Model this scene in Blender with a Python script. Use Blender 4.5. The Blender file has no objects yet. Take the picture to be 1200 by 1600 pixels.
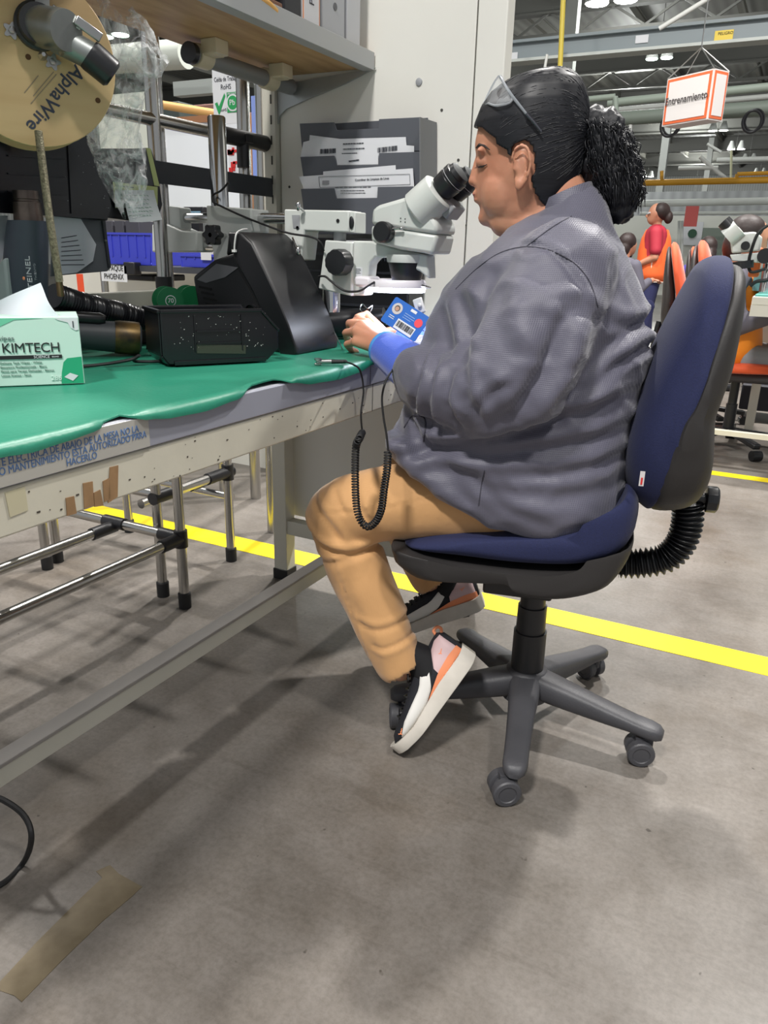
import bpy, math, random
from mathutils import Vector, Matrix, noise
random.seed(7)
S = bpy.context.scene
COL = S.collection
# ---------------------------------------------------------------- camera
CAM_H = 1.0
FPX = 1200.0
CR = Vector((0.8853, 0.4644, 0.0233))      # camera right
CU = Vector((-0.1688, 0.2743, 0.9467))     # camera up
CF = Vector((-0.4332, 0.8421, -0.3212))    # camera forward
CF.normalize(); CR = (CR - CF*CR.dot(CF)).normalized(); CU = CR.cross(CF).normalized()
cd = bpy.data.cameras.new('camera'); cam = bpy.data.objects.new('camera', cd); COL.objects.link(cam)
cd.sensor_fit = 'HORIZONTAL'; cd.sensor_width = 36.0; cd.lens = 36.0*FPX/1200.0
cd.clip_start = 0.05; cd.clip_end = 300
cam.matrix_world = Matrix(((CR.x, CU.x, -CF.x, 0), (CR.y, CU.y, -CF.y, 0), (CR.z, CU.z, -CF.z, CAM_H), (0, 0, 0, 1)))
S.camera = cam
# ---------------------------------------------------------------- world, exposure
w = bpy.data.worlds.new('world'); S.world = w; w.use_nodes = True
bg = w.node_tree.nodes['Background']; bg.inputs[0].default_value = (0.90, 0.95, 1.0, 1); bg.inputs[1].default_value = 0.46
S.view_settings.view_transform = 'Standard'; S.view_settings.look = 'None'
S.view_settings.exposure = 0.0; S.view_settings.gamma = 1.0; S.view_settings.use_curve_mapping = False
# ---------------------------------------------------------------- high-bay light from lamps out of view (no fixtures modelled), plus fill
def area_light(loc, size, power, target=None, col=(1, 0.97, 0.93)):
    ld = bpy.data.lights.new('bay_and_fill_light', 'AREA'); ld.shape = 'RECTANGLE'; ld.size = size; ld.size_y = size*0.6
    ld.energy = power; ld.color = col
    o = bpy.data.objects.new('bay_and_fill_light', ld); COL.objects.link(o); o.location = loc
    d = (Vector(target) - Vector(loc)) if target else Vector((0, 0, -1))
    o.rotation_euler = d.to_track_quat('-Z', 'Y').to_euler()
    return o
LAMPS = [((-2.3, 5.7, 7.3), 0.35, 620), ((1.6, 6.0, 7.3), 0.35, 760), ((-0.6, -3.6, 7.3), 0.9, 760), ((3.0, -1.0, 7.3), 0.9, 240), ((-6.5, 2.0, 7.3), 0.7, 380)]  # entries behind the camera are added front fill, no fixture there
for L in LAMPS: area_light(L[0], L[1], L[2])
def hall_fill(loc, power):      # added point fill without a fixture, brightens the far hall and the roof
    ld = bpy.data.lights.new('hall_fill_point', 'POINT'); ld.energy = power; ld.shadow_soft_size = 0.4; ld.color = (0.97, 1, 0.97)
    o = bpy.data.objects.new('hall_fill_point', ld); COL.objects.link(o); o.location = loc
for x, y, p in ((-7.5, 10, 500), (-2.0, 13.5, 600), (-12, 17, 900), (-4.5, 22, 1200), (-7, 33, 2200), (-16, 30, 2200), (-7, 47, 3200), (-18, 52, 3800), (-8, 64, 3200), (3, 30, 1600)): hall_fill((x, y, 6.6), p*0.32)

# ---------------------------------------------------------------- helpers
def at(px, py, x=None, y=None, z=None):
    """world point seen at a pixel of the 1200x1600 photo, on the plane x=, y= or z="""
    d = (CF*FPX + CR*(px-600.0) - CU*(py-800.0))
    if x is not None: t = x/d.x
    elif y is not None: t = y/d.y
    else: t = (z-CAM_H)/d.z
    return Vector((0, 0, CAM_H)) + d*t
def s2l(c): return tuple((v/12.92 if v <= 0.04045 else ((v+0.055)/1.055)**2.4) for v in c)
def rgb(*c): return s2l([v/255.0 for v in c]) + (1.0,)
def mat(name, c, rough=0.5, metal=0.0, var=0.0, vscale=8.0, bump=0.0, bscale=60.0, emit=0.0, alpha=1.0, trans=0.0, spec=0.5, sheen=0.0, coat=0.0, c2=None, aniso=None, ecol=None):
    m = bpy.data.materials.new(name); m.use_nodes = True
    nt = m.node_tree; b = nt.nodes['Principled BSDF']; L = nt.links
    col = rgb(*c); b.inputs['Base Color'].default_value = col
    b.inputs['Roughness'].default_value = rough; b.inputs['Metallic'].default_value = metal
    b.inputs['Specular IOR Level'].default_value = spec
    if sheen: b.inputs['Sheen Weight'].default_value = sheen; b.inputs['Sheen Roughness'].default_value = 0.4
    if coat: b.inputs['Coat Weight'].default_value = coat; b.inputs['Coat Roughness'].default_value = 0.15
    if alpha < 1: b.inputs['Alpha'].default_value = alpha
    if trans: b.inputs['Transmission Weight'].default_value = trans
    if emit:
        b.inputs['Emission Color'].default_value = rgb(*(ecol or c)); b.inputs['Emission Strength'].default_value = emit
    tc = nt.nodes.new('ShaderNodeTexCoord')
    if var or c2:
        n = nt.nodes.new('ShaderNodeTexNoise'); n.inputs['Scale'].default_value = vscale; n.inputs['Detail'].default_value = 5
        if aniso:
            mp = nt.nodes.new('ShaderNodeMapping'); mp.inputs['Scale'].default_value = aniso
            L.new(tc.outputs['Object'], mp.inputs[0]); L.new(mp.outputs[0], n.inputs['Vector'])
        else: L.new(tc.outputs['Object'], n.inputs['Vector'])
        r = nt.nodes.new('ShaderNodeValToRGB'); r.color_ramp.elements[0].position = 0.3; r.color_ramp.elements[1].position = 0.7
        if c2: r.color_ramp.elements[0].color = rgb(*c2); r.color_ramp.elements[1].color = col
        else:
            r.color_ramp.elements[0].color = tuple(v*(1-var) for v in col[:3])+(1,); r.color_ramp.elements[1].color = tuple(min(1, v*(1+var)) for v in col[:3])+(1,)
        L.new(n.outputs['Fac'], r.inputs[0]); L.new(r.outputs[0], b.inputs['Base Color'])
    if bump:
        n2 = nt.nodes.new('ShaderNodeTexNoise'); n2.inputs['Scale'].default_value = bscale; n2.inputs['Detail'].default_value = 3
        L.new(tc.outputs['Object'], n2.inputs['Vector'])
        bp = nt.nodes.new('ShaderNodeBump'); bp.inputs['Strength'].default_value = bump; bp.inputs['Distance'].default_value = 0.002
        L.new(n2.outputs['Fac'], bp.inputs['Height']); L.new(bp.outputs[0], b.inputs['Normal'])
    return m
def basis(a):
    a = Vector(a).normalized(); t = Vector((0, 0, 1)) if abs(a.z) < 0.9 else Vector((1, 0, 0))
    u = t.cross(a).normalized(); return u, a.cross(u).normalized(), a
def rotz(a): return Matrix.Rotation(a, 3, 'Z')
def axes(u, v, w): return Matrix((u, v, w)).transposed()   # 3x3 with columns u v w
class MB:
    def __init__(s): s.v = []; s.f = []; s.m = []; s.cur = 0
    def add(s, vs, fs):
        o = len(s.v); s.v += [Vector(p) for p in vs]; s.f += [tuple(i+o for i in q) for q in fs]; s.m += [s.cur]*len(fs); return s
    def mi(s, i): s.cur = i; return s
    def box(s, c, d, rot=None):
        c = Vector(c); vs = []
        for x in (-.5, .5):
            for y in (-.5, .5):
                for z in (-.5, .5):
                    p = Vector((x*d[0], y*d[1], z*d[2])); vs.append(c + (rot @ p if rot else p))
        return s.add(vs, [(0, 1, 3, 2), (4, 6, 7, 5), (0, 4, 5, 1), (2, 3, 7, 6), (0, 2, 6, 4), (1, 5, 7, 3)])
    def span(s, a, b): # box between two corners
        a = Vector(a); b = Vector(b); return s.box((a+b)/2, [abs(b[i]-a[i]) for i in range(3)])
    def bar(s, p, q, w_, h_, up=(0, 0, 1)):
        p = Vector(p); q = Vector(q); a = (q-p); l = a.length; a.normalize(); u = Vector(up).cross(a).normalized(); v = a.cross(u)
        return s.box((p+q)/2, (l, w_, h_), axes(a, u, v))
    def loft(s, rings, caps=True, closed=False):
        n = len(rings[0]); vs = [p for r in rings for p in r]; fs = []
        m = len(rings)
        for i in range(m if closed else m-1):
            j = (i+1) % m
            for k in range(n):
                l = (k+1) % n; fs.append((i*n+k, i*n+l, j*n+l, j*n+k))
        if caps and not closed: fs += [tuple(reversed(range(n))), tuple((m-1)*n+k for k in range(n))]
        return s.add(vs, fs)
    def tube(s, path, r, n=10, caps=True, closed=False, flat=None):
        P = [Vector(p) for p in path]; m = len(P); R_ = r if isinstance(r, (list, tuple)) else [r]*m
        rings = []; pu = None
        for i in range(m):
            if closed: t = P[(i+1) % m]-P[i-1]
            else: t = P[min(i+1, m-1)]-P[max(i-1, 0)]
            if t.length < 1e-9: t = Vector((0, 0, 1))
            t.normalize()
            if pu is None: u = basis(t)[0]
            else:
                u = pu - t*pu.dot(t)
                u = basis(t)[0] if u.length < 1e-6 else u.normalized()
            pu = u; v = t.cross(u)
            rings.append([P[i] + u*math.cos(2*math.pi*k/n)*R_[i]*(flat or 1) + v*math.sin(2*math.pi*k/n)*R_[i] for k in range(n)])
        return s.loft(rings, caps, closed)
    def cyl(s, p, q, r, r2=None, n=20): return s.tube([p, q], [r, r if r2 is None else r2], n)
    def lathe(s, p, axis, prof, n=24, caps=True):
        u, v, a = basis(axis); p = Vector(p)
        return s.loft([[p + a*t + (u*math.cos(2*math.pi*k/n) + v*math.sin(2*math.pi*k/n))*max(r, 1e-5) for k in range(n)] for t, r in prof], caps)
    def ell(s, c, r, rot=None, n=20, m=12):
        c = Vector(c); r = (r, r, r) if isinstance(r, (int, float)) else r
        rings = []
        for i in range(m+1):
            th = math.pi*(i+0.02*(1 if i == 0 else -1 if i == m else 0))/m; ring = []
            for k in range(n):
                p = Vector((math.sin(th)*math.cos(2*math.pi*k/n)*r[0], math.sin(th)*math.sin(2*math.pi*k/n)*r[1], -math.cos(th)*r[2]))
                ring.append(c + (rot @ p if rot else p))
            rings.append(ring)
        return s.loft(rings)
    def cap(s, p, q, r1, r2, n=16): # tapered capsule
        p = Vector(p); q = Vector(q); a = (q-p).normalized(); u, v, a = basis(a); rings = []
        for i in range(6):
            th = math.pi/2*(1-i/5.0); rings.append((p - a*math.sin(th)*r1, max(math.cos(th)*r1, 1e-4)))
        for i in range(6):
            th = math.pi/2*(i/5.0); rings.append((q + a*math.sin(th)*r2, max(math.cos(th)*r2, 1e-4)))
        return s.loft([[c + (u*math.cos(2*math.pi*k/n) + v*math.sin(2*math.pi*k/n))*r for k in range(n)] for c, r in rings])
    def prism(s, poly, d): # planar polygon (3-D points) extruded by d
        d = Vector(d); a = [Vector(p) for p in poly]; n = len(a); vs = a + [p+d for p in a]
        return s.add(vs, [tuple(reversed(range(n))), tuple(range(n, 2*n))] + [(i, (i+1) % n, n+(i+1) % n, n+i) for i in range(n)])
    def sheet(s, grid, th=None): # grid of points -> surface; th gives a thickness vector
        nr = len(grid); nc = len(grid[0]); vs = [p for r in grid for p in r]
        fs = [(i*nc+j, i*nc+j+1, (i+1)*nc+j+1, (i+1)*nc+j) for i in range(nr-1) for j in range(nc-1)]
        if th is None: return s.add(vs, fs)
        th = Vector(th); N = nr*nc; fs2 = [tuple(N+i for i in reversed(q)) for q in fs]
        e = [(0*nc+j, (0*nc+j+1)) for j in range(nc-1)] + [((i)*nc+nc-1, (i+1)*nc+nc-1) for i in range(nr-1)] + [((nr-1)*nc+j+1, (nr-1)*nc+j) for j in range(nc-1)] + [((i+1)*nc, i*nc) for i in range(nr-1)]
        return s.add(vs + [Vector(p)+th for p in vs], fs + fs2 + [(b, a, N+a, N+b) for a, b in e])
    def mesh(s, name='m', off=Vector((0, 0, 0))):
        me = bpy.data.meshes.new(name); me.from_pydata([tuple(p-off) for p in s.v], [], s.f); me.validate(); me.update(); return me
    def build(s, name, mats, parent=None, smooth=40, bevel=0, seg=2, at_=None, sub=0, sol=0):
        mats = mats if isinstance(mats, (list, tuple)) else [mats]
        if parent is not None: off = OFF.get(parent.name, Vector((0, 0, 0)))
        elif at_ is not None: off = Vector(at_)
        else:
            xs = [p.x for p in s.v]; ys = [p.y for p in s.v]; zs = [p.z for p in s.v]
            off = Vector(((min(xs)+max(xs))/2, (min(ys)+max(ys))/2, min(zs)))
        me = s.mesh(name, off)
        for m in mats: me.materials.append(m)
        if len(mats) > 1: me.polygons.foreach_set('material_index', s.m[:len(me.polygons)])
        o = bpy.data.objects.new(name, me); COL.objects.link(o)
        fixn(me)
        if smooth:
            me.polygons.foreach_set('use_smooth', [True]*len(me.polygons)); me.set_sharp_from_angle(angle=math.radians(smooth))
        if parent is not None: o.parent = parent
        else: o.location = off
        OFF[o.name] = off
        if bevel:
            b = o.modifiers.new('bevel', 'BEVEL'); b.width = bevel; b.segments = seg; b.limit_method = 'ANGLE'; b.angle_limit = math.radians(35)
        if sol: d = o.modifiers.new('solid', 'SOLIDIFY'); d.thickness = sol; d.offset = 0
        if sub: d = o.modifiers.new('sub', 'SUBSURF'); d.levels = sub; d.render_levels = sub
        return o
import bmesh
def fixn(me):
    bm = bmesh.new(); bm.from_mesh(me); bmesh.ops.recalc_face_normals(bm, faces=bm.faces); bm.to_mesh(me); bm.free()
OFF = {}
def tag(o, label, cat=None, group=None, kind=None):
    if label: o['label'] = label
    if cat: o['category'] = cat
    if group: o['group'] = group
    if kind: o['kind'] = kind
    return o
def empty(name, loc, label=None, cat=None, group=None):
    o = bpy.data.objects.new(name, None); COL.objects.link(o); o.location = loc; o.empty_display_size = 0.05
    OFF[o.name] = Vector(loc); return tag(o, label, cat, group)
def structure(o): o['kind'] = 'structure'; return o
def copy_tree(o, parent=None):
    c = o.copy(); COL.objects.link(c)
    if parent is not None: c.parent = parent
    for ch in [k for k in bpy.data.objects if k.parent == o and k.name != c.name]: copy_tree(ch, c)
    return c
def text(s_, size, org, right, up, m, parent=None, name='lettering', align='CENTER', ext=0.0003, spacing=1.0, sx=1.0, shear=0.0, bold=0.0):
    cu = bpy.data.curves.new('t', 'FONT'); cu.body = s_; cu.size = size; cu.align_x = align; cu.align_y = 'CENTER'; cu.extrude = ext; cu.space_character = spacing; cu.resolution_u = 3; cu.shear = shear; cu.offset = bold
    to = bpy.data.objects.new('t', cu); COL.objects.link(to)
    dg = bpy.context.evaluated_depsgraph_get(); dg.update()
    me = bpy.data.meshes.new_from_object(to.evaluated_get(dg)); bpy.data.objects.remove(to); bpy.data.curves.remove(cu)
    r = Vector(right).normalized(); u = Vector(up); u = (u - r*u.dot(r)).normalized(); n = r.cross(u)
    M = Matrix.Translation(Vector(org)) @ axes(r*sx, u, n).to_4x4()
    me.transform(M)
    off = OFF.get(parent.name, Vector((0, 0, 0))) if parent is not None else Vector((0, 0, 0))
    me.transform(Matrix.Translation(-off)); me.materials.clear(); me.materials.append(m)
    o = bpy.data.objects.new(name, me); COL.objects.link(o)
    if parent is not None: o.parent = parent
    return o
def barcode(org, right, up, w_, h_, m, parent, name='barcode', n=26, mb=None):
    r = Vector(right).normalized(); u = Vector(up); u = (u-r*u.dot(r)).normalized(); nn = r.cross(u); b = mb or MB(); rnd = random.Random(3)
    x = -w_/2; step = w_/n/1.5
    while x < w_/2:
        bw = step*rnd.choice((0.5, 0.8, 1.3)); b.box(Vector(org)+r*(x+bw/2), (bw, h_, 0.0006), axes(r, u, nn)); x += bw+step*rnd.choice((0.5, 0.7, 1.1))
    return b.build(name, m, parent, smooth=0) if mb is None else None
def textlines(org, right, up, w_, n, lh, th, m, parent, name='small_print'):
    r = Vector(right).normalized(); u = Vector(up); u = (u-r*u.dot(r)).normalized(); nn = r.cross(u); b = MB(); rnd = random.Random(5)
    for i in range(n):
        x = 0; L = w_*rnd.uniform(.75, 1)
        while x < L:
            ww = rnd.uniform(.03, .12)*w_; b.box(Vector(org)+r*(x+ww/2)-u*(i*lh), (ww, th, 0.0005), axes(r, u, nn)); x += ww+w_*0.02
    return b.build(name, m, parent, smooth=0)
def remeshed(mb, name, mats, parent=None, vox=0.006, smooth_it=8, fn=None, at_=None, fac=0.5):
    """one continuous surface out of overlapping closed forms"""
    me = mb.mesh('tmp'); fixn(me); o = bpy.data.objects.new('tmp', me); COL.objects.link(o)
    r = o.modifiers.new('r', 'REMESH'); r.mode = 'VOXEL'; r.voxel_size = vox; r.adaptivity = 0
    if smooth_it: s = o.modifiers.new('s', 'SMOOTH'); s.factor = fac; s.iterations = smooth_it
    dg = bpy.context.evaluated_depsgraph_get(); dg.update()
    m2 = bpy.data.meshes.new_from_object(o.evaluated_get(dg)); bpy.data.objects.remove(o)
    if fn:
        m2.update()
        cs = [(v.co.copy(), v.normal.copy()) for v in m2.vertices]
        for v, (c, n) in zip(m2.vertices, cs): v.co = fn(c, n)
    if parent is not None: off = OFF.get(parent.name, Vector((0, 0, 0)))
    else: off = Vector(at_) if at_ is not None else Vector((0, 0, 0))
    m2.transform(Matrix.Translation(-off)); m2.materials.clear()
    for m in (mats if isinstance(mats, (list, tuple)) else [mats]): m2.materials.append(m)
    m2.polygons.foreach_set('use_smooth', [True]*len(m2.polygons)); m2.polygons.foreach_set('material_index', [0]*len(m2.polygons))
    o = bpy.data.objects.new(name, m2); COL.objects.link(o); m2.name = name
    if parent is not None: o.parent = parent
    else: o.location = off
    OFF[o.name] = off
    return o
def spline(pts, n=8, closed=False):
    P = [Vector(p) for p in pts]; out = []; m = len(P)
    for i in range(m if closed else m-1):
        a = P[(i-1) % m] if (closed or i > 0) else P[0]; b = P[i]; c = P[(i+1) % m]; d = P[(i+2) % m] if (closed or i+2 < m) else P[m-1]
        for k in range(n):
            t = k/n; out.append(0.5*((2*b) + (c-a)*t + (2*a-5*b+4*c-d)*t*t + (3*b-a-3*c+d)*t**3))
    if not closed: out.append(P[-1])
    return out
def spl2(pts, n=6, closed=True): return [(p.x, p.y) for p in spline([(a, b, 0) for a, b in pts], n, closed)]

# ---------------------------------------------------------------- materials
M = {}
M['chrome'] = mat('chrome', (205, 205, 205), 0.16, 1.0)
M['steel'] = mat('brushed_steel', (170, 170, 168), 0.32, 1.0, var=0.1, vscale=4)
M['pipe'] = mat('stainless_pipe', (188, 186, 182), 0.24, 1.0, var=0.08, vscale=3)
M['black_plastic'] = mat('black_plastic', (26, 27, 30), 0.35, bump=0.08, bscale=200)
M['black_gloss'] = mat('glossy_black_plastic', (18, 19, 23), 0.22, spec=0.6)
M['black_joint'] = mat('black_joint', (30, 30, 33), 0.4)
M['rubber'] = mat('rubber', (24, 24, 26), 0.6)
M['white_enamel'] = mat('white_enamel', (200, 204, 200), 0.35, var=0.03)
M['cream'] = mat('cream_paint', (200, 198, 186), 0.45, var=0.05, vscale=5, bump=0.1, bscale=40)
M['greypaint'] = mat('grey_paint', (150, 152, 156), 0.5)
M['paper'] = mat('paper', (214, 216, 220), 0.7)
M['ink'] = mat('ink', (40, 44, 55), 0.7)
M['blackink'] = mat('black_ink', (25, 25, 28), 0.7)
M['red'] = mat('red_print', (200, 40, 40), 0.6)
# ================================================================ THE SETTING
def concrete():
    m = bpy.data.materials.new('concrete_floor'); m.use_nodes = True; nt = m.node_tree; N = nt.nodes; L = nt.links; b = N['Principled BSDF']
    g = N.new('ShaderNodeNewGeometry')
    def noi(sc, det, rough=0.6, stretch=None):
        n = N.new('ShaderNodeTexNoise'); n.inputs['Scale'].default_value = sc; n.inputs['Detail'].default_value = det; n.inputs['Roughness'].default_value = rough
        if stretch:
            mp = N.new('ShaderNodeMapping'); mp.inputs['Scale'].default_value = stretch; L.new(g.outputs['Position'], mp.inputs[0]); L.new(mp.outputs[0], n.inputs['Vector'])
        else: L.new(g.outputs['Position'], n.inputs['Vector'])
        return n
    def ramp(src, a, b_, ca, cb):
        r = N.new('ShaderNodeValToRGB'); r.color_ramp.elements[0].position = a; r.color_ramp.elements[1].position = b_; r.color_ramp.elements[0].color = ca; r.color_ramp.elements[1].color = cb; L.new(src.outputs['Fac'], r.inputs[0]); return r
    def mul(x, y, f=1.0, mode='MULTIPLY'):
        q = N.new('ShaderNodeMixRGB'); q.blend_type = mode; q.inputs[0].default_value = f; L.new(x, q.inputs[1]); L.new(y, q.inputs[2]); return q.outputs[0]
    base = ramp(noi(1.7, 8), 0.3, 0.72, rgb(106, 101, 96), rgb(140, 134, 128))
    mid = ramp(noi(7, 8, 0.7), 0.32, 0.60, (0.74, 0.72, 0.69, 1), (1, 1, 1, 1))
    fine = ramp(noi(95, 4, 0.7), 0.35, 0.6, (0.84, 0.84, 0.83, 1), (1.03, 1.03, 1.03, 1))
    spots = ramp(noi(44, 2, 0.5), 0.22, 0.27, (0.45, 0.43, 0.41, 1), (1, 1, 1, 1))
    scr = ramp(noi(3, 6, 0.7, (1.0, 9, 1)), 0.32, 0.45, (0.86, 0.85, 0.84, 1), (1, 1, 1, 1))
    brown = ramp(noi(2.2, 5, 0.55, (1, 1, 1)), 0.55, 0.75, (1, 1, 1, 1), (0.84, 0.78, 0.70, 1))
    c = mul(base.outputs[0], mid.outputs[0]); c = mul(c, fine.outputs[0]); c = mul(c, spots.outputs[0]); c = mul(c, scr.outputs[0]); c = mul(c, brown.outputs[0])
    L.new(c, b.inputs['Base Color'])
    rr = N.new('ShaderNodeMapRange'); rr.inputs[3].default_value = 0.27; rr.inputs[4].default_value = 0.5; b.inputs['Specular IOR Level'].default_value = 0.36; L.new(noi(5, 6).outputs['Fac'], rr.inputs[0]); L.new(rr.outputs[0], b.inputs['Roughness'])
    bp = N.new('ShaderNodeBump'); bp.inputs['Strength'].default_value = 0.25; bp.inputs['Distance'].default_value = 0.001; L.new(noi(60, 5).outputs['Fac'], bp.inputs['Height']); L.new(bp.outputs[0], b.inputs['Normal'])
    return m
structure(MB().span((-34, -6, -0.2), (14, 76, 0)).build('floor', concrete(), smooth=0))
# corrugated roof deck
def wave_mat(name, c, scale, axis='X', c2=None, rough=0.6):
    m = mat(name, c, rough); nt = m.node_tree; b = nt.nodes['Principled BSDF']
    g = nt.nodes.new('ShaderNodeNewGeometry'); wv = nt.nodes.new('ShaderNodeTexWave'); wv.bands_direction = axis; wv.inputs['Scale'].default_value = scale
    nt.links.new(g.outputs['Position'], wv.inputs['Vector']); r = nt.nodes.new('ShaderNodeValToRGB')
    r.color_ramp.elements[0].color = rgb(*(c2 or [int(v*.88) for v in c])); r.color_ramp.elements[1].color = rgb(*c)
    nt.links.new(wv.outputs['Fac'], r.inputs[0]); nt.links.new(r.outputs[0], b.inputs['Base Color']); return m
deckm = wave_mat('roof_deck', (150, 150, 146), 0.9, 'X')
structure(MB().span((-34, -2, 8.4), (14, 76, 8.6)).build('ceiling', deckm, smooth=0))
wallm = wave_mat('wall_cladding', (196, 198, 196), 1.6, 'X')
structure(MB().span((-34, 75.8, 0), (14, 76, 8.4)).build('wall_back', wallm, smooth=0))
structure(MB().span((-34.2, -2, 0), (-34, 76, 8.4)).build('wall_left', wave_mat('wall_cladding_left', (196, 198, 196), 1.6, 'Y'), smooth=0))
beamm = mat('roof_steel', (98, 98, 94), 0.6); beam2 = mat('roof_joist', (116, 115, 108), 0.6)
tn = [0]
def trim(mb, m):
    tn[0] += 1; return structure(mb.build('trim_%d' % tn[0], m, smooth=0))
def ibeam(p, q, w_, h_):
    b = MB(); up = Vector((0, 0, 1)); p = Vector(p); q = Vector(q)
    b.bar(p, q, w_*0.12, h_); b.bar(p+up*h_/2, q+up*h_/2, w_, h_*0.08); b.bar(p-up*h_/2, q-up*h_/2, w_, h_*0.08); return b
for y in range(8, 76, 8): trim(ibeam((-34, y+0.5, 7.9), (14, y+0.5, 7.9), 0.3, 0.75), beamm)
for x in range(-30, 8, 3): trim(ibeam((x, 4, 8.15), (x, 75.7, 8.15), 0.14, 0.3), beam2)
for x, y in ((-6.3, 22), (-6.3, 38), (-6.3, 54), (-16, 22), (-16, 38)):
    trim(MB().span((x-.15, y-.15, 0), (x+.15, y+.15, 7.9)), mat('column_paint', (160, 162, 158), 0.5))
# open web truss members, diagonals between two chords
for y in (16.5, 24.5, 32.5, 40.5):
    b = MB(); x = -14.0
    while x < 4: b.bar((x, y, 7.0), (x+0.9, y, 7.55), .06, .06); b.bar((x+0.9, y, 7.55), (x+1.8, y, 7.0), .06, .06); x += 1.8
    b.bar((-14, y, 6.97), (4.5, y, 6.97), .1, .09); trim(b, beamm)
# yellow floor lines
yl = mat('yellow_floor_tape', (246, 222, 20), 0.45, var=0.04, vscale=12)
tag(MB().span((-3.4, 1.985, 0), (3.5, 2.09, 0.0012)).build('floor_tape', yl, smooth=0), 'wide yellow floor line running behind the bench leg and the blue chair', 'floor marking')
tag(MB().span((-3.0, 3.97, 0), (3.5, 4.05, 0.0012)).build('floor_tape', yl, smooth=0), 'thin far yellow floor line below the foot rail of the background bench', 'floor marking')
res = mat('tape_residue', (96, 84, 62), 0.55, c2=(118, 106, 84), vscale=22)
def flat_strip(pts, m, name, label, cat, z=0.0010):
    poly = [at(x, y, z=0) for x, y in pts]; o = MB().prism([Vector((p.x, p.y, 0)) for p in poly], (0, 0, z)).build(name, m, smooth=0); return tag(o, label, cat)
flat_strip([(-10, 1545), (60, 1470), (128, 1402), (160, 1372), (150, 1362), (172, 1352), (186, 1366), (222, 1386), (205, 1402), (160, 1440), (96, 1502), (34, 1566), (22, 1556)], res, 'tape_residue', 'worn olive brown patch of old tape on the floor at lower left', 'floor marking')
# ---- end panel beside the bench (cream partition)
panelm = mat('cream_panel', (218, 217, 210), 0.42, var=0.03, vscale=3, bump=0.1, bscale=30)
b = MB(); PY = 1.92
b.span((-1.335, PY, 0.20), (-0.777, PY+0.035, 2.3)); 
pan = empty('partition_panel', (-1.02, PY, 0), 'tall cream metal partition panel closing off the far end of the workbench', 'partition')
b.build('panel_sheet', panelm, pan, bevel=0.002)
MB().span((-0.773, PY-0.004, 0), (-0.700, PY+0.045, 2.3)).build('post', panelm, pan, bevel=0.003)
MB().span((-0.776, PY-0.007, 0), (-0.697, PY+0.048, 0.03)).build('foot_cap', M['rubber'], pan, bevel=0.002)
b = MB()
sl = mat('slot_dark', (60, 60, 56), 0.7)
b.span((-1.375, PY-0.02, 0.785), (-1.338, PY+0.03, 2.3)); b.mi(1)
for i in range(28): b.box((-1.350, PY-0.0205, 0.83+i*0.05), (0.004, 0.002, 0.022))
b.build('slotted_upright', [M['cream'], sl], pan, smooth=0)
b = MB()
for (x, y) in ((655, 128), (690, 172), (694, 345), (452, 292), (716, 250), (729, 352), (738, 380)):
    p = at(x, y, y=PY-0.001); b.cyl(p, p+Vector((0, 0.002, 0)), 0.0035, n=10)
b.build('rivet', sl, pan)
p = at(655, 128, y=PY); MB().lathe(p, (0, -1, 0), [(0, .0085), (.003, .0085), (.0045, .004)]).build('screw_plug', M['greypaint'], pan)
# ================================================================ WORKBENCH
BX0, BX1, BZ = -1.345, -0.752, 0.785
bench = empty('workbench', (-1.05, 1.1, 0), 'long cream steel workbench with grey front edge and white legs', 'workbench')
beam_m = mat('cream_chipped_paint', (206, 202, 186), 0.42, var=0.04, vscale=14, bump=0.15, bscale=50)
gray_edge = mat('lilac_grey_laminate', (150, 152, 164), 0.4)
Y0, Y1 = 0.12, PY-0.004
MB().span((BX0, Y0, BZ-0.022), (BX1, Y1, BZ)).build('worktop', mat('worktop_laminate', (150, 152, 160), 0.5), bench, bevel=0.002)
MB().span((BX1-0.01, Y0, 0.741), (BX1+0.004, Y1, BZ-0.001)).build('front_edge_strip', gray_edge, bench, bevel=0.002)
MB().span((BX1-0.035, Y0, 0.683), (BX1+0.001, Y1, 0.7395)).build('front_beam', beam_m, bench, bevel=0.003)
MB().span((BX0, Y0, 0.68), (BX0+0.035, Y1, 0.762)).build('rear_beam', beam_m, bench, bevel=0.003)
MB().span((BX0-0.03, Y0, BZ-0.05), (BX0-0.002, Y1, 0.9)).build('rear_upstand', mat('upstand_cream', (186, 184, 172), 0.45, var=0.08, vscale=10), bench, bevel=0.003)
for (x, y) in ((-1.32, 1.88), (-1.32, 0.2), (BX1-0.03, 0.2)):
    lg = MB().span((x-.024, y-.024, 0.03), (x+.024, y+.024, 0.72)).build('leg', M['cream'], bench, bevel=0.002)
    MB().span((x-.027, y-.027, 0), (x+.027, y+.027, 0.035)).build('foot_cap', M['rubber'], lg, bevel=0.002)
MB().span((-1.30, 1.862, 0.155), (-0.775, 1.9, 0.2)).build('side_stretcher', M['cream'], bench, bevel=0.002)
MB().span((-1.30, 0.182, 0.155), (-0.775, 0.22, 0.2)).build('side_stretcher', M['cream'], bench, bevel=0.002)
rx = -1.055
railm = mat('rail_worn_grey', (150, 146, 142), 0.38, var=0.08, vscale=10)
b = MB(); b.span((rx-.035, 0.2, 0.165), (rx+.003, 1.9, 0.172)); b.mi(1); b.span((rx-.03, 0.2, 0.128), (rx, 1.9, 0.1645))
b.build('foot_rail', [railm, M['cream']], bench, bevel=0.0015)
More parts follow.
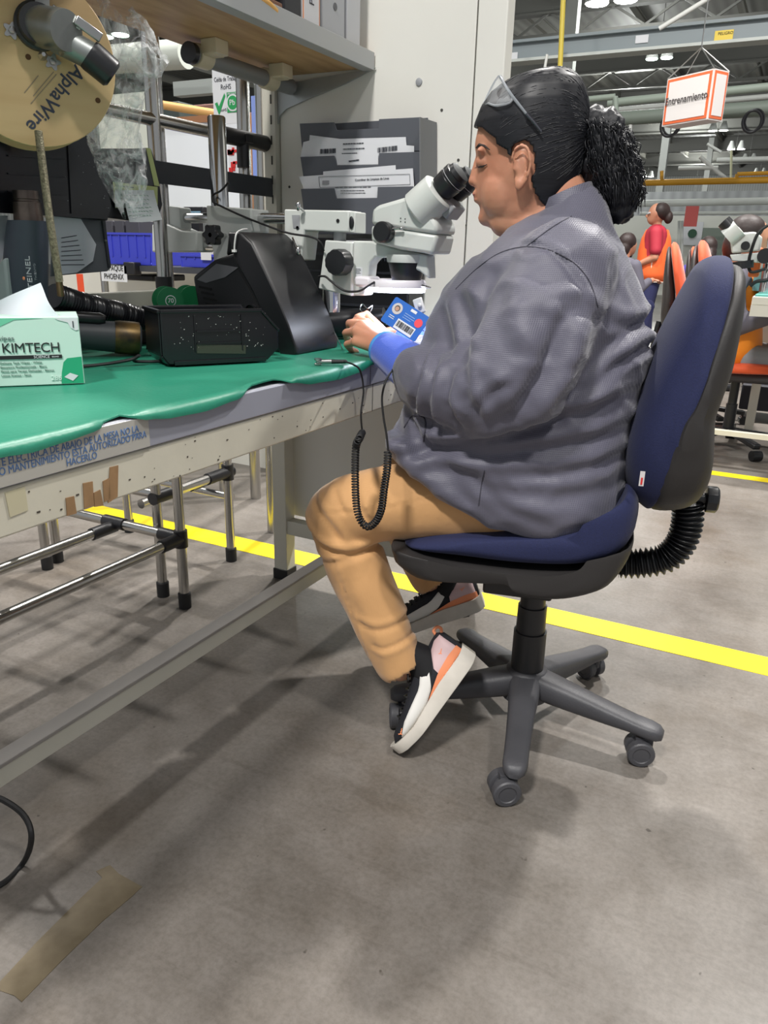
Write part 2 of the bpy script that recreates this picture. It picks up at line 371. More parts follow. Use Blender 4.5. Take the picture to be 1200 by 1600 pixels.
# patches of brown and clear tape on the beam, seams and chips
bt = mat('brown_tape', (150, 118, 84), 0.5, var=0.15, vscale=40); ct = mat('clear_old_tape', (196, 190, 162), 0.35)
def beam_patch(px, m, name):
    pts = [at(x, y, x=BX1+0.001) for x, y in px]; return MB().prism(pts, (0.0012, 0, 0)).build(name, m, bench, smooth=0)
for q in ([(102, 778), (115, 775), (119, 802), (104, 806)], [(129, 755), (144, 752), (146, 790), (131, 795)], [(146, 770), (156, 765), (161, 790), (147, 792)], [(171, 730), (184, 727), (183, 776), (168, 786)], [(160, 752), (170, 747), (172, 780), (162, 784)]):
    beam_patch(q, bt, 'brown_tape_patch')
beam_patch([(7, 770), (38, 760), (43, 797), (15, 808)], ct, 'yellowed_tape_patch')
b = MB(); rnd = random.Random(4)
for i in range(60):
    y = rnd.uniform(0.55, 1.75); z = rnd.uniform(0.686, 0.736); r = rnd.uniform(.0006, .0022); b.box((BX1+0.0012, y, z), (0.0008, r*rnd.uniform(1, 2.5), r))
b.box((BX1+0.0012, 1.395, 0.712), (0.0006, 0.001, 0.056)); b.box((BX1+0.0045, 1.378, 0.763), (0.0006, 0.001, 0.042))
tag(b.build('paint_chips', mat('chip', (70, 64, 56), 0.6), bench, smooth=0), None, kind='stuff')
# warning label under a clear sleeve on the front edge
lx = BX1+0.0045
q = [at(-60, 793, x=lx), at(234, 700, x=lx), at(233, 655, x=lx), at(-60, 745, x=lx)]
y_a, y_b = 0.30, at(234, 700, x=lx).y
MB().span((lx, y_a, 0.743), (lx+.0012, y_b, 0.7835)).build('warning_label', mat('label_sleeve', (176, 174, 168), 0.3), bench, smooth=0)
bl = mat('blue_lettering', (84, 118, 168), 0.5)
lx2 = lx+0.0016
yc = 0.615; L0 = at(212, 668, x=lx2)
text('LA CORRIENTE ELECTRICA DE ABAJO DE LA MESA NO LA', 0.0128, (lx2, 0.735, 0.7705), (0, 1, 0), (0, 0, 1), bl, bench, 'warning_lettering', 'RIGHT', sx=0.82)
text('DESCONECTE, SOLO MANTENIMIENTO ESTA AUTORIZADO PARA', 0.0128, (lx2, 0.748, 0.7605), (0, 1, 0), (0, 0, 1), bl, bench, 'warning_lettering', 'RIGHT', sx=0.82)
text('HACERLO', 0.0128, (lx2, 0.662, 0.7505), (0, 1, 0), (0, 0, 1), bl, bench, 'warning_lettering', 'RIGHT', sx=0.82)
MB().box((lx2, 0.722, 0.7640), (.0004, .03, .0009)).build('underline', bl, bench, smooth=0)
# green rubber mat draped over the edge
matm = mat('green_rubber', (36, 122, 98), 0.42, var=0.07, vscale=5, bump=0.25, bscale=120)
edge = [(0.12, .016, .030), (0.40, .016, .026)]
for ex_, ey_ in ((0, 714), (50, 706), (100, 690), (150, 673), (183, 659), (200, 652), (230, 655), (270, 652), (320, 642), (370, 624), (410, 603), (430, 595), (444, 591), (456, 598), (490, 599), (530, 592), (560, 582), (585, 568)):
    p = at(ex_, ey_, x=BX1+.013); dz = BZ+.004-p.z; edge.append((p.y, .013 if dz > .002 else -.004, max(-.004, dz)))
edge += [(1.52, -.012, .0), (1.60, -.03, 0), (1.90, -.04, 0)]
def lerp_edge(y):
    for a, c in zip(edge, edge[1:]):
        if a[0] <= y <= c[0]:
            t = (y-a[0])/(c[0]-a[0]); t = t*t*(3-2*t); return a[1]+(c[1]-a[1])*t, a[2]+(c[2]-a[2])*t
    return edge[-1][1:]
g = []
ys = [0.12 + i*(1.78/120) for i in range(121)]
for y in ys:
    o_, d = lerp_edge(y); row = []
    for k in range(14): x = BX0+0.01 + (BX1-0.03-BX0)*k/13.0; row.append(Vector((x, y, BZ+0.003)))
    for k in range(1, 11):
        t = k/10.0; a = t*math.pi/2*min(1, max(0, d)/0.03)
        x = BX1-0.02 + (o_+0.02)*math.sin(t*math.pi/2)**0.8 if o_ > -0.02 else BX1-0.02+(o_+0.02)*t
        z = BZ+0.003 + 0.004*math.sin(t*math.pi)*(1 if d > 0.004 else 0) - d*(1-math.cos(t*math.pi/2))
        row.append(Vector((x, y, max(z, BZ+0.003-d))))
    g.append(row)
matb = MB().sheet(g, (0, 0, 0.0025)); 
matb.v = [Vector(p) for p in matb.v]
mo = matb.build('bench_mat', matm, smooth=60); tag(mo, 'green rubber mat covering the workbench top and curling over its front edge', 'mat')
# ================================================================ SHELF ABOVE
ply = mat('plywood', (204, 170, 122), 0.5, c2=(162, 124, 80), vscale=6, aniso=(5, .8, 1))
shelf = empty('wall_shelf', (-1.15, 1.2, 1.43), 'overhead wooden shelf with grey steel front lip above the bench', 'shelf')
SZ = 1.435
MB().span((-1.345, 0.05, SZ), (-1.047, 1.915, SZ+0.02)).build('shelf_board', ply, shelf)
lip = MB(); lip.span((-1.047, 0.05, SZ-0.006), (-1.043, 1.915, SZ+0.034)); lip.span((-1.075, 0.05, SZ-0.006), (-1.047, 1.915, SZ-0.002)); lip.build('front_lip', mat('shelf_lip', (170, 172, 172), 0.4), shelf, bevel=0.001)
gal = mat('galvanised_steel', (168, 172, 172), 0.35, 0.6, var=0.1, vscale=12)
bp = [at(422, 135, y=PY-0.008), at(586, 106, y=PY-0.008), at(540, 130, y=PY-.008), at(480, 155, y=PY-0.008), at(447, 170, y=PY-0.008), at(436, 182, y=PY-0.008), at(433, 197, y=PY-0.008), at(423, 198, y=PY-0.008)]
MB().prism(bp, (0, 0.006, 0)).build('shelf_bracket', gal, shelf)
# grey pipe clipped under the shelf
pc = [at(296, 86, x=-1.30), at(420, 128, x=-1.30)]
zc = SZ-0.03
pp = empty('grey_conduit', (-1.28, 1.5, zc), 'grey tube clipped under the wooden shelf with open black end', 'tube')
ya = at(296, 86, x=-1.285).y; yb = 1.9
MB().cyl((-1.285, ya, zc), (-1.285, yb, zc), 0.019).build('tube_body', mat('grey_tube', (128, 130, 130), 0.4), pp)
MB().cyl((-1.285, ya-.004, zc), (-1.285, ya+.01, zc), 0.022).build('end_plug', M['black_plastic'], pp)
clipm = mat('cream_clip', (206, 196, 168), 0.4)
for y in (ya+0.04, yb-0.10):
    b = MB(); b.lathe((-1.285, y-.022, zc), (0, 1, 0), [(0, .024), (.044, .024)], 20); b.span((-1.285, y-.02, zc-.002), (-1.235, y+.02, zc+.006)); b.span((-1.268, y-.022, zc), (-1.225, y+.022, SZ)); b.build('pipe_clip', clipm, pp, bevel=.002)
# ================================================================ BLUE OFFICE CHAIR
YAW = math.radians(12)
FW = Vector((-math.cos(YAW), -math.sin(YAW), 0)); LT = Vector((math.sin(YAW), -math.cos(YAW), 0)); UPV = Vector((0, 0, 1))
CC = Vector((-0.41, 1.49, 0))
def ap(px, py, s=0.0, C0=None):
    """pixel -> point on the upright plane of the seated figure, s metres from its middle towards the camera side"""
    d = (CF*FPX + CR*(px-600.0) - CU*(py-800.0)); o = Vector((0, 0, CAM_H)); c = CC if C0 is None else C0
    t = ((c - o).dot(LT) + s)/d.dot(LT); return o + d*t
def cushion(mb, prof, s0, hw, n=15, p=3.2, kmin=0.0, lat=None, cen=None):
    lat = lat or LT; prof = [q - lat*((q-CC).dot(lat) - s0) for q in prof]; c = cen or sum(prof, Vector((0, 0, 0)))/len(prof); rings = []
    for i in range(n):
        a = -math.pi/2 + math.pi*i/(n-1); s = math.sin(a); k = max(0.02, (1-abs(s)**p))**(1/p); k = kmin+(1-kmin)*k
        rings.append([c + (q-c)*k - lat*(hw*s) for q in prof])
    mb.loft(rings); return mb
navy = mat('navy_upholstery', (27, 34, 72), 0.85, sheen=0.06, var=0.12, vscale=300, bump=0.3, bscale=500)
shellm = mat('chair_shell', (44, 42, 42), 0.58, bump=0.12, bscale=300, var=0.08, vscale=5)
basem = mat('chair_base_plastic', (66, 66, 70), 0.5, bump=0.2, bscale=250, var=0.15, vscale=9)
chair = empty('office_chair', (-0.40, 1.49, 0), 'navy blue swivel office chair with black shell and five star base', 'chair')
def shift(pts, v): return [p+v for p in pts]
SP = lambda L, s, n=4, closed=True: spline([ap(x, y, s) for x, y in L], n, closed)
b = MB()
# seat: prof is the side profile across the seat, swept over the width
cushion(b, SP([(632, 848), (640, 838), (700, 828), (800, 822), (920, 815), (965, 795), (985, 770), (1000, 790), (992, 835), (962, 862), (900, 872), (800, 868), (700, 856)], 0.17), 0, 0.238, 21, 6)
seat = b.build('seat', navy, chair, smooth=80)
b = MB()
cushion(b, SP([(617, 840), (636, 843), (700, 857), (800, 870), (900, 874), (965, 862), (990, 838), (984, 862), (958, 897), (920, 912), (870, 917), (818, 908), (800, 893), (745, 890), (662, 886), (626, 866), (618, 850)], 0.16), 0, 0.243, 21, 9)
b.build('seat_shell', shellm, chair, smooth=60)
b = MB(); b.box(ap(815, 905, 0)+Vector((0, 0, 0.02)), (0.14, 0.2, 0.04), rotz(YAW)); b.build('tilt_mechanism', shellm, chair, bevel=0.006)
# backrest
b = MB()
padp = [(1150, 402), (1128, 400), (1104, 414), (1084, 446), (1052, 505), (1020, 570), (996, 630), (978, 685), (972, 730), (980, 775), (1004, 803), (1014, 800), (1012, 760), (1020, 712), (1042, 655), (1078, 600), (1112, 520), (1136, 450), (1150, 424)]
bcen = ap(1070, 620, 0)
cushion(b, SP(padp, 0.12), 0, 0.208, 25, 3.0, 0.0, cen=bcen)
bk = b.build('backrest', navy, chair, smooth=80)
b = MB()
shp = [(1152, 418), (1166, 416), (1172, 432), (1168, 480), (1152, 560), (1132, 618), (1120, 655), (1117, 720), (1108, 765), (1085, 797), (1050, 808), (1012, 803), (1008, 770), (1018, 714), (1040, 658), (1076, 602), (1110, 522), (1134, 454)]
cushion(b, SP(shp, 0.12), 0, 0.212, 25, 3.0, 0.0, cen=bcen)
b.build('backrest_shell', shellm, chair, smooth=60)
# piping between pad and shell
def rim(prof_px, s, hw, k=0.985):
    pass
# bellows and knob
path = spline([ap(966, 880, 0), ap(1000, 880, 0), ap(1040, 872, 0), ap(1064, 848, 0), ap(1074, 815, 0), ap(1074, 785, 0)], 40)
rad = [0.027+0.0042*math.cos(i/len(path)*2*math.pi*23) for i in range(len(path))]
MB().tube(path, rad, 20).build('bellows', M['black_plastic'], chair, smooth=80)
b = MB(); k0 = ap(1088, 778, 0); b.cyl(k0, k0 - FW*0.022, 0.012); b.lathe(k0-FW*0.016, -FW, [(0, .02), (.002, .026), (.02, .026), (.024, .022)], 10); b.build('adjust_knob', M['black_plastic'], chair, bevel=.001)
tg = ap(1003, 748, 0.215); MB().box(tg, (0.008, 0.001, 0.026), rotz(YAW)).build('fabric_tag', mat('tag_white', (205, 200, 200), .7), bk, smooth=0)
MB().box(tg+LT*0.001+Vector((0, 0, -.004)), (0.003, 0.001, 0.012), rotz(YAW)).build('tag_print', M['red'], bk, smooth=0)
# gas column
B0 = Vector((-0.40, 1.49, 0))
MB().lathe(B0, (0, 0, 1), [(0.10, .036), (.225, .0355), (.2255, .0315), (.285, .031), (.2855, .027), (.40, .026)], 28).build('gas_column', mat('column_plastic', (38, 38, 40), 0.38), chair, smooth=30)
b = MB(); b.lathe(B0, (0, 0, 1), [(.062, .03), (.065, .052), (.10, .056), (.125, .048), (.135, .042)], 28)
b.build('base_hub', basem, chair, smooth=60)
def arm_and_caster(ang, cast):
    d = Vector((math.cos(ang), math.sin(ang), 0)); u = Vector((-d.y, d.x, 0)); rings = []
    for t, zt, zb, hw in ((.02, .135, .075, .034), (.06, .128, .070, .033), (.12, .117, .066, .029), (.19, .103, .064, .026), (.245, .093, .064, .0245), (.275, .0905, .060, .0245), (.292, .087, .060, .021), (.302, .080, .062, .012)):
        c = B0 + d*t; ring = []
        for k in range(16):
            a = 2*math.pi*k/16; cx = math.cos(a); sx_ = math.sin(a); e = 0.62
            ring.append(c + u*hw*math.copysign(abs(cx)**e, cx) + Vector((0, 0, (zt+zb)/2 + (zt-zb)/2*math.copysign(abs(sx_)**e, sx_))))
        rings.append(ring)
    b = MB(); b.loft(rings)
    b.build('base_arm', basem, chair, smooth=60)
    c = B0 + d*0.278; cz = 0.028; h = Vector((math.cos(cast), math.sin(cast), 0)); ax = Vector((-h.y, h.x, 0)); c2 = c + h*0.018
    b = MB(); b.cyl(c+Vector((0, 0, .035)), c+Vector((0, 0, .066)), .008)
    w0 = Vector((c2.x, c2.y, cz))
    hood = []
    for s_ in (-1, 1): 
        b.lathe(w0+ax*s_*0.006, ax*s_, [(0, .024), (.002, .0275), (.017, .028), (.02, .0255), (.0205, .018), (.0185, .0165)], 26)
    b.lathe(w0-ax*0.007, ax, [(0, .02), (.014, .02)], 16)
    b.box(w0+Vector((0, 0, .017))-h*0.006, (.034, .016, .026), rotz(cast))
    b.build('caster', basem, chair, smooth=40)
for a_, cst in ((-4, 200), (68, 150), (140, 250), (212, 300), (284, 215)): arm_and_caster(math.radians(a_), math.radians(cst))
# ================================================================ THE SEATED WOMAN
jk = bpy.data.materials.new('jacket_cloth'); jk.use_nodes = True
def cloth_nodes(m, c, c2, grid=420.0, rough=0.5, bump=0.35, sheen=0.25):
    nt = m.node_tree; N = nt.nodes; L = nt.links; b = N['Principled BSDF']; b.inputs['Roughness'].default_value = rough; b.inputs['Sheen Weight'].default_value = sheen
    tc = N.new('ShaderNodeTexCoord'); w1 = N.new('ShaderNodeTexWave'); w2 = N.new('ShaderNodeTexWave'); w1.bands_direction = 'Z'; w2.bands_direction = 'X'
    for w_ in (w1, w2): w_.inputs['Scale'].default_value = grid/4; w_.inputs['Distortion'].default_value = 0.3; L.new(tc.outputs['Object'], w_.inputs['Vector'])
    mx = N.new('ShaderNodeMath'); mx.operation = 'MAXIMUM'; L.new(w1.outputs['Fac'], mx.inputs[0]); L.new(w2.outputs['Fac'], mx.inputs[1])
    r = N.new('ShaderNodeValToRGB'); r.color_ramp.elements[0].position = .55; r.color_ramp.elements[1].position = 1; r.color_ramp.elements[0].color = rgb(*c); r.color_ramp.elements[1].color = rgb(*c2)
    L.new(mx.outputs[0], r.inputs[0]); L.new(r.outputs[0], b.inputs['Base Color'])
    n = N.new('ShaderNodeTexNoise'); n.inputs['Scale'].default_value = 14; n.inputs['Detail'].default_value = 4; L.new(tc.outputs['Object'], n.inputs['Vector'])
    bp0 = N.new('ShaderNodeBump'); bp0.inputs['Strength'].default_value = 0.35; bp0.inputs['Distance'].default_value = 0.008; L.new(n.outputs['Fac'], bp0.inputs['Height'])
    bp = N.new('ShaderNodeBump'); bp.inputs['Strength'].default_value = bump; bp.inputs['Distance'].default_value = 0.0008; L.new(mx.outputs[0], bp.inputs['Height']); L.new(bp0.outputs[0], bp.inputs['Normal']); L.new(bp.outputs[0], b.inputs['Normal'])
cloth_nodes(jk, (80, 79, 94), (97, 96, 111))
panm = bpy.data.materials.new('khaki_cloth'); panm.use_nodes = True; cloth_nodes(panm, (198, 150, 98), (203, 156, 104), 900, 0.75, 0.2, 0.3)
skin = mat('skin', (198, 146, 118), 0.48, c2=(182, 122, 96), vscale=9, bump=0.12, bscale=160)
skin.node_tree.nodes['Principled BSDF'].inputs['Subsurface Weight'].default_value = 0.12
skin.node_tree.nodes['Principled BSDF'].inputs['Subsurface Scale'].default_value = 0.01
hairm = mat('black_hair', (24, 25, 30), 0.45, spec=0.35, aniso=(1, 1, 14), var=0.3, vscale=30)
woman = empty('person', (-0.42, 1.49, 0.0), 'woman in grey work jacket and khaki trousers seated at the bench looking into the microscope', 'person')
def ringx(l, r, hw, s=0.0, n=36, e=2.3, front=0.0, tw=None):
    c = (l+r)/2; a = (r-l)/2; out = []
    for k in range(n):
        th = 2*math.pi*k/n; cx = math.cos(th); sy = math.sin(th)
        ux = math.copysign(abs(cx)**(2/e), cx); uy = math.copysign(abs(sy)**(2/e), sy)
        w_ = hw*(1 - front*max(0, -cx)**1.5)
        out.append(c + a*ux + LT*w_*uy)
    return out
# ---- folds: polylines on the cloth with a radius and a depth
def folds(defs, s_min=0.0):
    C = []
    for pts, s, wd, dp in defs:
        P = spline([ap(x, y, s) for x, y in pts], 6); C.append((P, wd, dp, min(p.x for p in P)-.05, max(p.x for p in P)+.05, min(p.z for p in P)-.05, max(p.z for p in P)+.05))
    def fn(c, n):
        d = 0.0
        sc = (c-CC).dot(LT)
        if sc < s_min: return c
        # slide the point to the fold's own plane along the figure's sideways axis
        for P, wd, dp, x0, x1, z0, z1 in C:
            q = c - LT*sc
            if not (x0 < c.x < x1 and z0 < c.z < z1): continue
            best = 9; sg = 1; tt = 0
            for i in range(len(P)-1):
                a = P[i]; b_ = P[i+1]; ux = b_.x-a.x; uz = b_.z-a.z; l2 = ux*ux+uz*uz
                if l2 < 1e-12: continue
                t = max(0, min(1, ((c.x-a.x)*ux+(c.z-a.z)*uz)/l2)); dx = c.x-a.x-ux*t; dz = c.z-a.z-uz*t; D = dx*dx+dz*dz
                if D < best: best = D; sg = 1 if (ux*dz-uz*dx) > 0 else -1; tt = (i+t)/(len(P)-1)
            D = math.sqrt(best)*sg
            env = min(1, tt*5+.15, (1-tt)*5+.15)
            d += dp*env*(-math.exp(-(D/wd)**2) + 0.75*math.exp(-((D-1.7*wd)/wd)**2))
        return c + n*d
    return fn
# ---- body (skin): one continuous surface
b = MB()
HS = 0.0
face = [(122, 822, 880, .026), (128, 802, 893, .045), (138, 786, 903, .056), (152, 770, 909, .065), (172, 757, 914, .072), (196, 748, 917, .076), (216, 743.5, 917, .077), (228, 742, 916, .077), (240, 744, 914, .077), (250, 747, 912, .077), (262, 745, 910, .077), (276, 743, 906, .076), (290, 743, 902, .074), (302, 744, 898, .071), (313, 746, 894, .069), (322, 750, 890, .066), (334, 750, 886, .063), (346, 755, 882, .058), (355, 766, 880, .05), (362, 790, 878, .045)]
rings = [ringx(ap(l, y+2, HS), ap(r, y-10, HS), hw*1.0, 0, 40, 2.15, 0.30) for y, l, r, hw in face]
b.loft(rings)
# neck
b.loft([ringx(ap(800, 325), ap(905, 262), .060), ringx(ap(800, 352), ap(915, 285), .062), ringx(ap(798, 392), ap(925, 320), .07), ringx(ap(790, 430), ap(940, 360), .09)])
b.cap(ap(790, 345, .02), ap(830, 352, .03), .030, .034); b.cap(ap(790, 345, -.02), ap(830, 352, -.03), .030, .034)  # soft chin
b.ell(ap(762, 340), (.018, .020, .016))
for s in (1, -1):
    b.ell(ap(790, 300, .024*s), (.045, .044, .055))   # cheeks
    b.ell(ap(756, 237, .030*s), (.010, .026, .008))  # brow ridge
    b.ell(ap(753.5, 253, .031*s), (.0125, .014, .0115))  # closed lid over the eye
b.cap(ap(749, 244), ap(741, 280), .0070, .0100); b.ell(ap(741, 283), (.0115, .0125, .0095)); b.ell(ap(746, 286, .012), .0078); b.ell(ap(746, 286, -.012), .0078)
b.ell(ap(745.5, 303), (.0075, .019, .0055)); b.ell(ap(747.5, 313), (.0075, .017, .006))
# ear, left side of the head
for s in (1, -1):
    E_ = lambda x, y, o=0.0: ap(x, y, s*(.082+o))
    hel = spline([E_(806, 262, .0), E_(801, 246, .008), E_(806, 233, .012), E_(817, 227, .014), E_(826, 236, .015), E_(828, 258, .013), E_(824, 276, .010), E_(815, 290, .006), E_(808, 294, .002), E_(806, 280, .0)], 4)
    for i in range(len(hel)-1): b.cap(hel[i], hel[i+1], .0038, .0038, 8)
    b.ell(E_(814, 262, .000), (.012, .005, .026)); b.ell(E_(811, 289, .003), (.0085, .0055, .011)); b.ell(E_(804, 264, .003), (.004, .004, .006))
# trunk, arms and legs inside the clothes
b.loft([ringx(ap(800, 400), ap(950, 385), .12), ringx(ap(730, 470), ap(985, 460), .17), ringx(ap(695, 560), ap(990, 560), .19), ringx(ap(670, 660), ap(965, 660), .2), ringx(ap(680, 740), ap(955, 740), .2), ringx(ap(740, 800), ap(940, 800), .17)])
b.cap(ap(880, 445, .18), ap(785, 590, .26), .05, .045); b.cap(ap(785, 590, .26), ap(668, 584, .15), .042, .030)
b.cap(ap(880, 445, -.18), ap(785, 600, -.26), .05, .045); b.cap(ap(785, 600, -.26), ap(690, 560, -.16), .042, .033)
for s, k, a in ((.13, (532, 800), (625, 1040)), (-.15, (612, 760), (672, 905))):
    b.cap(ap(850, 785, s), ap(k[0], k[1], s*1.1), .065, .045); b.cap(ap(k[0], k[1], s*1.1), ap(a[0], a[1], s*1.1), .045, .033)
# left hand (nearer the camera) pinching a wire, resting on the mat
def finger(b, pts, r0, r1):
    P = pts; n = len(P)-1
    for i in range(n):
        ra = r0+(r1-r0)*i/n; rb = r0+(r1-r0)*(i+1)/n; b.cap(P[i], P[i+1], ra, rb, 12)
def H_(x, y, yy): return at(x, y, y=yy)
W_ = H_(600, 543, 1.405)
MC = [H_(573, 505, 1.475), H_(564, 508, 1.455), H_(557, 518, 1.435), H_(556, 534, 1.42)]
b.cap(ap(668, 584, .15), W_, .028, .0235)
for m_, r in zip(MC, (.0115, .0125, .012, .011)): b.cap(W_, m_, .018, r, 12)
b.cap(W_+Vector((0, .01, .006)), (MC[1]+MC[2])/2, .018, .0125, 12)
PI_ = [H_(558, 497, 1.51), H_(546, 505, 1.495), H_(540.5, 520, 1.47), H_(542, 538, 1.445)]
DI = [H_(562, 494, 1.535), H_(547, 517, 1.52), H_(543, 531, 1.495), H_(548, 546, 1.465)]
TI = [H_(571, 492, 1.55), H_(556, 525, 1.535), H_(554, 535, 1.51), H_(557, 549, 1.475)]
for i in range(4): finger(b, [MC[i], PI_[i], DI[i], TI[i]], (.0098, .0102, .0098, .0088)[i], (.0075, .0078, .0075, .0068)[i])
finger(b, [W_+Vector((.0, .03, .012)), H_(588, 508, 1.50), H_(578, 497, 1.54), H_(573, 490, 1.555)], .0125, .008)
# right hand by the lens, mostly out of sight behind the microscope
RW = at(628, 520, y=1.66); b.cap(ap(690, 560, -.16), RW, .033, .023)
for i in range(4):
    m_ = RW+Vector((-.06, -.02+.018*i, -.008)); b.cap(RW, m_, .018, .011, 12); finger(b, [m_, m_+Vector((-.03, -.006, -.006)), m_+Vector((-.043, -.012, -.022)), m_+Vector((-.036, -.016, -.036))], .0092, .007)
finger(b, [RW+Vector((-.01, -.02, .005)), RW+Vector((-.045, -.045, .0)), RW+Vector((-.065, -.055, -.012))], .0115, .008)
remeshed(b, 'body', skin, woman, 0.0034, 5)
# face details
dk = mat('brow_hair', (36, 28, 26), 0.6); lipm = mat('lips', (160, 84, 80), 0.45)
b = MB(); s = .034; b.tube([ap(744, 231, .02), ap(749, 226, .034), ap(757, 228, .047), ap(765, 234, .056)], [.0012, .0024, .002, .0008], 8); b.build('eyebrow', dk, woman)
b = MB(); b.tube([ap(744.5, 259, .026), ap(748, 260.5, .036), ap(754, 260, .043), ap(761, 257, .048)], [.0008, .0015, .0016, .0006], 6)
for i in range(7): p = ap(746+i*1.8, 260, .03+i*.0024); b.tube([p, p+FW*.006+Vector((0, 0, -.003))], [.0005, .0002], 4)
b.build('eyelashes', dk, woman)
b = MB(); b.ell(ap(745.6, 304.5), (.0065, .017, .0032)); b.ell(ap(747.4, 311.5), (.0065, .0155, .0034)); b.build('lips', lipm, woman)
# ---- hair cap: the head's own shape pushed out, cut along the hairline
def in_poly(x, y, P):
    c = False; j = len(P)-1
    for i in range(len(P)):
        if (P[i][1] > y) != (P[j][1] > y) and x < (P[j][0]-P[i][0])*(y-P[i][1])/(P[j][1]-P[i][1])+P[i][0]: c = not c
        j = i
    return c
HL = [ap(x, y, .078) for x, y in [(730, 188), (752, 196), (760, 206), (772, 216), (778, 228), (790, 234), (794, 244), (799, 247), (800, 232), (812, 220), (828, 224), (834, 240), (834, 262), (829, 284), (836, 304), (848, 320), (868, 326), (950, 300), (960, 100), (740, 90)]]
HLp = [(p.dot(FW)*-1, p.z) for p in HL]
b = MB(); hr = []
face2 = [face[0]] + [f for f in face[1:]]
def interp(y):
    for a, c in zip(face, face[1:]):
        if a[0] <= y <= c[0]:
            t = (y-a[0])/(c[0]-a[0]); return [a[i]+(c[i]-a[i])*t for i in range(4)]
    return face[-1]
for i in range(90):
    y = 122.3 + (345-122.3)*(i/89.0)**1.25; _, l, r, hw = interp(y); hr.append(ringx(ap(l-3.5, y-1, HS), ap(r+4, y-13, HS), hw+.007, 0, 128, 2.15, .27))
n = 128; vs = [p for q in hr for p in q]; fs = []
for i in range(len(hr)-1):
    for k in range(n):
        l = (k+1) % n; idx = (i*n+k, i*n+l, (i+1)*n+l, (i+1)*n+k); c = sum((vs[j] for j in idx), Vector((0, 0, 0)))/4
        if in_poly(-c.dot(FW), c.z, HLp): fs.append(idx)
fs.append(tuple(range(n)))
b.add(vs, fs)
top = ap(850, 120)
cap_ = b.build('hair', hairm, woman, smooth=90, sol=0.006)
bm = bmesh.new(); bm.from_mesh(cap_.data); bmesh.ops.delete(bm, geom=[v for v in bm.verts if not v.link_faces], context='VERTS')
for _ in range(3): bmesh.ops.smooth_vert(bm, verts=[v for v in bm.verts if v.is_boundary], factor=0.5, use_axis_x=True, use_axis_y=True, use_axis_z=True)
bm.to_mesh(cap_.data); bm.free()
# combed strands lying on the cap, running from the hairline to the tie
from mathutils.bvhtree import BVHTree
def shell_bvh(grow):
    q = []
    for i in range(60):
        y = 122.3 + (361-122.3)*i/59.0; _, l, r, hw = interp(y); q.append(ringx(ap(l-3.5, y-1, HS), ap(r+4, y-13, HS), hw+.007+grow, 0, 64, 2.15, .27))
    t = MB(); t.loft(q); return BVHTree.FromPolygons([tuple(v) for v in t.v], t.f)
bv = shell_bvh(.0)
hc = ap(835, 240)
tie = ap(910, 214)
b = MB(); rnd = random.Random(11)
for i in range(900):
    th = rnd.uniform(0, 2*math.pi); cz = rnd.uniform(-.55, 1.0); sn = math.sqrt(1-cz*cz)
    e0 = FW*sn*math.cos(th) + LT*sn*math.sin(th) + Vector((0, 0, cz))
    h = bv.ray_cast(hc, e0)
    if h[0] is None: continue
    p = h[0]
    if not in_poly(-p.dot(FW), p.z, HLp): continue
    et = (tie-hc).normalized(); P = []; N_ = 12
    ang = e0.angle(et)
    if ang < .25: continue
    for k in range(N_):
        t = k/(N_-1)*.97; e = (e0*math.sin((1-t)*ang)+et*math.sin(t*ang)).normalized()
        h = bv.ray_cast(hc, e)
        if h[0] is None: break
        q = h[0] + e*(.0026+rnd.gauss(0, .0004))
        if k < 4 and not in_poly(-q.dot(FW), q.z, HLp): P = []; break
        P.append(q)
    if len(P) > 4: b.tube(P, [.0003]+[.0009]*(len(P)-2)+[.0005], 5)
b.build('combed_strands', hairm, cap_, smooth=90)
# ponytail: a full core and loose curly strands
b = MB()
core = [(912, 205, .022), (928, 192, .028), (943, 205, .038), (950, 235, .042), (958, 268, .042), (966, 300, .038), (970, 325, .027)]
for (x0, y0, r0), (x1, y1, r1) in zip(core, core[1:]): b.cap(ap(x0, y0), ap(x1, y1), r0, r1)
b.cap(ap(915, 255), ap(952, 320), .022, .016)
b.cap(ap(890, 215), ap(925, 195), .03, .024)
def frizz(c, n_): return c + n_*(noise.noise(c*60)*.006+noise.noise(c*150)*.0035)
tail = remeshed(b, 'ponytail', hairm, woman, .005, 4, frizz)
b = MB()
for i in range(620):
    a = rnd.uniform(0, 2*math.pi); rr = rnd.uniform(.6, 1.22); j0 = rnd.choice((0, 0, 1, 1, 2, 3)); P = []; ph = rnd.uniform(0, 6); fr = rnd.uniform(1.5, 3.0); amp = rnd.uniform(.003, .009)
    seq = core[j0:]; off = rnd.uniform(-.2, .2)
    pts = []
    for k in range(len(seq)-1):
        for t in (0, .33, .66): pts.append((seq[k][0]*(1-t)+seq[k+1][0]*t, seq[k][1]*(1-t)+seq[k+1][1]*t, seq[k][2]*(1-t)+seq[k+1][2]*t))
    pts.append(seq[-1]); pts = pts[:max(5, int(len(pts)*rnd.uniform(.6, 1.0)))]
    for k, (x, y, r) in enumerate(pts):
        c = ap(x, y); d = FW*math.cos(a+off*k*.3)+LT*math.sin(a+off*k*.3); g_ = min(1, .45+k*.12); w_ = amp*math.sin(ph+k*fr)
        P.append(c + d*(r*rr*g_+w_) + Vector((0, 0, amp*math.cos(ph*2+k*fr)+(-.012 if k == len(pts)-1 else 0))))
    P = spline(P, 2); b.tube(P, [.0008]*(len(P)-1)+[.0003], 4)
b.build('loose_curls', hairm, tail, smooth=90)
MB().lathe(ap(906, 214), (ap(925, 200)-ap(900, 216)), [(0, .018), (.004, .022), (.010, .022), (.014, .018)], 20).build('hair_tie', M['rubber'], woman)
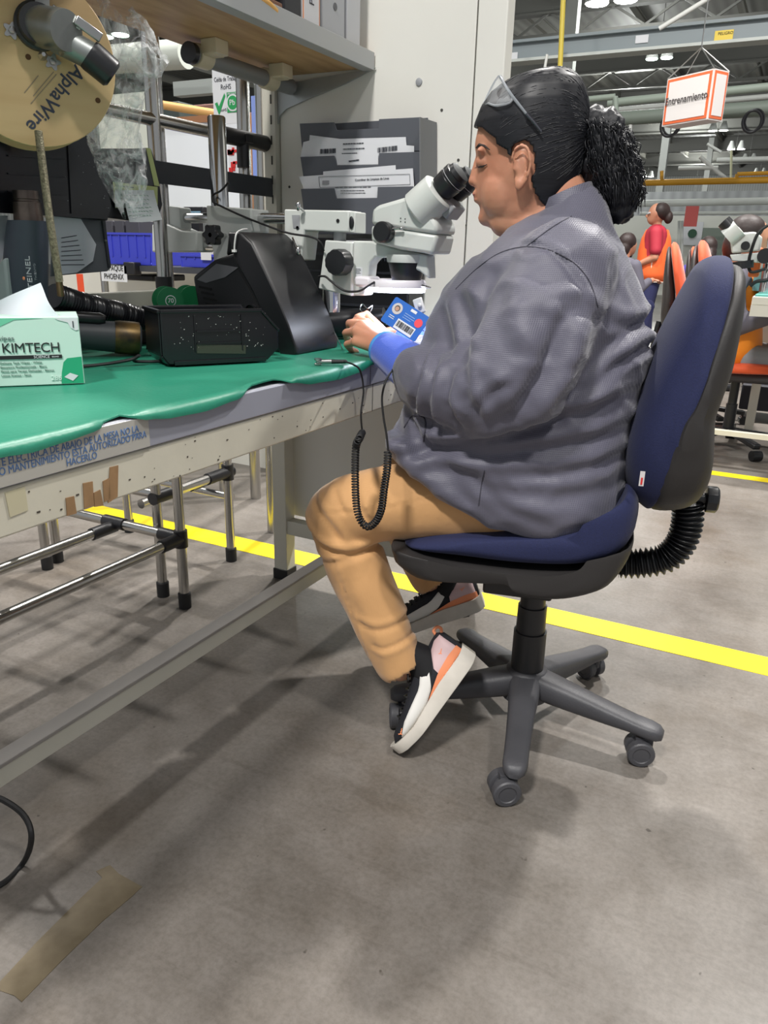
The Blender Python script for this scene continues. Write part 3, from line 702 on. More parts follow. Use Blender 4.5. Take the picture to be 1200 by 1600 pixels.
# ---- trousers
b = MB()
def limb(b, pts): # list of (px, py, s, r)
    for a, c in zip(pts, pts[1:]): b.cap(ap(a[0], a[1], a[2]), ap(c[0], c[1], c[2]), a[3], c[3], 22)
limb(b, [(860, 775, .11, .085), (760, 780, .125, .082), (690, 782, .13, .078), (610, 785, .135, .074), (550, 796, .14, .071), (530, 806, .14, .066)])
limb(b, [(530, 806, .14, .066), (556, 880, .145, .062), (590, 960, .15, .058), (612, 1010, .152, .053), (622, 1034, .155, .049)])
limb(b, [(860, 775, -.11, .085), (740, 765, -.14, .08), (640, 755, -.16, .076), (622, 765, -.165, .07), (645, 830, -.165, .062), (668, 885, -.165, .055), (673, 900, -.165, .052)])
b.ell(ap(850, 775), (.14, .2, .07))
pf = folds([([(478, 800), (520, 835), (565, 850), (610, 845)], .14, .008, .009), ([(480, 850), (530, 865), (600, 850)], .14, .007, .004), ([(500, 770), (540, 800), (560, 835)], .14, .008, .005),
            ([(570, 745), (590, 780), (605, 800)], .14, .007, .004), ([(540, 755), (570, 790)], .14, .006, .004), ([(600, 740), (622, 775)], .14, .007, .003),
            ([(575, 955), (610, 968), (655, 960)], .15, .007, .0035), ([(660, 985), (620, 996), (600, 990)], .15, .006, .0035), ([(560, 900), (600, 990), (612, 1050)], .15, .012, .002), ([(520, 870), (545, 940), (580, 1060)], .2, .0025, .0025), ([(500, 800), (600, 792), (700, 770)], .2, .0025, .002)], -.3)
def pants_fn(c, n_):
    c = pf(c, n_); return c + n_*(noise.noise(c*18)*.003)
pants = remeshed(b, 'trousers', panm, woman, .006, 10, pants_fn)
bm = bmesh.new(); bm.from_mesh(pants.data)
off = OFF['person']
for (a, q, s) in (((590, 1066), (664, 1030), .155), ((636, 940), (703, 898), -.165)):
    A = ap(a[0], a[1], s)-OFF[woman.name]; Q = ap(q[0], q[1], s)-OFF[woman.name]; nn = (Q-A).cross(LT).normalized()
    if nn.z < 0: nn = -nn
    geom = [g for g in list(bm.verts)+list(bm.edges)+list(bm.faces)]
    vs_ = [v for v in bm.verts if ((v.co-A).dot(nn) < 0 and ((v.co+OFF[woman.name]-CC).dot(LT)*s) > 0)]
    bmesh.ops.delete(bm, geom=[v for v in vs_ if (v.co-(A+Q)/2).length < .16], context='VERTS')
bm.to_mesh(pants.data); bm.free()
so = pants.modifiers.new('s', 'SOLIDIFY'); so.thickness = .003; so.offset = 0
# ---- jacket
b = MB()
TR = [((846, 330), (925, 292), .070), ((812, 350), (946, 322), .11), ((778, 378), (963, 362), .165), ((738, 410), (980, 402), .205), ((704, 448), (999, 448), .225), ((680, 490), (1014, 495), .235), ((664, 540), (1016, 548), .24), ((650, 600), (1004, 612), .245), ((632, 655), (992, 665), .25), ((636, 685), (984, 695), .252), ((672, 715), (980, 735), .255), ((722, 748), (976, 765), .25), ((775, 776), (958, 786), .235), ((815, 794), (925, 796), .19)]
b.loft([ringx(ap(l[0], l[1]), ap(r[0], r[1]), hw, 0, 48, 2.35) for l, r, hw in TR])
limb(b, [(885, 425, .165, .085), (862, 470, .20, .088), (835, 530, .235, .088), (805, 585, .255, .084), (770, 606, .25, .078)])
limb(b, [(770, 606, .25, .078), (725, 606, .215, .074), (685, 598, .175, .066), (662, 590, .145, .058)])
limb(b, [(885, 425, -.165, .085), (835, 530, -.235, .088), (790, 600, -.26, .084), (690, 562, -.178, .058), (672, 556, -.172, .052)])
# skirt of the jacket over the near and far thigh
b.loft([ringx(ap(628, 655, 0), ap(700, 660, 0), .225, e=2.6), ringx(ap(640, 685, 0), ap(760, 700, 0), .24, e=2.8), ringx(ap(705, 735, 0), ap(820, 745, 0), .245, e=2.8), ringx(ap(765, 772, 0), ap(880, 778, 0), .235, e=2.8)])
jf = folds([([(812, 386), (850, 384), (890, 402), (922, 440), (935, 480)], .2, .004, .0045), ([(862, 345), (845, 365), (822, 385)], .2, .003, .002),
            ([(640, 640), (678, 678), (715, 684), (770, 676), (830, 664), (900, 640), (1000, 612)], .15, .012, .014),
            ([(1018, 500), (985, 520), (950, 560), (900, 640)], .1, .011, .010), ([(1016, 540), (975, 565), (930, 610)], .1, .009, .008), ([(940, 470), (975, 500), (1010, 505)], .1, .010, .006),
            ([(618, 716), (680, 700), (780, 700), (900, 690), (985, 672)], .2, .012, .010), ([(640, 730), (740, 730), (860, 735), (978, 722)], .2, .012, .006), ([(690, 705), (760, 745), (850, 765), (960, 770)], .2, .014, .006),
            ([(668, 480), (695, 520), (712, 570)], .2, .014, .008), ([(700, 450), (735, 500), (750, 560), (742, 600)], .2, .016, .008), ([(780, 420), (760, 470), (765, 530)], .2, .014, .005),
            ([(662, 540), (672, 580), (660, 620), (648, 640)], .2, .009, .009), ([(690, 545), (700, 590), (690, 640), (700, 668)], .2, .009, .008), ([(735, 560), (730, 610), (745, 660)], .2, .010, .009), ([(765, 560), (775, 610), (790, 640)], .2, .010, .006), ([(705, 540), (745, 548), (790, 540)], .2, .010, .006),
            ([(922, 470), (912, 520), (890, 570), (858, 622)], .15, .012, .015), ([(870, 480), (893, 520), (890, 560)], .2, .012, .005), ([(800, 440), (815, 500), (845, 560)], .2, .018, .005), ([(880, 560), (850, 610), (800, 650)], .25, .010, .007),
            ([(646, 648), (680, 655), (668, 700)], .2, .005, .004), ([(740, 720), (800, 780), (880, 815)], .2, .012, .004), ([(760, 640), (800, 600), (830, 590)], .25, .008, .005)], -.15)
def jacket_fn(c, n_):
    c2 = jf(c, n_); q = Vector((c2.x*6+c2.z*3, c2.y*5, c2.z*9))
    a = noise.noise(q*1.3); r = 1-abs(noise.noise(q*2.1+Vector((3, 1, 7))))*2
    return c2 + n_*(a*.006 + max(0, r-.35)*.006)
jacket = remeshed(b, 'jacket', jk, woman, .0068, 9, jacket_fn)
# seams: thin raised lines that lie on the jacket
jme = MB(); jme.v = [v.co+OFF[woman.name] for v in jacket.data.vertices]; jb_ = BVHTree.FromPolygons([tuple(v) for v in jme.v], [tuple(p.vertices) for p in jacket.data.polygons])
seamm = mat('seam_thread', (58, 57, 68), .7)
def seam(L_, r=.0008, name='seam'):
    pts = []
    for p in spline([(x, y, 0) for x, y in L_], 8):
        O = Vector((0, 0, CAM_H)); d = (ap(p.x, p.y, .2)-O).normalized(); h = jb_.ray_cast(O, d)
        if h[0] is not None: pts.append(h[0]+h[1]*.0004)
    if len(pts) > 2: MB().tube(pts, r, 6).build(name, seamm, jacket, smooth=80)
seam([(712, 452), (745, 420), (780, 396), (820, 386), (862, 392), (898, 412), (922, 442), (934, 480)], .0009)
seam([(893, 338), (868, 352), (845, 368), (822, 386)])
seam([(632, 668), (645, 650), (664, 655), (662, 690)], .0016, 'pocket_edge')
seam([(757, 735), (752, 760), (748, 790)])
# collar band
cr = []
for l, r, hw in (((838, 338), (932, 300), .078), ((840, 322), (926, 284), .072)): cr.append(ringx(ap(*l), ap(*r), hw, 0, 40, 2.2))
cr = [[(p) for p in cr[0]], cr[1], [p*1.0 for p in ringx(ap(845, 323), ap(921, 286), .067, 0, 40, 2.2)], ringx(ap(843, 338), ap(927, 302), .073, 0, 40, 2.2)]
MB().loft(cr, caps=False, closed=True).build('collar', jk, jacket, smooth=80)
# hem band of the jacket, knitted cuff with a light blue rim
cuffm = mat('royal_blue_knit', (66, 96, 200), 0.8, sheen=.4, bump=.3, bscale=300)
c0 = ap(668, 592, .15); c1 = at(601, 545, y=1.40); ax_ = (c1-c0)
b = MB(); P = [c0 + ax_*t for t in (0, .25, .5, .75, .95)]; b.tube(P, [.048, .047, .044, .040, .037], 28); b.build('left_cuff', cuffm, jacket)
b = MB(); P = [c0 + ax_*t for t in (.93, .95, 1.0, 1.01)]; b.tube(P, [.0365, .0378, .0366, .033], 28); b.build('cuff_rim', mat('light_blue_rim', (70, 140, 205), .7), jacket)
b = MB(); c0 = ap(715, 575, -.18); ax_ = RW-c0; P = [c0+ax_*t for t in (0, .5, .95)]; b.tube(P, [.05, .044, .036], 24); b.build('right_cuff', cuffm, jacket)
# ---- shoes
shoe_blk = mat('shoe_black_knit', (26, 27, 34), 0.8, bump=.4, bscale=500); shoe_wh = mat('sole_white', (200, 194, 184), 0.6, var=.06, vscale=30); shoe_or = mat('shoe_orange', (238, 148, 104), 0.6); shoe_li = mat('shoe_lilac', (206, 178, 180), 0.6); shoe_wp = mat('shoe_white_leather', (222, 220, 215), 0.5)
def shoe(O, ex, ez, side, labelpart):
    """O toe tip on the sole, ex from heel to toe, ez up out of the shoe; side +1 = outer side lies towards ey"""
    ex = ex.normalized(); ez = (ez-ex*ez.dot(ex)).normalized(); ey = ez.cross(ex)*side
    Lg = .252
    def P(x, y, z): return O + ex*(x-Lg) + ey*y + ez*z   # x from heel 0 to toe Lg
    def wid(x):
        t = x/Lg
        for a, c in zip([(0, .018), (.06, .029), (.25, .034), (.5, .036), (.72, .044), (.88, .037), (.97, .020), (1, .006)], [(.06, .029), (.25, .034), (.5, .036), (.72, .044), (.88, .037), (.97, .020), (1, .006), (1.01, .006)]):
            if a[0] <= t <= c[0]: return a[1]+(c[1]-a[1])*(t-a[0])/(c[0]-a[0])
        return .01
    N_ = 30
    xs = [Lg*(1-math.cos(math.pi*i/N_))/2 for i in range(N_+1)]
    def rocker(x): t = x/Lg; return .012*max(0, (t-.72)/.28)**2 + .006*max(0, (.12-t)/.12)**2
    def topz(x):
        t = x/Lg; T = [(0, .085), (.04, .098), (.14, .096), (.28, .088), (.40, .094), (.52, .078), (.68, .062), (.82, .052), (.93, .044), (1, .026)]
        for a, c in zip(T, T[1:]):
            if a[0] <= t <= c[0]: return a[1]+(c[1]-a[1])*(t-a[0])/(c[0]-a[0])
        return .03
    sh = empty('shoe_tmp', (0, 0, 0)); bpy.data.objects.remove(sh)
    b = MB(); rings = []
    for x in xs:
        w0 = wid(x)*.93; z0 = .02+rocker(x); z1 = topz(x); ring = []
        for k in range(24):
            a = 2*math.pi*k/24; cx = math.cos(a); sz = math.sin(a); narrow = 1-.32*max(0, sz)**1.2*(1 if x < Lg*.6 else .6)
            ring.append(P(x, w0*math.copysign(abs(cx)**.75, cx)*narrow, (z0+z1)/2+(z1-z0)/2*math.copysign(abs(sz)**.8, sz)))
        rings.append(ring)
    b.loft(rings); sh = b.build('shoe', shoe_blk, woman, smooth=80)
    b = MB(); rings = []
    for x in xs:
        w0 = wid(x)+.004; r_ = rocker(x); h = .034 if x < Lg*.35 else .034-.010*min(1, (x/Lg-.35)/.4); ring = []
        for y_, z_ in ((-1, .006), (-.96, 0), (.96, 0), (1, .006), (.99, h*.8), (.93, h), (-.93, h), (-.99, h*.8)): ring.append(P(x+(0.006 if x > Lg*.9 else -.004 if x < Lg*.1 else 0), w0*y_, z_+r_))
        rings.append(ring)
    b.loft(rings); b.build('sole', shoe_wh, sh, smooth=50, bevel=.002)
    # side pieces follow the upper's flank
    def flank(x, z, o=.0012, sd=1):
        z0 = .02+rocker(x); z1 = topz(x); q = max(-1, min(1, (z-(z0+z1)/2)/((z1-z0)/2))); sz = math.copysign(abs(q)**(1/.8), q); cx = math.sqrt(max(0, 1-sz*sz))
        narrow = 1-.32*max(0, sz)**1.2*(1 if x < Lg*.6 else .6); return P(x, sd*(wid(x)*.93*abs(cx)**.75*narrow+o), z)
    def patch(top, bot, m, name, o=.0014):
        n_ = 14; 
        for sd in (1, -1):
            g_ = []
            for j in range(n_+1):
                t = j/n_; row = []
                xa, za = lerp_poly(top, t); xb, zb = lerp_poly(bot, t)
                for k in range(6): u = k/5; row.append(flank(xa+(xb-xa)*u, za+(zb-za)*u, o, sd))
                g_.append(row)
            MB().sheet(g_, ey*sd*.0008).build(name, m, sh, smooth=80)
    def lerp_poly(Pl, t):
        f = t*(len(Pl)-1); i = min(int(f), len(Pl)-2); u = f-i; return Pl[i][0]+(Pl[i+1][0]-Pl[i][0])*u, Pl[i][1]+(Pl[i+1][1]-Pl[i][1])*u
    patch([(.078, .078), (.092, .078), (.120, .060), (.160, .052), (.195, .044), (.222, .030)], [(.074, .070), (.088, .056), (.105, .040), (.135, .029), (.18, .024), (.215, .024)], shoe_wp, 'curved_side_stripe', .0016)
    patch([(.004, .050), (.03, .052), (.07, .048), (.13, .030)], [(.004, .034), (.03, .034), (.07, .030), (.12, .026)], shoe_or, 'orange_side_panel', .0022)
    patch([(.008, .090), (.025, .092), (.045, .085), (.070, .060)], [(.006, .048), (.03, .048), (.05, .046), (.072, .044)], shoe_li, 'lilac_heel_panel', .0012)
    b = MB(); b.tube(spline([P(.004, 0, .088), P(-.003, 0, .095), P(.000, 0, .103), P(.010, 0, .104), P(.014, 0, .096)], 5), .0035, 8); b.build('heel_loop', shoe_or, sh)
    b = MB()
    for i in range(6):
        x = .125+i*.014; z = topz(x)+.003; b.tube([P(x, -.018, z-.004), P(x+.004, 0, z+.001), P(x, .018, z-.004)], .0022, 6)
    b.tube(spline([P(.118, 0, topz(.118)+.004), P(.105, .02, topz(.105)+.010), P(.12, .032, .088), P(.122, .010, topz(.12)+.006)], 6), .002, 6); b.build('laces', M['rubber'], sh)
    # small leaping-cat mark at the toe and on the heel
    def mark(x, z, sc):
        b = MB(); pts = [(0, 0), (.35, .3), (.8, .35), (1.3, .8), (1.6, .75), (1.45, 1.05), (1.0, .95), (.7, .7), (.3, .75), (-.1, .4), (-.6, .55), (-.9, .9), (-.95, .5), (-.4, .1), (-.3, -.5), (-.1, -.5)]
        b.prism([flank(x-px_*sc, z+pz*sc, .0020, 1) for px_, pz in pts], ey*.0006); b.build('heel_mark', shoe_or, sh, smooth=0)
    mark(.215, .035, .006); mark(.035, .066, .005)
    # ankle sock and collar
    return P, sh
toeN = at(634, 1178, z=.006)
heelN = ap(735, 1040, .125)
exN = toeN-heelN
PN, shN = shoe(toeN, exN, CU*.52-CR*.82+CF*.10, 1, 'near')
toeF = ap(606, 992, -.13); heelF = ap(724, 957, -.17)
PF, shF = shoe(toeF, toeF-heelF, Vector((-.15, .05, 1)), 1, 'far')
sock = mat('black_sock', (18, 18, 21), .85)
b = MB(); b.tube([PN(.09, 0, .06), PN(.075, 0, .09), (ap(626, 1030, .155)+PN(.07, 0, .11))/2, ap(624, 1020, .155)], [.034, .035, .036, .036], 20); b.build('sock', sock, woman)
b = MB(); b.tube([PF(.08, 0, .06), PF(.06, 0, .10), ap(674, 890, -.165)], [.033, .034, .034], 20); b.build('sock', sock, woman)
# ================================================================ ON AND AROUND THE BENCH
MZ = BZ + 0.0068
# ---------------- stereo microscope on a two-bar boom stand
YB = 1.55
sc = empty('stereo_microscope', at(343, 480, y=YB)*1.0, 'white stereo microscope with black eyepieces on a twin bar boom stand over the green mat', 'microscope')
sc.location.z = MZ; OFF[sc.name] = Vector(sc.location)
We = M['white_enamel']; Bk = M['black_plastic']; Ch = M['chrome']
A = lambda x, y, yy=YB: at(x, y, y=yy)
px0 = A(343, 300).x; zt = A(343, 181).z
b = MB(); b.lathe((px0, YB, MZ+.01), (0, 0, 1), [(0, .0205), (zt-MZ-.013, .0205), (zt-MZ-.01, .018)], 32); b.build('boom_pole', Ch, sc)
MB().span((px0-.10, YB-.10, MZ), (px0+.12, YB+.12, MZ+.022)).build('stand_base', We, sc, bevel=.006)
def slab(px, y0, y1, m, name, par=sc, bevel=.003, yp=None):
    P = [at(x, y, y=(y0 if yp is None else yp)) for x, y in px]; P = [Vector((p.x, y0, p.z)) for p in P]
    return MB().prism(P, (0, y1-y0, 0)).build(name, m, par, bevel=bevel)
slab([(322, 321), (392, 326), (393, 361), (376, 392), (345, 425), (333, 440), (334, 400), (323, 350)], YB-.035, YB+.035, We, 'cross_block')
for (x0, x1, yy) in ((262, 545, 340), (292, 465, 384)):
    z = A(400, yy+1).z; b = MB(); b.cyl((A(x0, yy).x, YB, z), (A(x1, yy).x, YB, z), .0118, n=24); b.build('boom_bar', Ch, sc)
z = A(385, 341).z; x = A(388, 341).x
MB().cyl((x-.012, YB, z), (x+.012, YB, z), .022).build('bar_collar', We, sc, bevel=.002)
slab([(255, 321), (281, 324), (283, 361), (259, 351)], YB-.02, YB+.02, We, 'counter_block')
slab([(237, 350), (260, 350), (283, 360), (307, 362), (307, 394), (237, 394)], YB-.035, YB+.03, We, 'counter_weight', bevel=.004)
def star(c, r, ax, th, m, name, par, n=6):
    u, v, a = basis(ax); P = []
    for k in range(n*8):
        t = 2*math.pi*k/(n*8); rr = r*(1+.16*math.cos(n*t)); P.append(c+u*math.cos(t)*rr+v*math.sin(t)*rr)
    return MB().prism(P, a*th).build(name, m, par, bevel=.002)
k = A(328, 367, 1.46); star(Vector(k), .021, (0, 1, 0), .022, Bk, 'clamp_knob', sc); MB().cyl(k, k+Vector((0, .06, 0)), .005).build('knob_stem', Ch, sc)
slab([(444, 327), (545, 329), (545, 363), (476, 360), (471, 407), (444, 406)], YB-.03, YB+.03, We, 'end_block')
slab([(545, 330), (555, 331), (555, 364), (545, 363)], YB-.024, YB+.024, We, 'end_cap', bevel=.002)
b = MB(); b.ell(A(549, 348, YB-.026), (.006, .003, .013)); b.build('end_socket', Bk, sc)
b = MB()
for x, y in ((528, 345), (465, 356)): b.lathe(A(x, y, YB-.0305), (0, -1, 0), [(0, .004), (.001, .004)], 14)
b.build('set_screws', Bk, sc)
slab([(456, 336), (468, 336), (468, 357), (458, 356)], YB-.0315, YB-.0305, M['greypaint'], 'recess', bevel=0)
for q, e in (((466, 392), (458, 372)), ((466, 322), (474, 329))):
    p = A(*q, YB-.05); e_ = A(*e, YB-.035); b = MB(); b.cap(p, e_, .0035, .003, 10); b.ell(p, (.006, .006, .010)); b.build('lock_lever', Ch, sc)
MB().cyl(A(531, 362, YB), Vector((A(531, 362).x, YB, A(531, 382).z)), .014).build('drop_shaft', M['greypaint'], sc)
slab([(508, 375), (550, 378), (549, 463), (497, 451)], YB-.03, YB+.03, We, 'focus_block')
z0 = A(518, 452).z; z1 = A(518, 487).z; x = A(518, 460).x
MB().cyl((x, YB, z0), (x, YB, z1), .0205, n=28).build('focus_column', Ch, sc)
kc = A(537, 410, YB-.03)
for sgn in (-1, 1):
    c = Vector((kc.x, YB+.03*sgn, kc.z)); b = MB(); n = 48; prof = [(0, .02), (.004, .028), (.03, .028), (.036, .026), (.037, .012)]
    u, v, a = basis((0, sgn, 0)); b.loft([[c+a*t+(u*math.cos(2*math.pi*k/n)+v*math.sin(2*math.pi*k/n))*(r*(1-.035*(k % 4 < 2) if r > .022 else r/r)) for k in range(n)] for t, r in prof]); b.build('focus_knob', Bk, sc, smooth=30)
slab([(551, 376), (581, 377), (611, 386), (668, 399), (670, 436), (655, 424), (608, 403), (586, 402), (577, 412), (574, 440), (570, 462), (546, 462), (549, 400)], YB-.02, YB+.02, We, 'arm', bevel=.004)
MB().box(A(561, 425, YB-.0206), (.016, .0008, .02)).build('rating_plate', M['paper'], sc, smooth=0)
textlines(A(556, 420, YB-.0213), (1, 0, 0), (0, 0, 1), .012, 4, .003, .001, M['ink'], sc)
# scope body
slab([(586, 352), (588, 327), (598, 321), (646, 307), (672, 322), (690, 352), (689, 367)], YB-.05, YB+.05, We, 'scope_body', bevel=.008, yp=YB-.03)
slab([(585, 352), (689, 367), (682, 398), (629, 390), (585, 378)], YB-.047, YB+.047, We, 'zoom_body', bevel=.007, yp=YB-.03)
k = A(602, 363, YB-.05); b = MB(); b.lathe(k+Vector((0, .01, 0)), (0, -1, 0), [(0, .014), (.006, .021), (.026, .021), (.03, .018)], 30); b.build('zoom_knob', Bk, sc, smooth=30)
b = MB(); b.cyl(A(614, 358, YB-.055), A(625, 357, YB-.055), .003); b.ell(A(627, 357, YB-.055), .004); b.build('zoom_stop_lever', Ch, sc)
b = MB()
for x, y in ((626, 341), (626, 346), (633, 342), (633, 347)): b.box(A(x, y, YB-.0505), (.002, .001, .002))
b.build('screw_marks', M['blackink'], sc)
oc = A(636, 405, YB); ox, oz = oc.x, oc.z
MB().lathe((ox, YB, A(636, 398).z), (0, 0, -1), [(0, .043), (.006, .044), (.016, .042)], 36).build('objective_collar', We, sc, smooth=40)
MB().lathe((ox, YB, A(636, 407).z), (0, 0, -1), [(0, .041), (.03, .034), (.045, .03), (.046, .02)], 36).build('objective', Bk, sc, smooth=40)
for sgn, dx in ((-1, 0), (1, .0)):
    yy = YB+.031*sgn
    p0 = Vector((A(662, 332).x, yy, A(662, 332).z)); p1 = Vector((A(697, 300).x, yy, A(697, 300).z)); ax_ = (p1-p0).normalized(); ln = (p1-p0).length
    b = MB(); b.lathe(p0, ax_, [(0, .036), (.004, .040), (ln*.95, .039), (ln, .035)], 32); ph = b.build('eyepiece_housing', We, sc, smooth=40)
    b = MB(); q = p1; L_ = (Vector((A(731, 272).x, yy, A(731, 272).z))-p1).length
    b.lathe(q, ax_, [(-.004, .020), (L_*.08, .0215), (L_*.1, .026), (L_*.5, .0275), (L_*.52, .0265), (L_*.56, .0265), (L_*.58, .0275), (L_*.8, .0275), (L_*.82, .024), (L_*.97, .022), (L_*.985, .017)], 36); ep = b.build('eyepiece', Bk, sc, smooth=30)
    MB().lathe(q, ax_, [(L_*.60, .0278), (L_*.612, .0278)], 36, caps=False).build('graduated_ring', M['paper'], ep)
b = MB(); b.box((A(700, 322).x, YB, A(700, 322).z), (.05, .06, .03), Matrix.Rotation(math.radians(40), 3, 'Y')); b.build('prism_housing', M['greypaint'], sc, bevel=.004)
# ring light
ringm = mat('ring_light_housing', (224, 220, 226), .3); glow = mat('ring_light_led', (232, 236, 255), .4, emit=9.0, ecol=(225, 232, 255))
rc = Vector((A(620, 447).x, YB, A(620, 444).z))
b = MB(); n = 48; b.loft([[rc+Vector((math.cos(2*math.pi*k/n)*r, math.sin(2*math.pi*k/n)*r, z)) for k in range(n)] for r, z in ((.036, .008), (.06, .010), (.064, .004), (.064, -.006), (.036, -.006))], closed=True); rl = b.build('ring_light', ringm, sc, smooth=40)
b = MB(); b.loft([[rc+Vector((math.cos(2*math.pi*k/n)*r, math.sin(2*math.pi*k/n)*r, z)) for k in range(n)] for r, z in ((.037, -.0065), (.0632, -.0065), (.061, -.016), (.040, -.016))], closed=True); b.build('led_ring', glow, rl, smooth=40)
b = MB(); b.box(rc+Vector((-.062, -.02, .004)), (.04, .05, .022)); b.build('ring_light_housing', ringm, sc, bevel=.006)
b = MB(); b.cap(A(660, 447, YB-.03), A(672, 449, YB-.04), .003, .002); b.build('ring_screw', Ch, sc)
b = MB(); b.tube(spline([A(585, 441, YB-.06), A(575, 447, YB-.08), A(560, 455, YB-.09), A(538, 454, YB-.09), A(518, 440, YB-.085), A(508, 432, YB-.07), A(498, 432, YB-.045)], 8), .0024, 8); b.build('light_cable', M['rubber'], sc)
b = MB(); b.tube(spline([A(357, 285, YB-.05), A(345, 298, YB-.04), A(333, 305, YB-.03), A(333, 315, YB-.04), A(345, 322, YB-.045), A(375, 336, YB-.04), A(410, 350, YB-.035), A(450, 364, YB-.05), A(485, 370, YB-.05), A(500, 378, YB-.05), A(506, 392, YB-.04)], 8), .0024, 8); b.build('boom_cable', M['rubber'], sc)
lp = bpy.data.lights.new('ring_light_glow', 'AREA'); lp.shape = 'DISK'; lp.size = .12; lp.energy = 0.8; lp.color = (.82, .88, 1)
lo = bpy.data.objects.new('ring_light_glow', lp); COL.objects.link(lo); lo.location = rc+Vector((0, 0, -.02)); lo.parent = None
# ---------------- generic parts bin
def partsbin(name, O, e, w, L_, W_, H_, m, label, group=None, tilt=None, cut=.42, ribs=True, kind='bin'):
    """O near bottom corner, e along the length, w across; open top, sloped cut at the far end of e"""
    e = Vector(e).normalized(); w = Vector(w).normalized(); u = e.cross(w).normalized()
    if u.z < 0 and tilt is None: u = -u
    if tilt is not None: u = Vector(tilt).normalized()
    r = empty(name, O, label, kind, group); t = .0028
    P = lambda a, b_, c: Vector(O)+e*a+w*b_+u*c
    side = [(0.012, .004), (L_*.9, .004), (L_, H_*.25), (L_, H_*cut), (L_*.86, H_*.92), (L_*.84, H_), (0, H_), (0.0, H_*.2)]
    b = MB()
    for off in (0, W_-t): b.prism([P(a, off, c) for a, c in side], w*t)
    def wall(a0, c0, a1, c1):
        q = [P(a0, t, c0), P(a1, t, c1), P(a1, W_-t, c1), P(a0, W_-t, c0)]; nn = (q[1]-q[0]).cross(q[2]-q[1]).normalized()*t; b.prism(q, nn)
    wall(.012, .004, L_*.9, .004); wall(0, H_*.2, 0, H_); wall(0.012, .004, 0, H_*.2); wall(L_*.9, .004, L_, H_*.25); wall(L_, H_*.25, L_, H_*cut)
    sh = b.build('bin_shell', m, r, smooth=0, bevel=.0015)
    b = MB()
    for off in (-.004, W_-t+.001): 
        b.bar(P(0, off+.003, H_-.002), P(L_*.85, off+.003, H_-.002), .007, .006, u); b.bar(P(L_*.85, off+.003, H_-.004), P(L_, off+.003, H_*cut), .006, .004, u)
    b.bar(P(-.002, 0, H_-.002), P(-.002, W_, H_-.002), .007, .006, u); b.bar(P(L_, 0, H_*cut), P(L_, W_, H_*cut), .006, .006, u)
    b.bar(P(.02, -.002, .006), P(L_*.88, -.002, .006), .004, .008, u)
    b.build('rim', m, r, smooth=0, bevel=.001)
    if ribs:
        for c in (.62, .40):
            MB().bar(P(L_*.28, -.0015, H_*c), P(L_*.66, -.0015, H_*c), .003, .003, u).build('label_ledge', m, r, smooth=0)
        b = MB(); b.bar(P(L_*.27, -.0012, H_*.25), P(L_*.27, -.0012, H_*.9), .0024, .002, e); b.bar(P(L_*.67, -.0012, H_*.25), P(L_*.67, -.0012, H_*.9), .0024, .002, e); b.build('ledge_frame', m, r, smooth=0)
    return r, P
binm = mat('glossy_black_bin', (14, 15, 19), .28, spec=.6, bump=.05, bscale=150)
e1 = Vector((.122, .197, 0)).normalized(); w1 = Vector((-e1.y, e1.x, 0))
r_, P_ = partsbin('parts_bin', Vector((-1.002, 1.06, MZ)), e1, w1, .225, .105, .1, binm, 'small glossy black parts bin standing on the green mat in front of the fume extractor', cut=.6)
MB().box(P_(.11, -.0012, .028), (.095, .0006, .016), axes(e1, w1, Vector((0, 0, 1)))@Matrix.Rotation(math.radians(3), 3, 'Y')).build('clear_tape', mat('clear_tape', (60, 62, 52), .2), r_, smooth=0)
b = MB(); rnd = random.Random(9)
for i in range(70): b.box(P_(rnd.uniform(.02, .2), -.0006, rnd.uniform(.03, .092)), [rnd.uniform(.0005, .0016)]*3)
tag(b.build('solder_specks', mat('specks', (176, 176, 172), .6), r_, smooth=0), None, kind='stuff')
# ---------------- fume extractor, black housing tipped on its edge
fx = empty('fume_extractor', at(440, 553, y=1.44), 'large black plastic extractor hood tipped on its edge with a white cable tie', 'fume extractor')
fx.location.z = MZ; OFF[fx.name] = Vector(fx.location)
gl = mat('extractor_plastic', (20, 20, 23), .42, spec=.45, bump=.06, bscale=120)
E1 = lambda x, y, yy=1.40: at(x, y, y=yy)
b = MB()
def outline(k, y0, y1): pass
fl = [(376, 363), (396, 363), (412, 378), (430, 415), (452, 462), (470, 506), (481, 540), (481, 551), (472, 556), (458, 555), (440, 515), (415, 455), (385, 400)]
flp = [E1(x, y) for x, y in fl]
cushion(b, flp, -( -0.0) + 0.0, .10, 17, 8, .0, Vector((0, -1, 0))) if False else None
flc = sum(flp, Vector((0, 0, 0)))/len(flp)
rings = []
for i in range(13):
    a = -math.pi/2+math.pi*i/12; s_ = math.sin(a); k = max(.25, (1-abs(s_)**9)**(1/9.0)); rings.append([Vector((flc.x, 1.44, flc.z))+Vector(((q.x-flc.x)*(.97+.03*k), .085*s_, (q.z-flc.z)*(.93+.07*k))) for q in flp])
b.loft(rings); b.build('front_flange', gl, fx, smooth=50, bevel=.003)
def taper(poly, y0, y1, name, m, bev=.008):
    P = [Vector((q.x, y0, q.z)) for q in [E1(x, y, y0) for x, y in poly]]; return MB().prism(P, (0, y1-y0, 0)).build(name, m, fx, bevel=bev, seg=3)
taper([(300, 432), (333, 406), (371, 392), (386, 400), (452, 520), (450, 551), (400, 553), (322, 530), (308, 480)], 1.37, 1.50, 'rear_housing', gl, .008)
taper([(356, 366), (378, 362), (400, 390), (420, 440), (395, 410), (372, 392), (352, 400)], 1.375, 1.49, 'handle_shoulder', gl, .006)
b = MB()
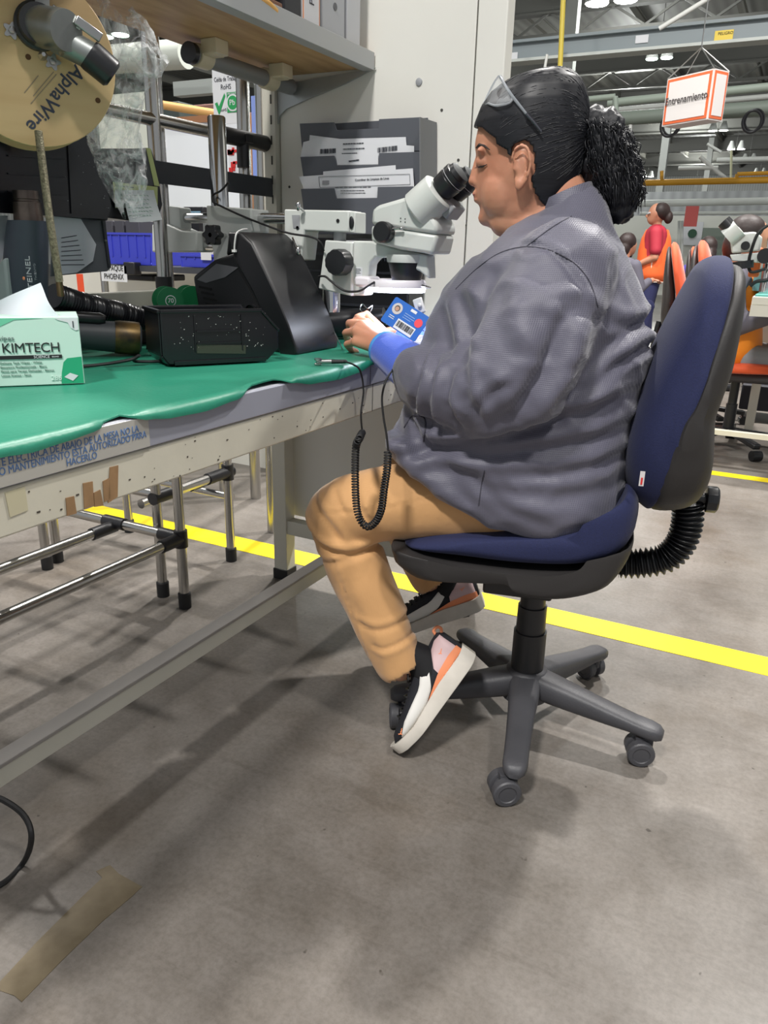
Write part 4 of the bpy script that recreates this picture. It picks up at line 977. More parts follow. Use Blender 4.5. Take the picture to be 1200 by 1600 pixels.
for i in range(6):
    p = E1(311+i*3.4, 448+i*8.5, 1.3695); q = E1(330+i*3.6, 452+i*8.5, 1.3695); b.bar(p, q, .002, .0045)
b.build('vent_slots', mat('slot_black', (4, 4, 5), .9), fx, smooth=0)
pl = [E1(308, 437, 1.3685), E1(338, 412, 1.3685), E1(372, 418, 1.3685), E1(352, 433, 1.3685), E1(322, 442, 1.3685)]
MB().prism(pl, (0, .0012, 0)).build('rating_plate', mat('plate_grey', (92, 92, 96), .35), fx, smooth=0)
MB().bar(E1(372, 421, 1.3688), E1(404, 480, 1.3688), .001, .0014).build('housing_seam', mat('seam', (5, 5, 6), .8), fx, smooth=0)
b = MB(); c = E1(393, 486, 1.37); n = 32; u, v, a = basis((0, -1, 0)); b.loft([[c+a*t+(u*math.cos(2*math.pi*k/n)+v*math.sin(2*math.pi*k/n))*r for k in range(n)] for t, r in ((0, .016), (.006, .016), (.006, .013), (-.002, .012))], caps=False, closed=False); b.build('hose_socket', gl, fx)
b = MB(); b.tube(spline([E1(366, 394, 1.350), E1(367, 378, 1.348), E1(370, 364, 1.350), E1(378, 359, 1.37), E1(386, 358, 1.40)], 6), .0018, 6); b.box(E1(366, 392, 1.350), (.009, .005, .005)); b.build('cable_tie', mat('white_nylon', (225, 225, 222), .4), fx)
# ---------------- ribbed hoses
def hose(path, r, name, label, m=None, pitch=.006, amp=.0022):
    P = spline(path, 10); out = [P[0]]; 
    for p in P[1:]:
        d = (p-out[-1]).length; n = max(1, int(d/(pitch/4)))
        a = out[-1].copy()
        for k in range(1, n+1): out.append(a.lerp(p, k/n))
    acc = 0; rr = [r]
    for i in range(1, len(out)): acc += (out[i]-out[i-1]).length; rr.append(r+amp*math.cos(acc/pitch*2*math.pi))
    o = MB().tube(out, rr, 20).build(name, m or Bk, smooth=60); tag(o, label, 'hose'); return o
hosem = mat('hose_black', (26, 27, 31), .3)
h1 = empty('suction_hose', (-1.0, 1.65, MZ), 'short ribbed black suction hose ending in a smooth nozzle beside the extractor', 'hose')
def ribbed(path, r, pitch, amp, name, par):
    P = spline(path, 10); out = [P[0]]
    for p in P[1:]:
        d = (p-out[-1]).length; n = max(1, int(d/(pitch/4))); a = out[-1].copy()
        for k in range(1, n+1): out.append(a.lerp(p, k/n))
    acc = 0; rr = [r]
    for i in range(1, len(out)): acc += (out[i]-out[i-1]).length; rr.append(r+amp*math.cos(acc/pitch*2*math.pi))
    return MB().tube(out, rr, 20).build(name, hosem, par, smooth=60)
hz_ = MZ+.035
ribbed([(-1.19, 1.56, hz_), (-1.12, 1.62, hz_), (-1.06, 1.655, hz_), (-1.005, 1.675, hz_+.001)], .031, .0075, .0026, 'ribbed_section', h1)
b = MB(); b.tube([(-1.02, 1.67, hz_+.001), (-.98, 1.68, hz_+.004), (-.93, 1.69, hz_+.014), (-.885, 1.70, hz_+.026)], [.034, .0345, .030, .020], 28); b.build('smooth_nozzle', hosem, h1)
h2 = empty('suction_hose', (-1.2, 1.3, MZ), 'long ribbed black suction hose curving behind the small black bin', 'hose')
ribbed([at(84, 462, x=-1.26), at(120, 474, x=-1.265), at(160, 484, x=-1.265), at(200, 493, x=-1.26), at(240, 504, x=-1.235), at(290, 520, x=-1.19)], .023, .007, .0022, 'ribbed_section', h2)
# ---------------- tool lying on the mat, with burnt brass coloured nozzle patches
tl = empty('hot_air_tool', (-1.18, 1.1, MZ), 'dark grey tool with burnt brass marks lying between tissue box and small black bin', 'tool')
toolm = mat('tool_grey', (62, 66, 70), .5, bump=.1); z_ = MZ+.031
b = MB(); p0 = Vector((-1.30, 1.0, z_+.02)); p1 = Vector((-1.155, 1.165, z_)); a_ = (p1-p0)
b.lathe(p0, a_, [(0, .018), (.05, .024), (.12, .028), (.185, .031), (.215, .031), (.22, .024)], 28); b.build('tool_body', toolm, tl, smooth=40)
b = MB(); b.lathe(p0, a_, [(.17, .0314), (.178, .0326), (.208, .0326), (.216, .0314)], 28); b.build('burnt_collar', mat('brass_burnt', (130, 104, 58), .4, .7, c2=(48, 48, 46), vscale=28), tl, smooth=40)
b = MB(); b.lathe(p0+Vector((.03, .02, .03)), a_, [(0, .010), (.11, .012), (.12, .008)], 20); b.build('side_tube', mat('tube_dark', (44, 44, 46), .3, .5), tl, smooth=40)
b = MB(); p2 = Vector((-1.15, 1.172, z_-.008)); b.lathe(p2, (.10, .10, -.012), [(0, .013), (.03, .0115), (.055, .009), (.075, .006)], 18); b.build('tail_sleeve', M['rubber'], tl)
tag(MB().tube(spline([(-1.10, 1.222, MZ+.012), (-1.07, 1.26, MZ+.008), (-1.05, 1.30, MZ+.006)], 6), .004, 8).build('power_cable', M['rubber'], tl), None)
cb = MB(); cb.tube(spline([(-1.14, .93, MZ+.003), (-1.10, .985, MZ+.003), (-1.065, 1.04, MZ+.010), (-1.05, 1.05, MZ+.018), (-1.065, 1.055, MZ+.006), (-1.03, 1.12, MZ+.003), (-1.02, 1.2, MZ+.003), (-1.06, 1.28, MZ+.003)], 8), .003, 8)
tag(cb.build('cable', M['rubber']), 'thin black knotted cable lying on the mat right of the tissue box', 'cable')
# ---------------- tissue box
kb = empty('tissue_box', (-1.02, .80, MZ), 'green and white laboratory wipes box with a tissue standing out of its top', 'tissue box')
K0 = Vector((-.977, .857, MZ)); kd = Vector((-.074, -.088, 0)).normalized()     # along the face, towards the left
kr = -kd; kn = Vector((kr.y, -kr.x, 0))                                            # right, out of the face
if kn.y > 0: kn = -kn
KL, KH, KD = .216, .102, .11
kwh = mat('box_pale_green', (196, 224, 212), .45); kgr = mat('box_green', (38, 160, 116), .45)
def KP(a, c, o=0.0): return K0 + kd*a + Vector((0, 0, c)) + kn*o
# board with green gradient-like print built as separate flat prints
MB().prism([KP(0, 0), KP(KL, 0), KP(KL, KH), KP(0, KH)], -kn*KD).build('carton', kwh, kb, smooth=0, bevel=.001)
def kprint(P, m, name, o=.0004): return MB().prism([KP(a, c, o) for a, c in P], kn*.0003).build(name, m, kb, smooth=0)
arc = [(KL*.999, .045)] + [(.2-.0+.016*math.cos(t), .09) for t in ()]
kprint([(.034, .0012), (.0012, .0012), (.0012, .042), (.022, .040), (.028, .034), (.032, .018)], kgr, 'green_corner')
kprint([(KL*.99, .088), (KL*.99, .055), (.17, .062), (.13, .080), (.09, .0985), (.05, .1008), (KL*.99, .1008)], mat('box_mid_green', (112, 196, 162), .45), 'green_band')
kprint([(.0012, .083), (.006, .082), (.012, .086), (.016, .094), (.030, .098), (.034, .1008), (.0012, .1008)], M['paper'], 'white_corner', .0008)
ink = M['blackink']
text('KIMTECH', .0205, KP(.0300, .0565, .0012), kr, (0, 0, 1), ink, kb, 'box_lettering', 'RIGHT', sx=.98, spacing=.95)
text('Kimwipes', .0105, KP(.093, .0715, .0012), kr, (0, 0, 1), mat('grey_lettering', (96, 112, 110), .6), kb, 'box_lettering', 'RIGHT')
kprint([(.029, .0405), (.140, .0405), (.140, .0460), (.029, .0460)], ink, 'black_bar', .0012)
text('SCIENCE', .0058, KP(.0465, .0432, .0019), kr, (0, 0, 1), M['paper'], kb, 'bar_lettering', 'RIGHT'); text('BRAND', .003, KP(.0335, .0430, .0019), kr, (0, 0, 1), M['paper'], kb, 'bar_lettering', 'RIGHT')
gi = mat('green_grey_lettering', (60, 96, 84), .6)
for i, t_ in enumerate(('Delicate Task Wipes - White', 'Essuyeurs Professionnels - Blanc', 'Panos para Tareas Delicadas - Blanco', 'Lenco branco - Seco')):
    text(t_, .0044, KP(.117, .0350-.0062*i, .0012), kr, (0, 0, 1), gi, kb, 'small_print', 'LEFT', sx=1.12)
text('286', .0105, KP(.0325, .0105, .0012), kr, (0, 0, 1), mat('pale_lettering', (215, 235, 226), .6), kb, 'count_lettering', 'RIGHT')
kprint([(.029, .0115), (.020, .0175), (.0085, .013), (.017, .005)], M['paper'], 'tissue_emblem', .0012)
text('1', .0145, KP(.0085, .0905, .0016), kr, (0, 0, 1), M['ink'], kb, 'ply_number', 'CENTER')
# tissue
tm = mat('tissue', (222, 226, 234), .9)
g = []
c0 = KP(.09, KH, -KD*.45)
Pt = [[(145, -6, 0), (100, 22, 2), (60, 48, 0)], [(165, -40, 0)]]
def T(px_, py_, yy): return at(px_, py_, y=yy)
rows = []
for i in range(13):
    t = i/12.0
    a0 = T(-70, 500, .80).lerp(T(58, 442, .83), t); a1 = T(-60, 522, .79).lerp(T(98, 506, .84), t); row = []
    for k in range(13):
        s_ = k/12.0; p = a0.lerp(a1, s_); p.y += .004*math.sin(s_*5+t*2)+.003*math.sin(t*7); row.append(p)
    rows.append(row)
MB().sheet(rows, (0, .0006, 0)).build('tissue', tm, kb, smooth=60)
# ---------------- heat gun standing upright
hg = empty('heat_gun', at(42, 560, y=.98), 'dark grey heat gun standing upright with a burnt steel nozzle behind the tissue box', 'heat gun')
hg.location.z = MZ; OFF[hg.name] = Vector(hg.location)
G = lambda x, y, yy=.98: at(x, y, y=yy)
gx = G(42, 420).x; gbm = mat('heat_gun_body', (56, 62, 74), .5, bump=.1); glm = mat('heat_gun_side', (142, 152, 152), .5)
def ell_ring(z, cx, rx_, ry_, n=28): return [Vector((cx+rx_*math.cos(2*math.pi*k/n), .98+ry_*math.sin(2*math.pi*k/n), z)) for k in range(n)]
zz = lambda y: G(42, y).z
b = MB(); b.loft([ell_ring(zz(345), G(44, 345).x, .033, .033), ell_ring(zz(352), G(43, 352).x, .0345, .034), ell_ring(zz(395), G(41, 395).x, .0375, .036), ell_ring(zz(430), G(40, 430).x, .040, .037), ell_ring(zz(480), G(38, 480).x, .042, .038), ell_ring(MZ+.02, G(36, 560).x, .046, .042), ell_ring(MZ+.0, G(36, 560).x, .048, .044)]); hb = b.build('gun_body', gbm, hg, smooth=50)
b = MB(); b.lathe((G(45, 345).x, .98, zz(348)), (0, 0, 1), [(0, .0245), (zz(316)-zz(348), .0225), (zz(315)-zz(348), .0205), (zz(312)-zz(348), .0205), (zz(311)-zz(348), .0215), (zz(298)-zz(348), .0205), (zz(298)-zz(348)-.001, .016)], 28); b.build('steel_nozzle', mat('burnt_steel', (112, 100, 92), .35, .9, c2=(52, 46, 46), vscale=22), hg, smooth=40)
for q in ([(6, 410), (14, 402), (22, 480), (20, 560), (-4, 560)],):
    P = [Vector((p.x, .935, p.z)) for p in [G(x, y, .945) for x, y in q]]; MB().prism(P, (0, .02, 0)).build('side_panel', glm, hg, bevel=.004)
text('STEINEL', .0175, G(46, 430, .939), (0, 0, 1), (-1, 0, 0), mat('pale_grey_lettering', (176, 182, 186), .5), hg, 'gun_lettering', 'CENTER'); MB().ell(G(37, 435, .939), (.003, .001, .003)).build('orange_dot', shoe_or, hg)
text('THERMO', .007, G(55, 425, .940), (0, 0, 1), (-1, 0, 0), mat('grey_lettering2', (110, 118, 124), .5), hg, 'gun_lettering', 'CENTER')
# ---------------- solder reels behind the extractor
grn = mat('reel_green', (20, 104, 62), .4)
def reel(name, c, ax_, r, wd, label):
    e_ = empty(name, c-Vector((0, 0, r)), label, 'solder reel', 'green solder reels by the rear upstand'); ax_ = Vector(ax_).normalized()
    for s_ in (-1, 1): MB().lathe(c+ax_*wd/2*s_, ax_, [(-.0015, r*.3), (-.0014, r), (.0014, r), (.0015, r*.3)], 36).build('reel_flange', grn, e_, smooth=40)
    MB().lathe(c-ax_*wd/2, ax_, [(0, r*.62), (wd, r*.62)], 30).build('solder_wire', mat('solder_wire', (180, 180, 184), .25, 1.0, bump=.5, bscale=300), e_); return e_
rr_ = .030; c_ = at(262, 469, x=-1.275); d_ = Vector((.75, -.45, 0)).normalized()
e_ = reel('solder_reel', c_, d_, rr_, .042, 'green solder reel lettered 70 lying left of the second reel at the rear upstand')
MB().lathe(c_+d_*.0228, d_, [(0, .012), (.0004, .012)], 28).build('label_disc', M['paper'], e_)
MB().lathe(c_+d_*.0233, d_, [(0, .0105), (.0004, .0105)], 28).build('label_disc', grn, e_)
text('70', .014, c_+d_*.0240, Vector((-d_.y, d_.x, 0)), (0, 0, 1), M['paper'], e_)
tb_ = MB().span((-1.335, c_.y-.07, MZ), (-1.235, c_.y+.17, c_.z-rr_)).build('black_tray', M['black_plastic'], bevel=.003); tag(tb_, 'low black tray carrying the green solder reels behind the small black bin', 'tray')
reel('solder_reel', Vector((-1.285, c_.y+.085, c_.z)), d_, rr_, .042, 'green solder reel right of the lettered one, half hidden by the extractor')
# ---------------- grounding cord: snap on the mat, lead over the edge, coiled loop, lead up to the cuff
gc = empty('grounding_cord', at(500, 566, z=MZ), 'black coiled wrist grounding cord with a metal snap clip on the mat edge', 'cord')
OFF[gc.name] = Vector(gc.location)
s0 = at(497, 565, z=MZ+.006); s1 = at(517, 565, z=MZ+.006)
b = MB(); b.lathe(s0-Vector((0, 0, .006)), (0, 0, 1), [(0, .007), (.002, .0075), (.004, .004), (.007, .004), (.009, .0075), (.012, .0075)], 20); b.cap(s0, s1, .0042, .0046, 12); b.build('metal_snap', M['steel'], gc, smooth=30)
C = lambda x, y, yy: at(x, y, y=yy)
t0 = at(518, 565, z=MZ+.006)
b = MB(); b.cap(t0, at(540, 565, z=MZ+.007), .0045, .0036, 10); b.build('strain_relief', M['rubber'], gc)
cx_ = BX1+.028
lead1 = spline([at(538, 565, z=MZ+.007), at(553, 570, z=MZ+.010), at(563, 580, x=cx_), at(568, 610, x=cx_), at(564, 645, x=cx_), at(566, 676, x=cx_)], 8)
YC = 1.15
B_ = lambda x, y: at(x, y, y=YC)
e0 = lead1[-1]
coil_axis = spline([e0, B_(562, 684), B_(556, 700), B_(555, 750), B_(557, 790), B_(563, 812), B_(574, 823), B_(587, 815), B_(596, 795), B_(600, 765), B_(605, 730), B_(606, 704)], 30)
tot = [0]
for a, c in zip(coil_axis, coil_axis[1:]): tot.append(tot[-1]+(c-a).length)
turns = 104; hp = []; N_ = turns*12; j = 0
for i in range(N_+1):
    s_ = tot[-1]*i/N_
    while j < len(tot)-2 and tot[j+1] < s_: j += 1
    f = (s_-tot[j])/max(1e-9, tot[j+1]-tot[j]); p = coil_axis[j].lerp(coil_axis[j+1], f); t = (coil_axis[min(j+2, len(coil_axis)-1)]-coil_axis[max(j-1, 0)]).normalized(); u = Vector((0, 1, 0)); u = (u-t*u.dot(t)).normalized(); v = t.cross(u); a = 2*math.pi*i/12
    ra = .0056*min(1, i/10+.2, (N_-i)/10+.2); hp.append(p+u*math.cos(a)*ra+v*math.sin(a)*ra)
MB().tube(hp, .0018, 6).build('coiled_section', M['rubber'], gc, smooth=80)
lead2 = spline([hp[-1], B_(604, 680), B_(599, 650), B_(597, 620), B_(603, 595), at(612, 580, y=1.26), at(620, 570, y=1.345)], 8)
MB().tube(lead1, .0019, 8).build('lead', M['rubber'], gc, smooth=80); MB().tube(lead2, .0019, 8).build('lead', M['rubber'], gc, smooth=80)
# ---------------- identity badge hanging from the chest
bd = empty('identity_badge', at(635, 530, y=1.40), 'blue identity badge with a portrait, red dot and bar code hanging at her chest', 'badge')
q = [at(x, y, y=yy) for x, y, yy in ((619, 463, 1.415), (673, 497, 1.405), (650, 535, 1.385), (594, 500, 1.395))]
TL, TRr, BR_, BL_ = q; rt = (TRr-TL); up_ = TL-BL_; nb = rt.cross(up_).normalized()
if nb.y > 0: nb = -nb
def BP(u, v, o=0): return BL_+rt*u+up_*v+nb*o
MB().prism([BP(.03, 0), BP(.97, 0), BP(1, .05), BP(1, .95), BP(.97, 1), BP(.03, 1), BP(0, .95), BP(0, .05)], -nb*.0012).build('card', mat('badge_blue', (38, 100, 186), .3), bd, smooth=0)
def disc(cu, cv, r, m, name, o): b = MB(); b.lathe(BP(cu, cv, o), nb, [(0, r), (.0002, r)], 28); return b.build(name, m, bd)
disc(.20, .66, .0115, mat('portrait_ground', (190, 184, 184), .5), 'portrait', .0003)
b = MB(); b.lathe(BP(.20, .67, .0006), nb, [(0, .0062), (.0002, .0062)], 20); b.build('portrait_hair', mat('portrait_dark', (62, 52, 50), .6), bd)
b = MB(); b.lathe(BP(.20, .655, .0009), nb, [(0, .0046), (.0002, .0046)], 20); b.build('portrait_face', mat('portrait_skin', (178, 138, 118), .6), bd)
disc(.83, .62, .0088, mat('badge_red', (226, 62, 76), .5), 'red_dot', .0003)
MB().prism([BP(.36, .04, .0003), BP(.86, .04, .0003), BP(.86, .40, .0003), BP(.36, .40, .0003)], nb*.0003).build('bar_code_field', M['paper'], bd, smooth=0)
barcode(BP(.61, .24, .0008), rt, up_, rt.length*.44, up_.length*.22, M['blackink'], bd)
MB().prism([BP(.50, .83, .0003), BP(.66, .83, .0003), BP(.66, .93, .0003), BP(.50, .93, .0003)], nb*.0003).build('card_slot', M['paper'], bd, smooth=0)
textlines(BP(.42, .68, .0005), rt, up_, rt.length*.28, 3, .0045, .0012, mat('badge_pale_print', (150, 180, 220), .5), bd)
textlines(BP(.12, .35, .0005), rt, up_, rt.length*.14, 2, .004, .0016, M['paper'], bd)
b = MB(); b.box(at(655, 478, y=1.425), (.02, .006, .03), Matrix.Rotation(math.radians(-20), 3, 'Y')); b.lathe(at(656, 477, y=1.42), (0, -1, 0), [(0, .005), (.004, .004)], 12); b.build('badge_clip', M['paper'], bd, bevel=.002)
b = MB(); b.tube(spline([at(650, 486, y=1.41), at(648, 505, y=1.405), at(664, 520, y=1.40), at(666, 540, y=1.40)], 6), .001, 6); b.build('badge_cord', M['paper'], bd)
# thin solder wire held in the hand
tag(MB().tube(spline([at(480, 488, y=1.60), at(505, 494, y=1.58), at(520, 515, y=1.53), at(535, 545, y=1.46)], 8), .0012, 6).build('solder_wire', M['steel']), 'thin silver wire running from behind the extractor to the hand', 'wire')
b = MB(); b.tube(spline([at(572, 492, y=1.55), at(563, 484, y=1.56), at(566, 475, y=1.57), at(574, 482, y=1.56), at(582, 478, y=1.57), at(578, 488, y=1.56), at(570, 487, y=1.56)], 6), .0014, 6)
tag(b.build('wire_piece', Ch), 'small bent shiny wire piece pinched between the fingertips', 'wire')
# ---------------- safety glasses pushed up on the hair
sg = empty('safety_glasses', ap(785, 150), 'clear safety glasses pushed up on her black hair', 'glasses')
clear = mat('clear_plastic', (228, 232, 236), .05, alpha=.14, spec=.8); frame = mat('glasses_frame', (60, 60, 68), .25)
for s_ in (1, -1):
    P = [ap(757, 160, .012*s_), ap(779, 119, .02*s_), ap(790, 135, .06*s_), ap(800, 157, .082*s_), ap(778, 165, .072*s_), ap(764, 162, .05*s_)]
    MB().prism(P, FW*.002).build('lens', clear, sg, smooth=0, bevel=.0008)
    b = MB(); pts = P+[P[0]]; b.tube(spline(P, 4, True), .0018, 6, closed=True); b.build('lens_rim', mat('rim_clear', (190, 194, 200), .1, alpha=.5, spec=.8), sg)
    b = MB(); b.tube([ap(781, 120, .03*s_), ap(800, 150, .082*s_), ap(824, 180, .094*s_)], [.003, .0035, .0025], 8, flat=.5); b.build('temple_arm', mat('arm_clear', (170, 175, 182), .1, alpha=.55, spec=.8), sg)
    b = MB(); b.tube([ap(822, 178, .094*s_), ap(834, 191, .0945*s_), ap(846, 206, .093*s_)], [.0028, .0024, .0018], 8); b.build('temple_tip', frame, sg)
b = MB(); b.tube([ap(757, 160, .012), ap(755, 163, 0), ap(757, 160, -.012)], .003, 8); b.build('nose_bridge', clear, sg)
# ================================================================ RACK, RAILS AND HANGING THINGS BEHIND THE BENCH
RX = -1.372
pf_ = empty('pipe_stand', (RX, 1.45, 0.9), 'chrome pipe frame with black joint standing on the rear upstand behind the bench', 'pipe frame')
zc = 1.272; 
b = MB(); b.cyl((RX, .45, zc), (RX, 1.86, zc), .0145); b.build('cross_pipe', M['pipe'], pf_)
jb = MB(); jb.cyl((RX, 1.70, zc), (RX, 1.90, zc), .0205); jb.lathe((RX, 1.905, zc), (0, 1, 0), [(0, .0225), (.006, .0225), (.0065, .019)]); jb.cyl((RX, 1.80, zc-.07), (RX, 1.80, zc), .0165); jb.box((RX+.021, 1.80, zc), (.008, .03, .02)); jb.build('pipe_joint', M['black_joint'], pf_, bevel=.001)
for y in (1.472, 0.70):
    b = MB(); b.cyl((RX, y, .918), (RX, y, 1.60), .0155, n=24); b.build('upright_pipe', M['pipe'], pf_); b = MB(); b.cyl((RX, y, .903), (RX, y, .93), .020); b.build('pipe_foot', M['rubber'], pf_)
b = MB(); b.cyl((RX-.03, 1.53, .9), (RX-.03, 1.53, 1.6), .007); b.build('thin_rod', M['pipe'], pf_)
b = MB(); b.cyl((RX-.02, 1.83, .80), (RX-.02, 1.83, 1.6), .0155); b.build('upright_pipe', M['pipe'], pf_)
rl_ = empty('flat_rail', (-1.352, 1.6, 1.13), 'flat dark grey rail fixed behind the bench below the chrome cross pipe', 'rail')
MB().span((-1.356, .5, 1.136), (-1.350, 1.945, 1.184)).build('rail_bar', mat('dark_grey_rail', (58, 61, 66), .5), rl_, smooth=0, bevel=.001)
for z in (1.147, 1.172): MB().lathe((-1.350, 1.93, z), (1, 0, 0), [(0, .004), (.002, .003)], 10).build('rail_screw', M['steel'], rl_)
# hanging bins
hb = (0.0, 1.0, 0.0)
def quadbin(name, front, depth, m, label, group=None):
    """bin seen from its side; front = side outline as points, depth vector"""
    r = empty(name, sum(front, Vector((0, 0, 0)))/len(front), label, 'bin', group); d = Vector(depth)
    r.location.z = min(p.z for p in front); OFF[r.name] = Vector(r.location)
    t = d.normalized()*.003; b = MB(); b.prism(front, t); b.prism([p+d for p in front], t); n = len(front)
    for i in range(n-1): 
        a, c = front[i], front[i+1]; e = (c-a).normalized(); nn = e.cross(d).normalized()*.003; b.prism([a, c, c+d, a+d], nn)
    b.build('bin_shell', m, r, smooth=0, bevel=.0015); return r
K = lambda x, y, yy: at(x, y, y=yy)
FP = lambda L, x: [at(a, c, x=x) for a, c in L]
hbm = mat('matt_black_bin', (14, 16, 23), .3, bump=.06)
xb = -1.245
side = FP([(-60, 205), (-80, 330), (60, 332), (168, 345), (175, 322), (150, 222), (140, 212)], xb)
r = quadbin('hanging_bin', side, (-.10, 0, 0), hbm, 'large black plastic bin hanging at the left under the wooden cable spool', 'hanging bins')
nx = Vector((1, 0, 0))
for y_ in (243, 271, 299): MB().bar(at(12, y_, x=xb+.0015), at(103, y_+5, x=xb+.0015), .003, .0026).build('side_rib', hbm, r, smooth=0)
b = MB(); b.bar(at(106, 222, x=xb+.001), at(112, 336, x=xb+.001), .003, .003, (1, 0, 0)); b.bar(at(-60, 326, x=xb+.002), at(166, 340, x=xb+.002), .004, .006); b.build('frame_rib', hbm, r, smooth=0)
b = MB(); rnd = random.Random(2)
for i in range(14): p = at(rnd.uniform(100, 170), rnd.uniform(230, 330), x=xb+.0032); b.box(p, [rnd.uniform(.0006, .0014)]*3)
tag(b.build('dust_specks', mat('dust', (170, 172, 176), .6), r, smooth=0), None, kind='stuff')
# second bin with label
xc = -1.30
side = FP([(150, 232), (165, 340), (205, 345), (246, 346), (254, 320), (246, 262), (236, 232)], xc)
r2 = quadbin('hanging_bin', side, (-.07, 0, 0), hbm, 'black bin with yellow green label hanging right of the large one', 'hanging bins')
lab = mat('label_yellow_green', (196, 208, 140), .6); grl = mat('box_grey_side', (74, 76, 80), .5)
MB().prism(FP([(210, 232), (230, 231), (249, 290), (215, 290)], xc+.0035), (.0008, 0, 0)).build('grey_side', grl, r2, smooth=0)
MB().prism(FP([(228, 231), (235, 232), (249, 291), (241, 290)], xc+.005), (.0006, 0, 0)).build('yellow_green_label', lab, r2, smooth=0)
MB().prism(FP([(176, 284), (246, 292), (246, 320), (180, 325)], xc+.005), (.0006, 0, 0)).build('yellow_green_label', lab, r2, smooth=0)
MB().prism(FP([(179, 297), (200, 300), (200, 325), (180, 324)], xc+.0062), (.0005, 0, 0)).build('part_number_label', M['paper'], r2, smooth=0)
textlines(at(181, 290, x=xc+.0064), (0, 1, 0), (0, 0, 1), .05, 3, .008, .0022, mat('label_ink', (70, 78, 60), .6), r2)
textlines(at(183, 304, x=xc+.0070), (0, 1, 0), (0, 0, 1), .014, 3, .007, .0016, M['ink'], r2)
MB().lathe(at(221, 276, x=xc+.006), (1, 0, 0), [(0, .0055), (.003, .004)], 14).build('button', M['paper'], r2)
# handwritten note
g = []
for i in range(8):
    t = i/7.0; a = at(192, 297, x=-1.285).lerp(at(199, 347, x=-1.278), t); c = at(240, 297, x=-1.285).lerp(at(250, 343, x=-1.275), t)
    g.append([a.lerp(c, k/6.0)+Vector((.004*math.sin(k/6.0*3.14)+.006*t*t, 0, -.002*math.sin(k/6*3.14*t))) for k in range(7)])
nt_ = MB().sheet(g, (.0005, 0, 0)).build('paper_note', mat('note_paper', (206, 214, 216), .7), smooth=60); tag(nt_, 'white handwritten paper note with green writing taped below the labelled black bin', 'note')
b = MB(); rnd = random.Random(8); OFFn = OFF[nt_.name]
for j in range(6):
    k = 0
    while k < 34:
        w_ = rnd.uniform(2, 6); p = at(198+k+j*.8, 306+j*6.2+k*-.04, x=-1.268); q = at(198+k+w_+j*.8, 306+j*6.2+rnd.uniform(-1, 1), x=-1.268); b.bar(p, q, .0006, .0009); k += w_+1.5
b.build('handwriting', mat('green_writing', (70, 130, 96), .7), nt_, smooth=0)
# literature holder with plastic sleeve
hx = -1.27
ho = empty('document_holder', at(130, 430, x=hx), 'dark grey document holder with paper in a plastic sleeve below the large hanging bin', 'holder')
MB().prism(FP([(85, 335), (165, 343), (173, 418), (168, 424), (120, 428), (80, 432)], hx), (-.004, 0, 0)).build('holder_plate', mat('holder_grey', (92, 95, 100), .5), ho, smooth=0, bevel=.001)
MB().prism(FP([(84, 338), (126, 342), (150, 382), (145, 408), (120, 426), (88, 430)], hx+.004), (.0006, 0, 0)).build('sleeved_paper', mat('sleeved_paper', (206, 208, 214), .2), ho, smooth=0)
b = MB()
for i in range(7): b.bar(at(96, 372+i*7, x=hx+.0055), at(120+i*2, 368+i*7.6, x=hx+.0055), .0006, .0012)
b.build('printed_lines', M['ink'], ho, smooth=0)
MB().bar(at(160, 345, x=hx+.001), at(170, 418, x=hx+.001), .006, .008, (1, 0, 0)).build('holder_edge', mat('holder_edge', (60, 62, 66), .5), ho, smooth=0)
MB().lathe(at(165, 376, x=hx+.005), (1, 0, 0), [(0, .003), (.002, .002)], 10).build('holder_screw', M['steel'], ho)
b = MB(); b.prism(FP([(-40, 335), (12, 337), (14, 380), (0, 410), (-40, 420)], hx+.0), (-.002, 0, 0)); tag(b.build('plastic_sleeve', mat('sleeve_film', (178, 182, 190), .25), smooth=0), 'pale plastic sleeve hanging at the left edge behind the heat gun', 'sleeve')
# ---------------- wooden cable spool
YS = .95; sc_ = at(48, 90, y=YS); ds = ((Vector((0, 0, CAM_H))-sc_).normalized()+CR*.10+CU*.16).normalized(); us, vs_, as_ = basis(ds)
wood = mat('spool_birch', (214, 186, 138), .5, c2=(196, 164, 116), vscale=2.2, aniso=(1, 1, 9))
sp = empty('cable_spool', sc_, 'round wooden cable spool with printed lettering mounted at upper left', 'cable spool')
RS = .127
o = MB(); o.lathe(sc_, ds, [(-.008, RS), (-.0078, RS), (-.001, RS), (0, RS-.001)], 64); o.build('near_flange', wood, sp, smooth=40)
MB().lathe(sc_, ds, [(-.0095, RS-.0005), (-.0085, RS)], 64).build('green_edge', mat('green_edge', (92, 128, 92), .5), sp, smooth=40)
MB().lathe(sc_, ds, [(-.095, .05), (-.0096, .05)], 40).build('spool_core', mat('spool_core', (170, 140, 100), .6), sp)
MB().lathe(sc_, ds, [(-.103, RS), (-.096, RS)], 64).build('far_flange', wood, sp, smooth=40)
def on_disc(x, y, o_=0.0): # point of the flange plane below a photo pixel
    d = (CF*FPX + CR*(x-600.0) - CU*(y-800.0)); O = Vector((0, 0, CAM_H)); t = (sc_+ds*o_-O).dot(ds)/d.dot(ds); return O+d*t
rtv = on_disc(60, 190)-on_disc(128, 108); upv = rtv.cross(ds)*-1
text('AlphaWire', .0285, on_disc(86, 154, .0006), rtv, ds.cross(rtv), mat('spool_ink', (62, 68, 84), .6), sp, 'spool_lettering', 'CENTER', bold=.0004)
b = MB()
for (x0, y0, x1, y1) in ((60, 118, 38, 145), (88, 116, 48, 162), (84, 112, 52, 150)): b.bar(on_disc(x0, y0, .0006), on_disc(x1, y1, .0006), .0012, .0004, ds)
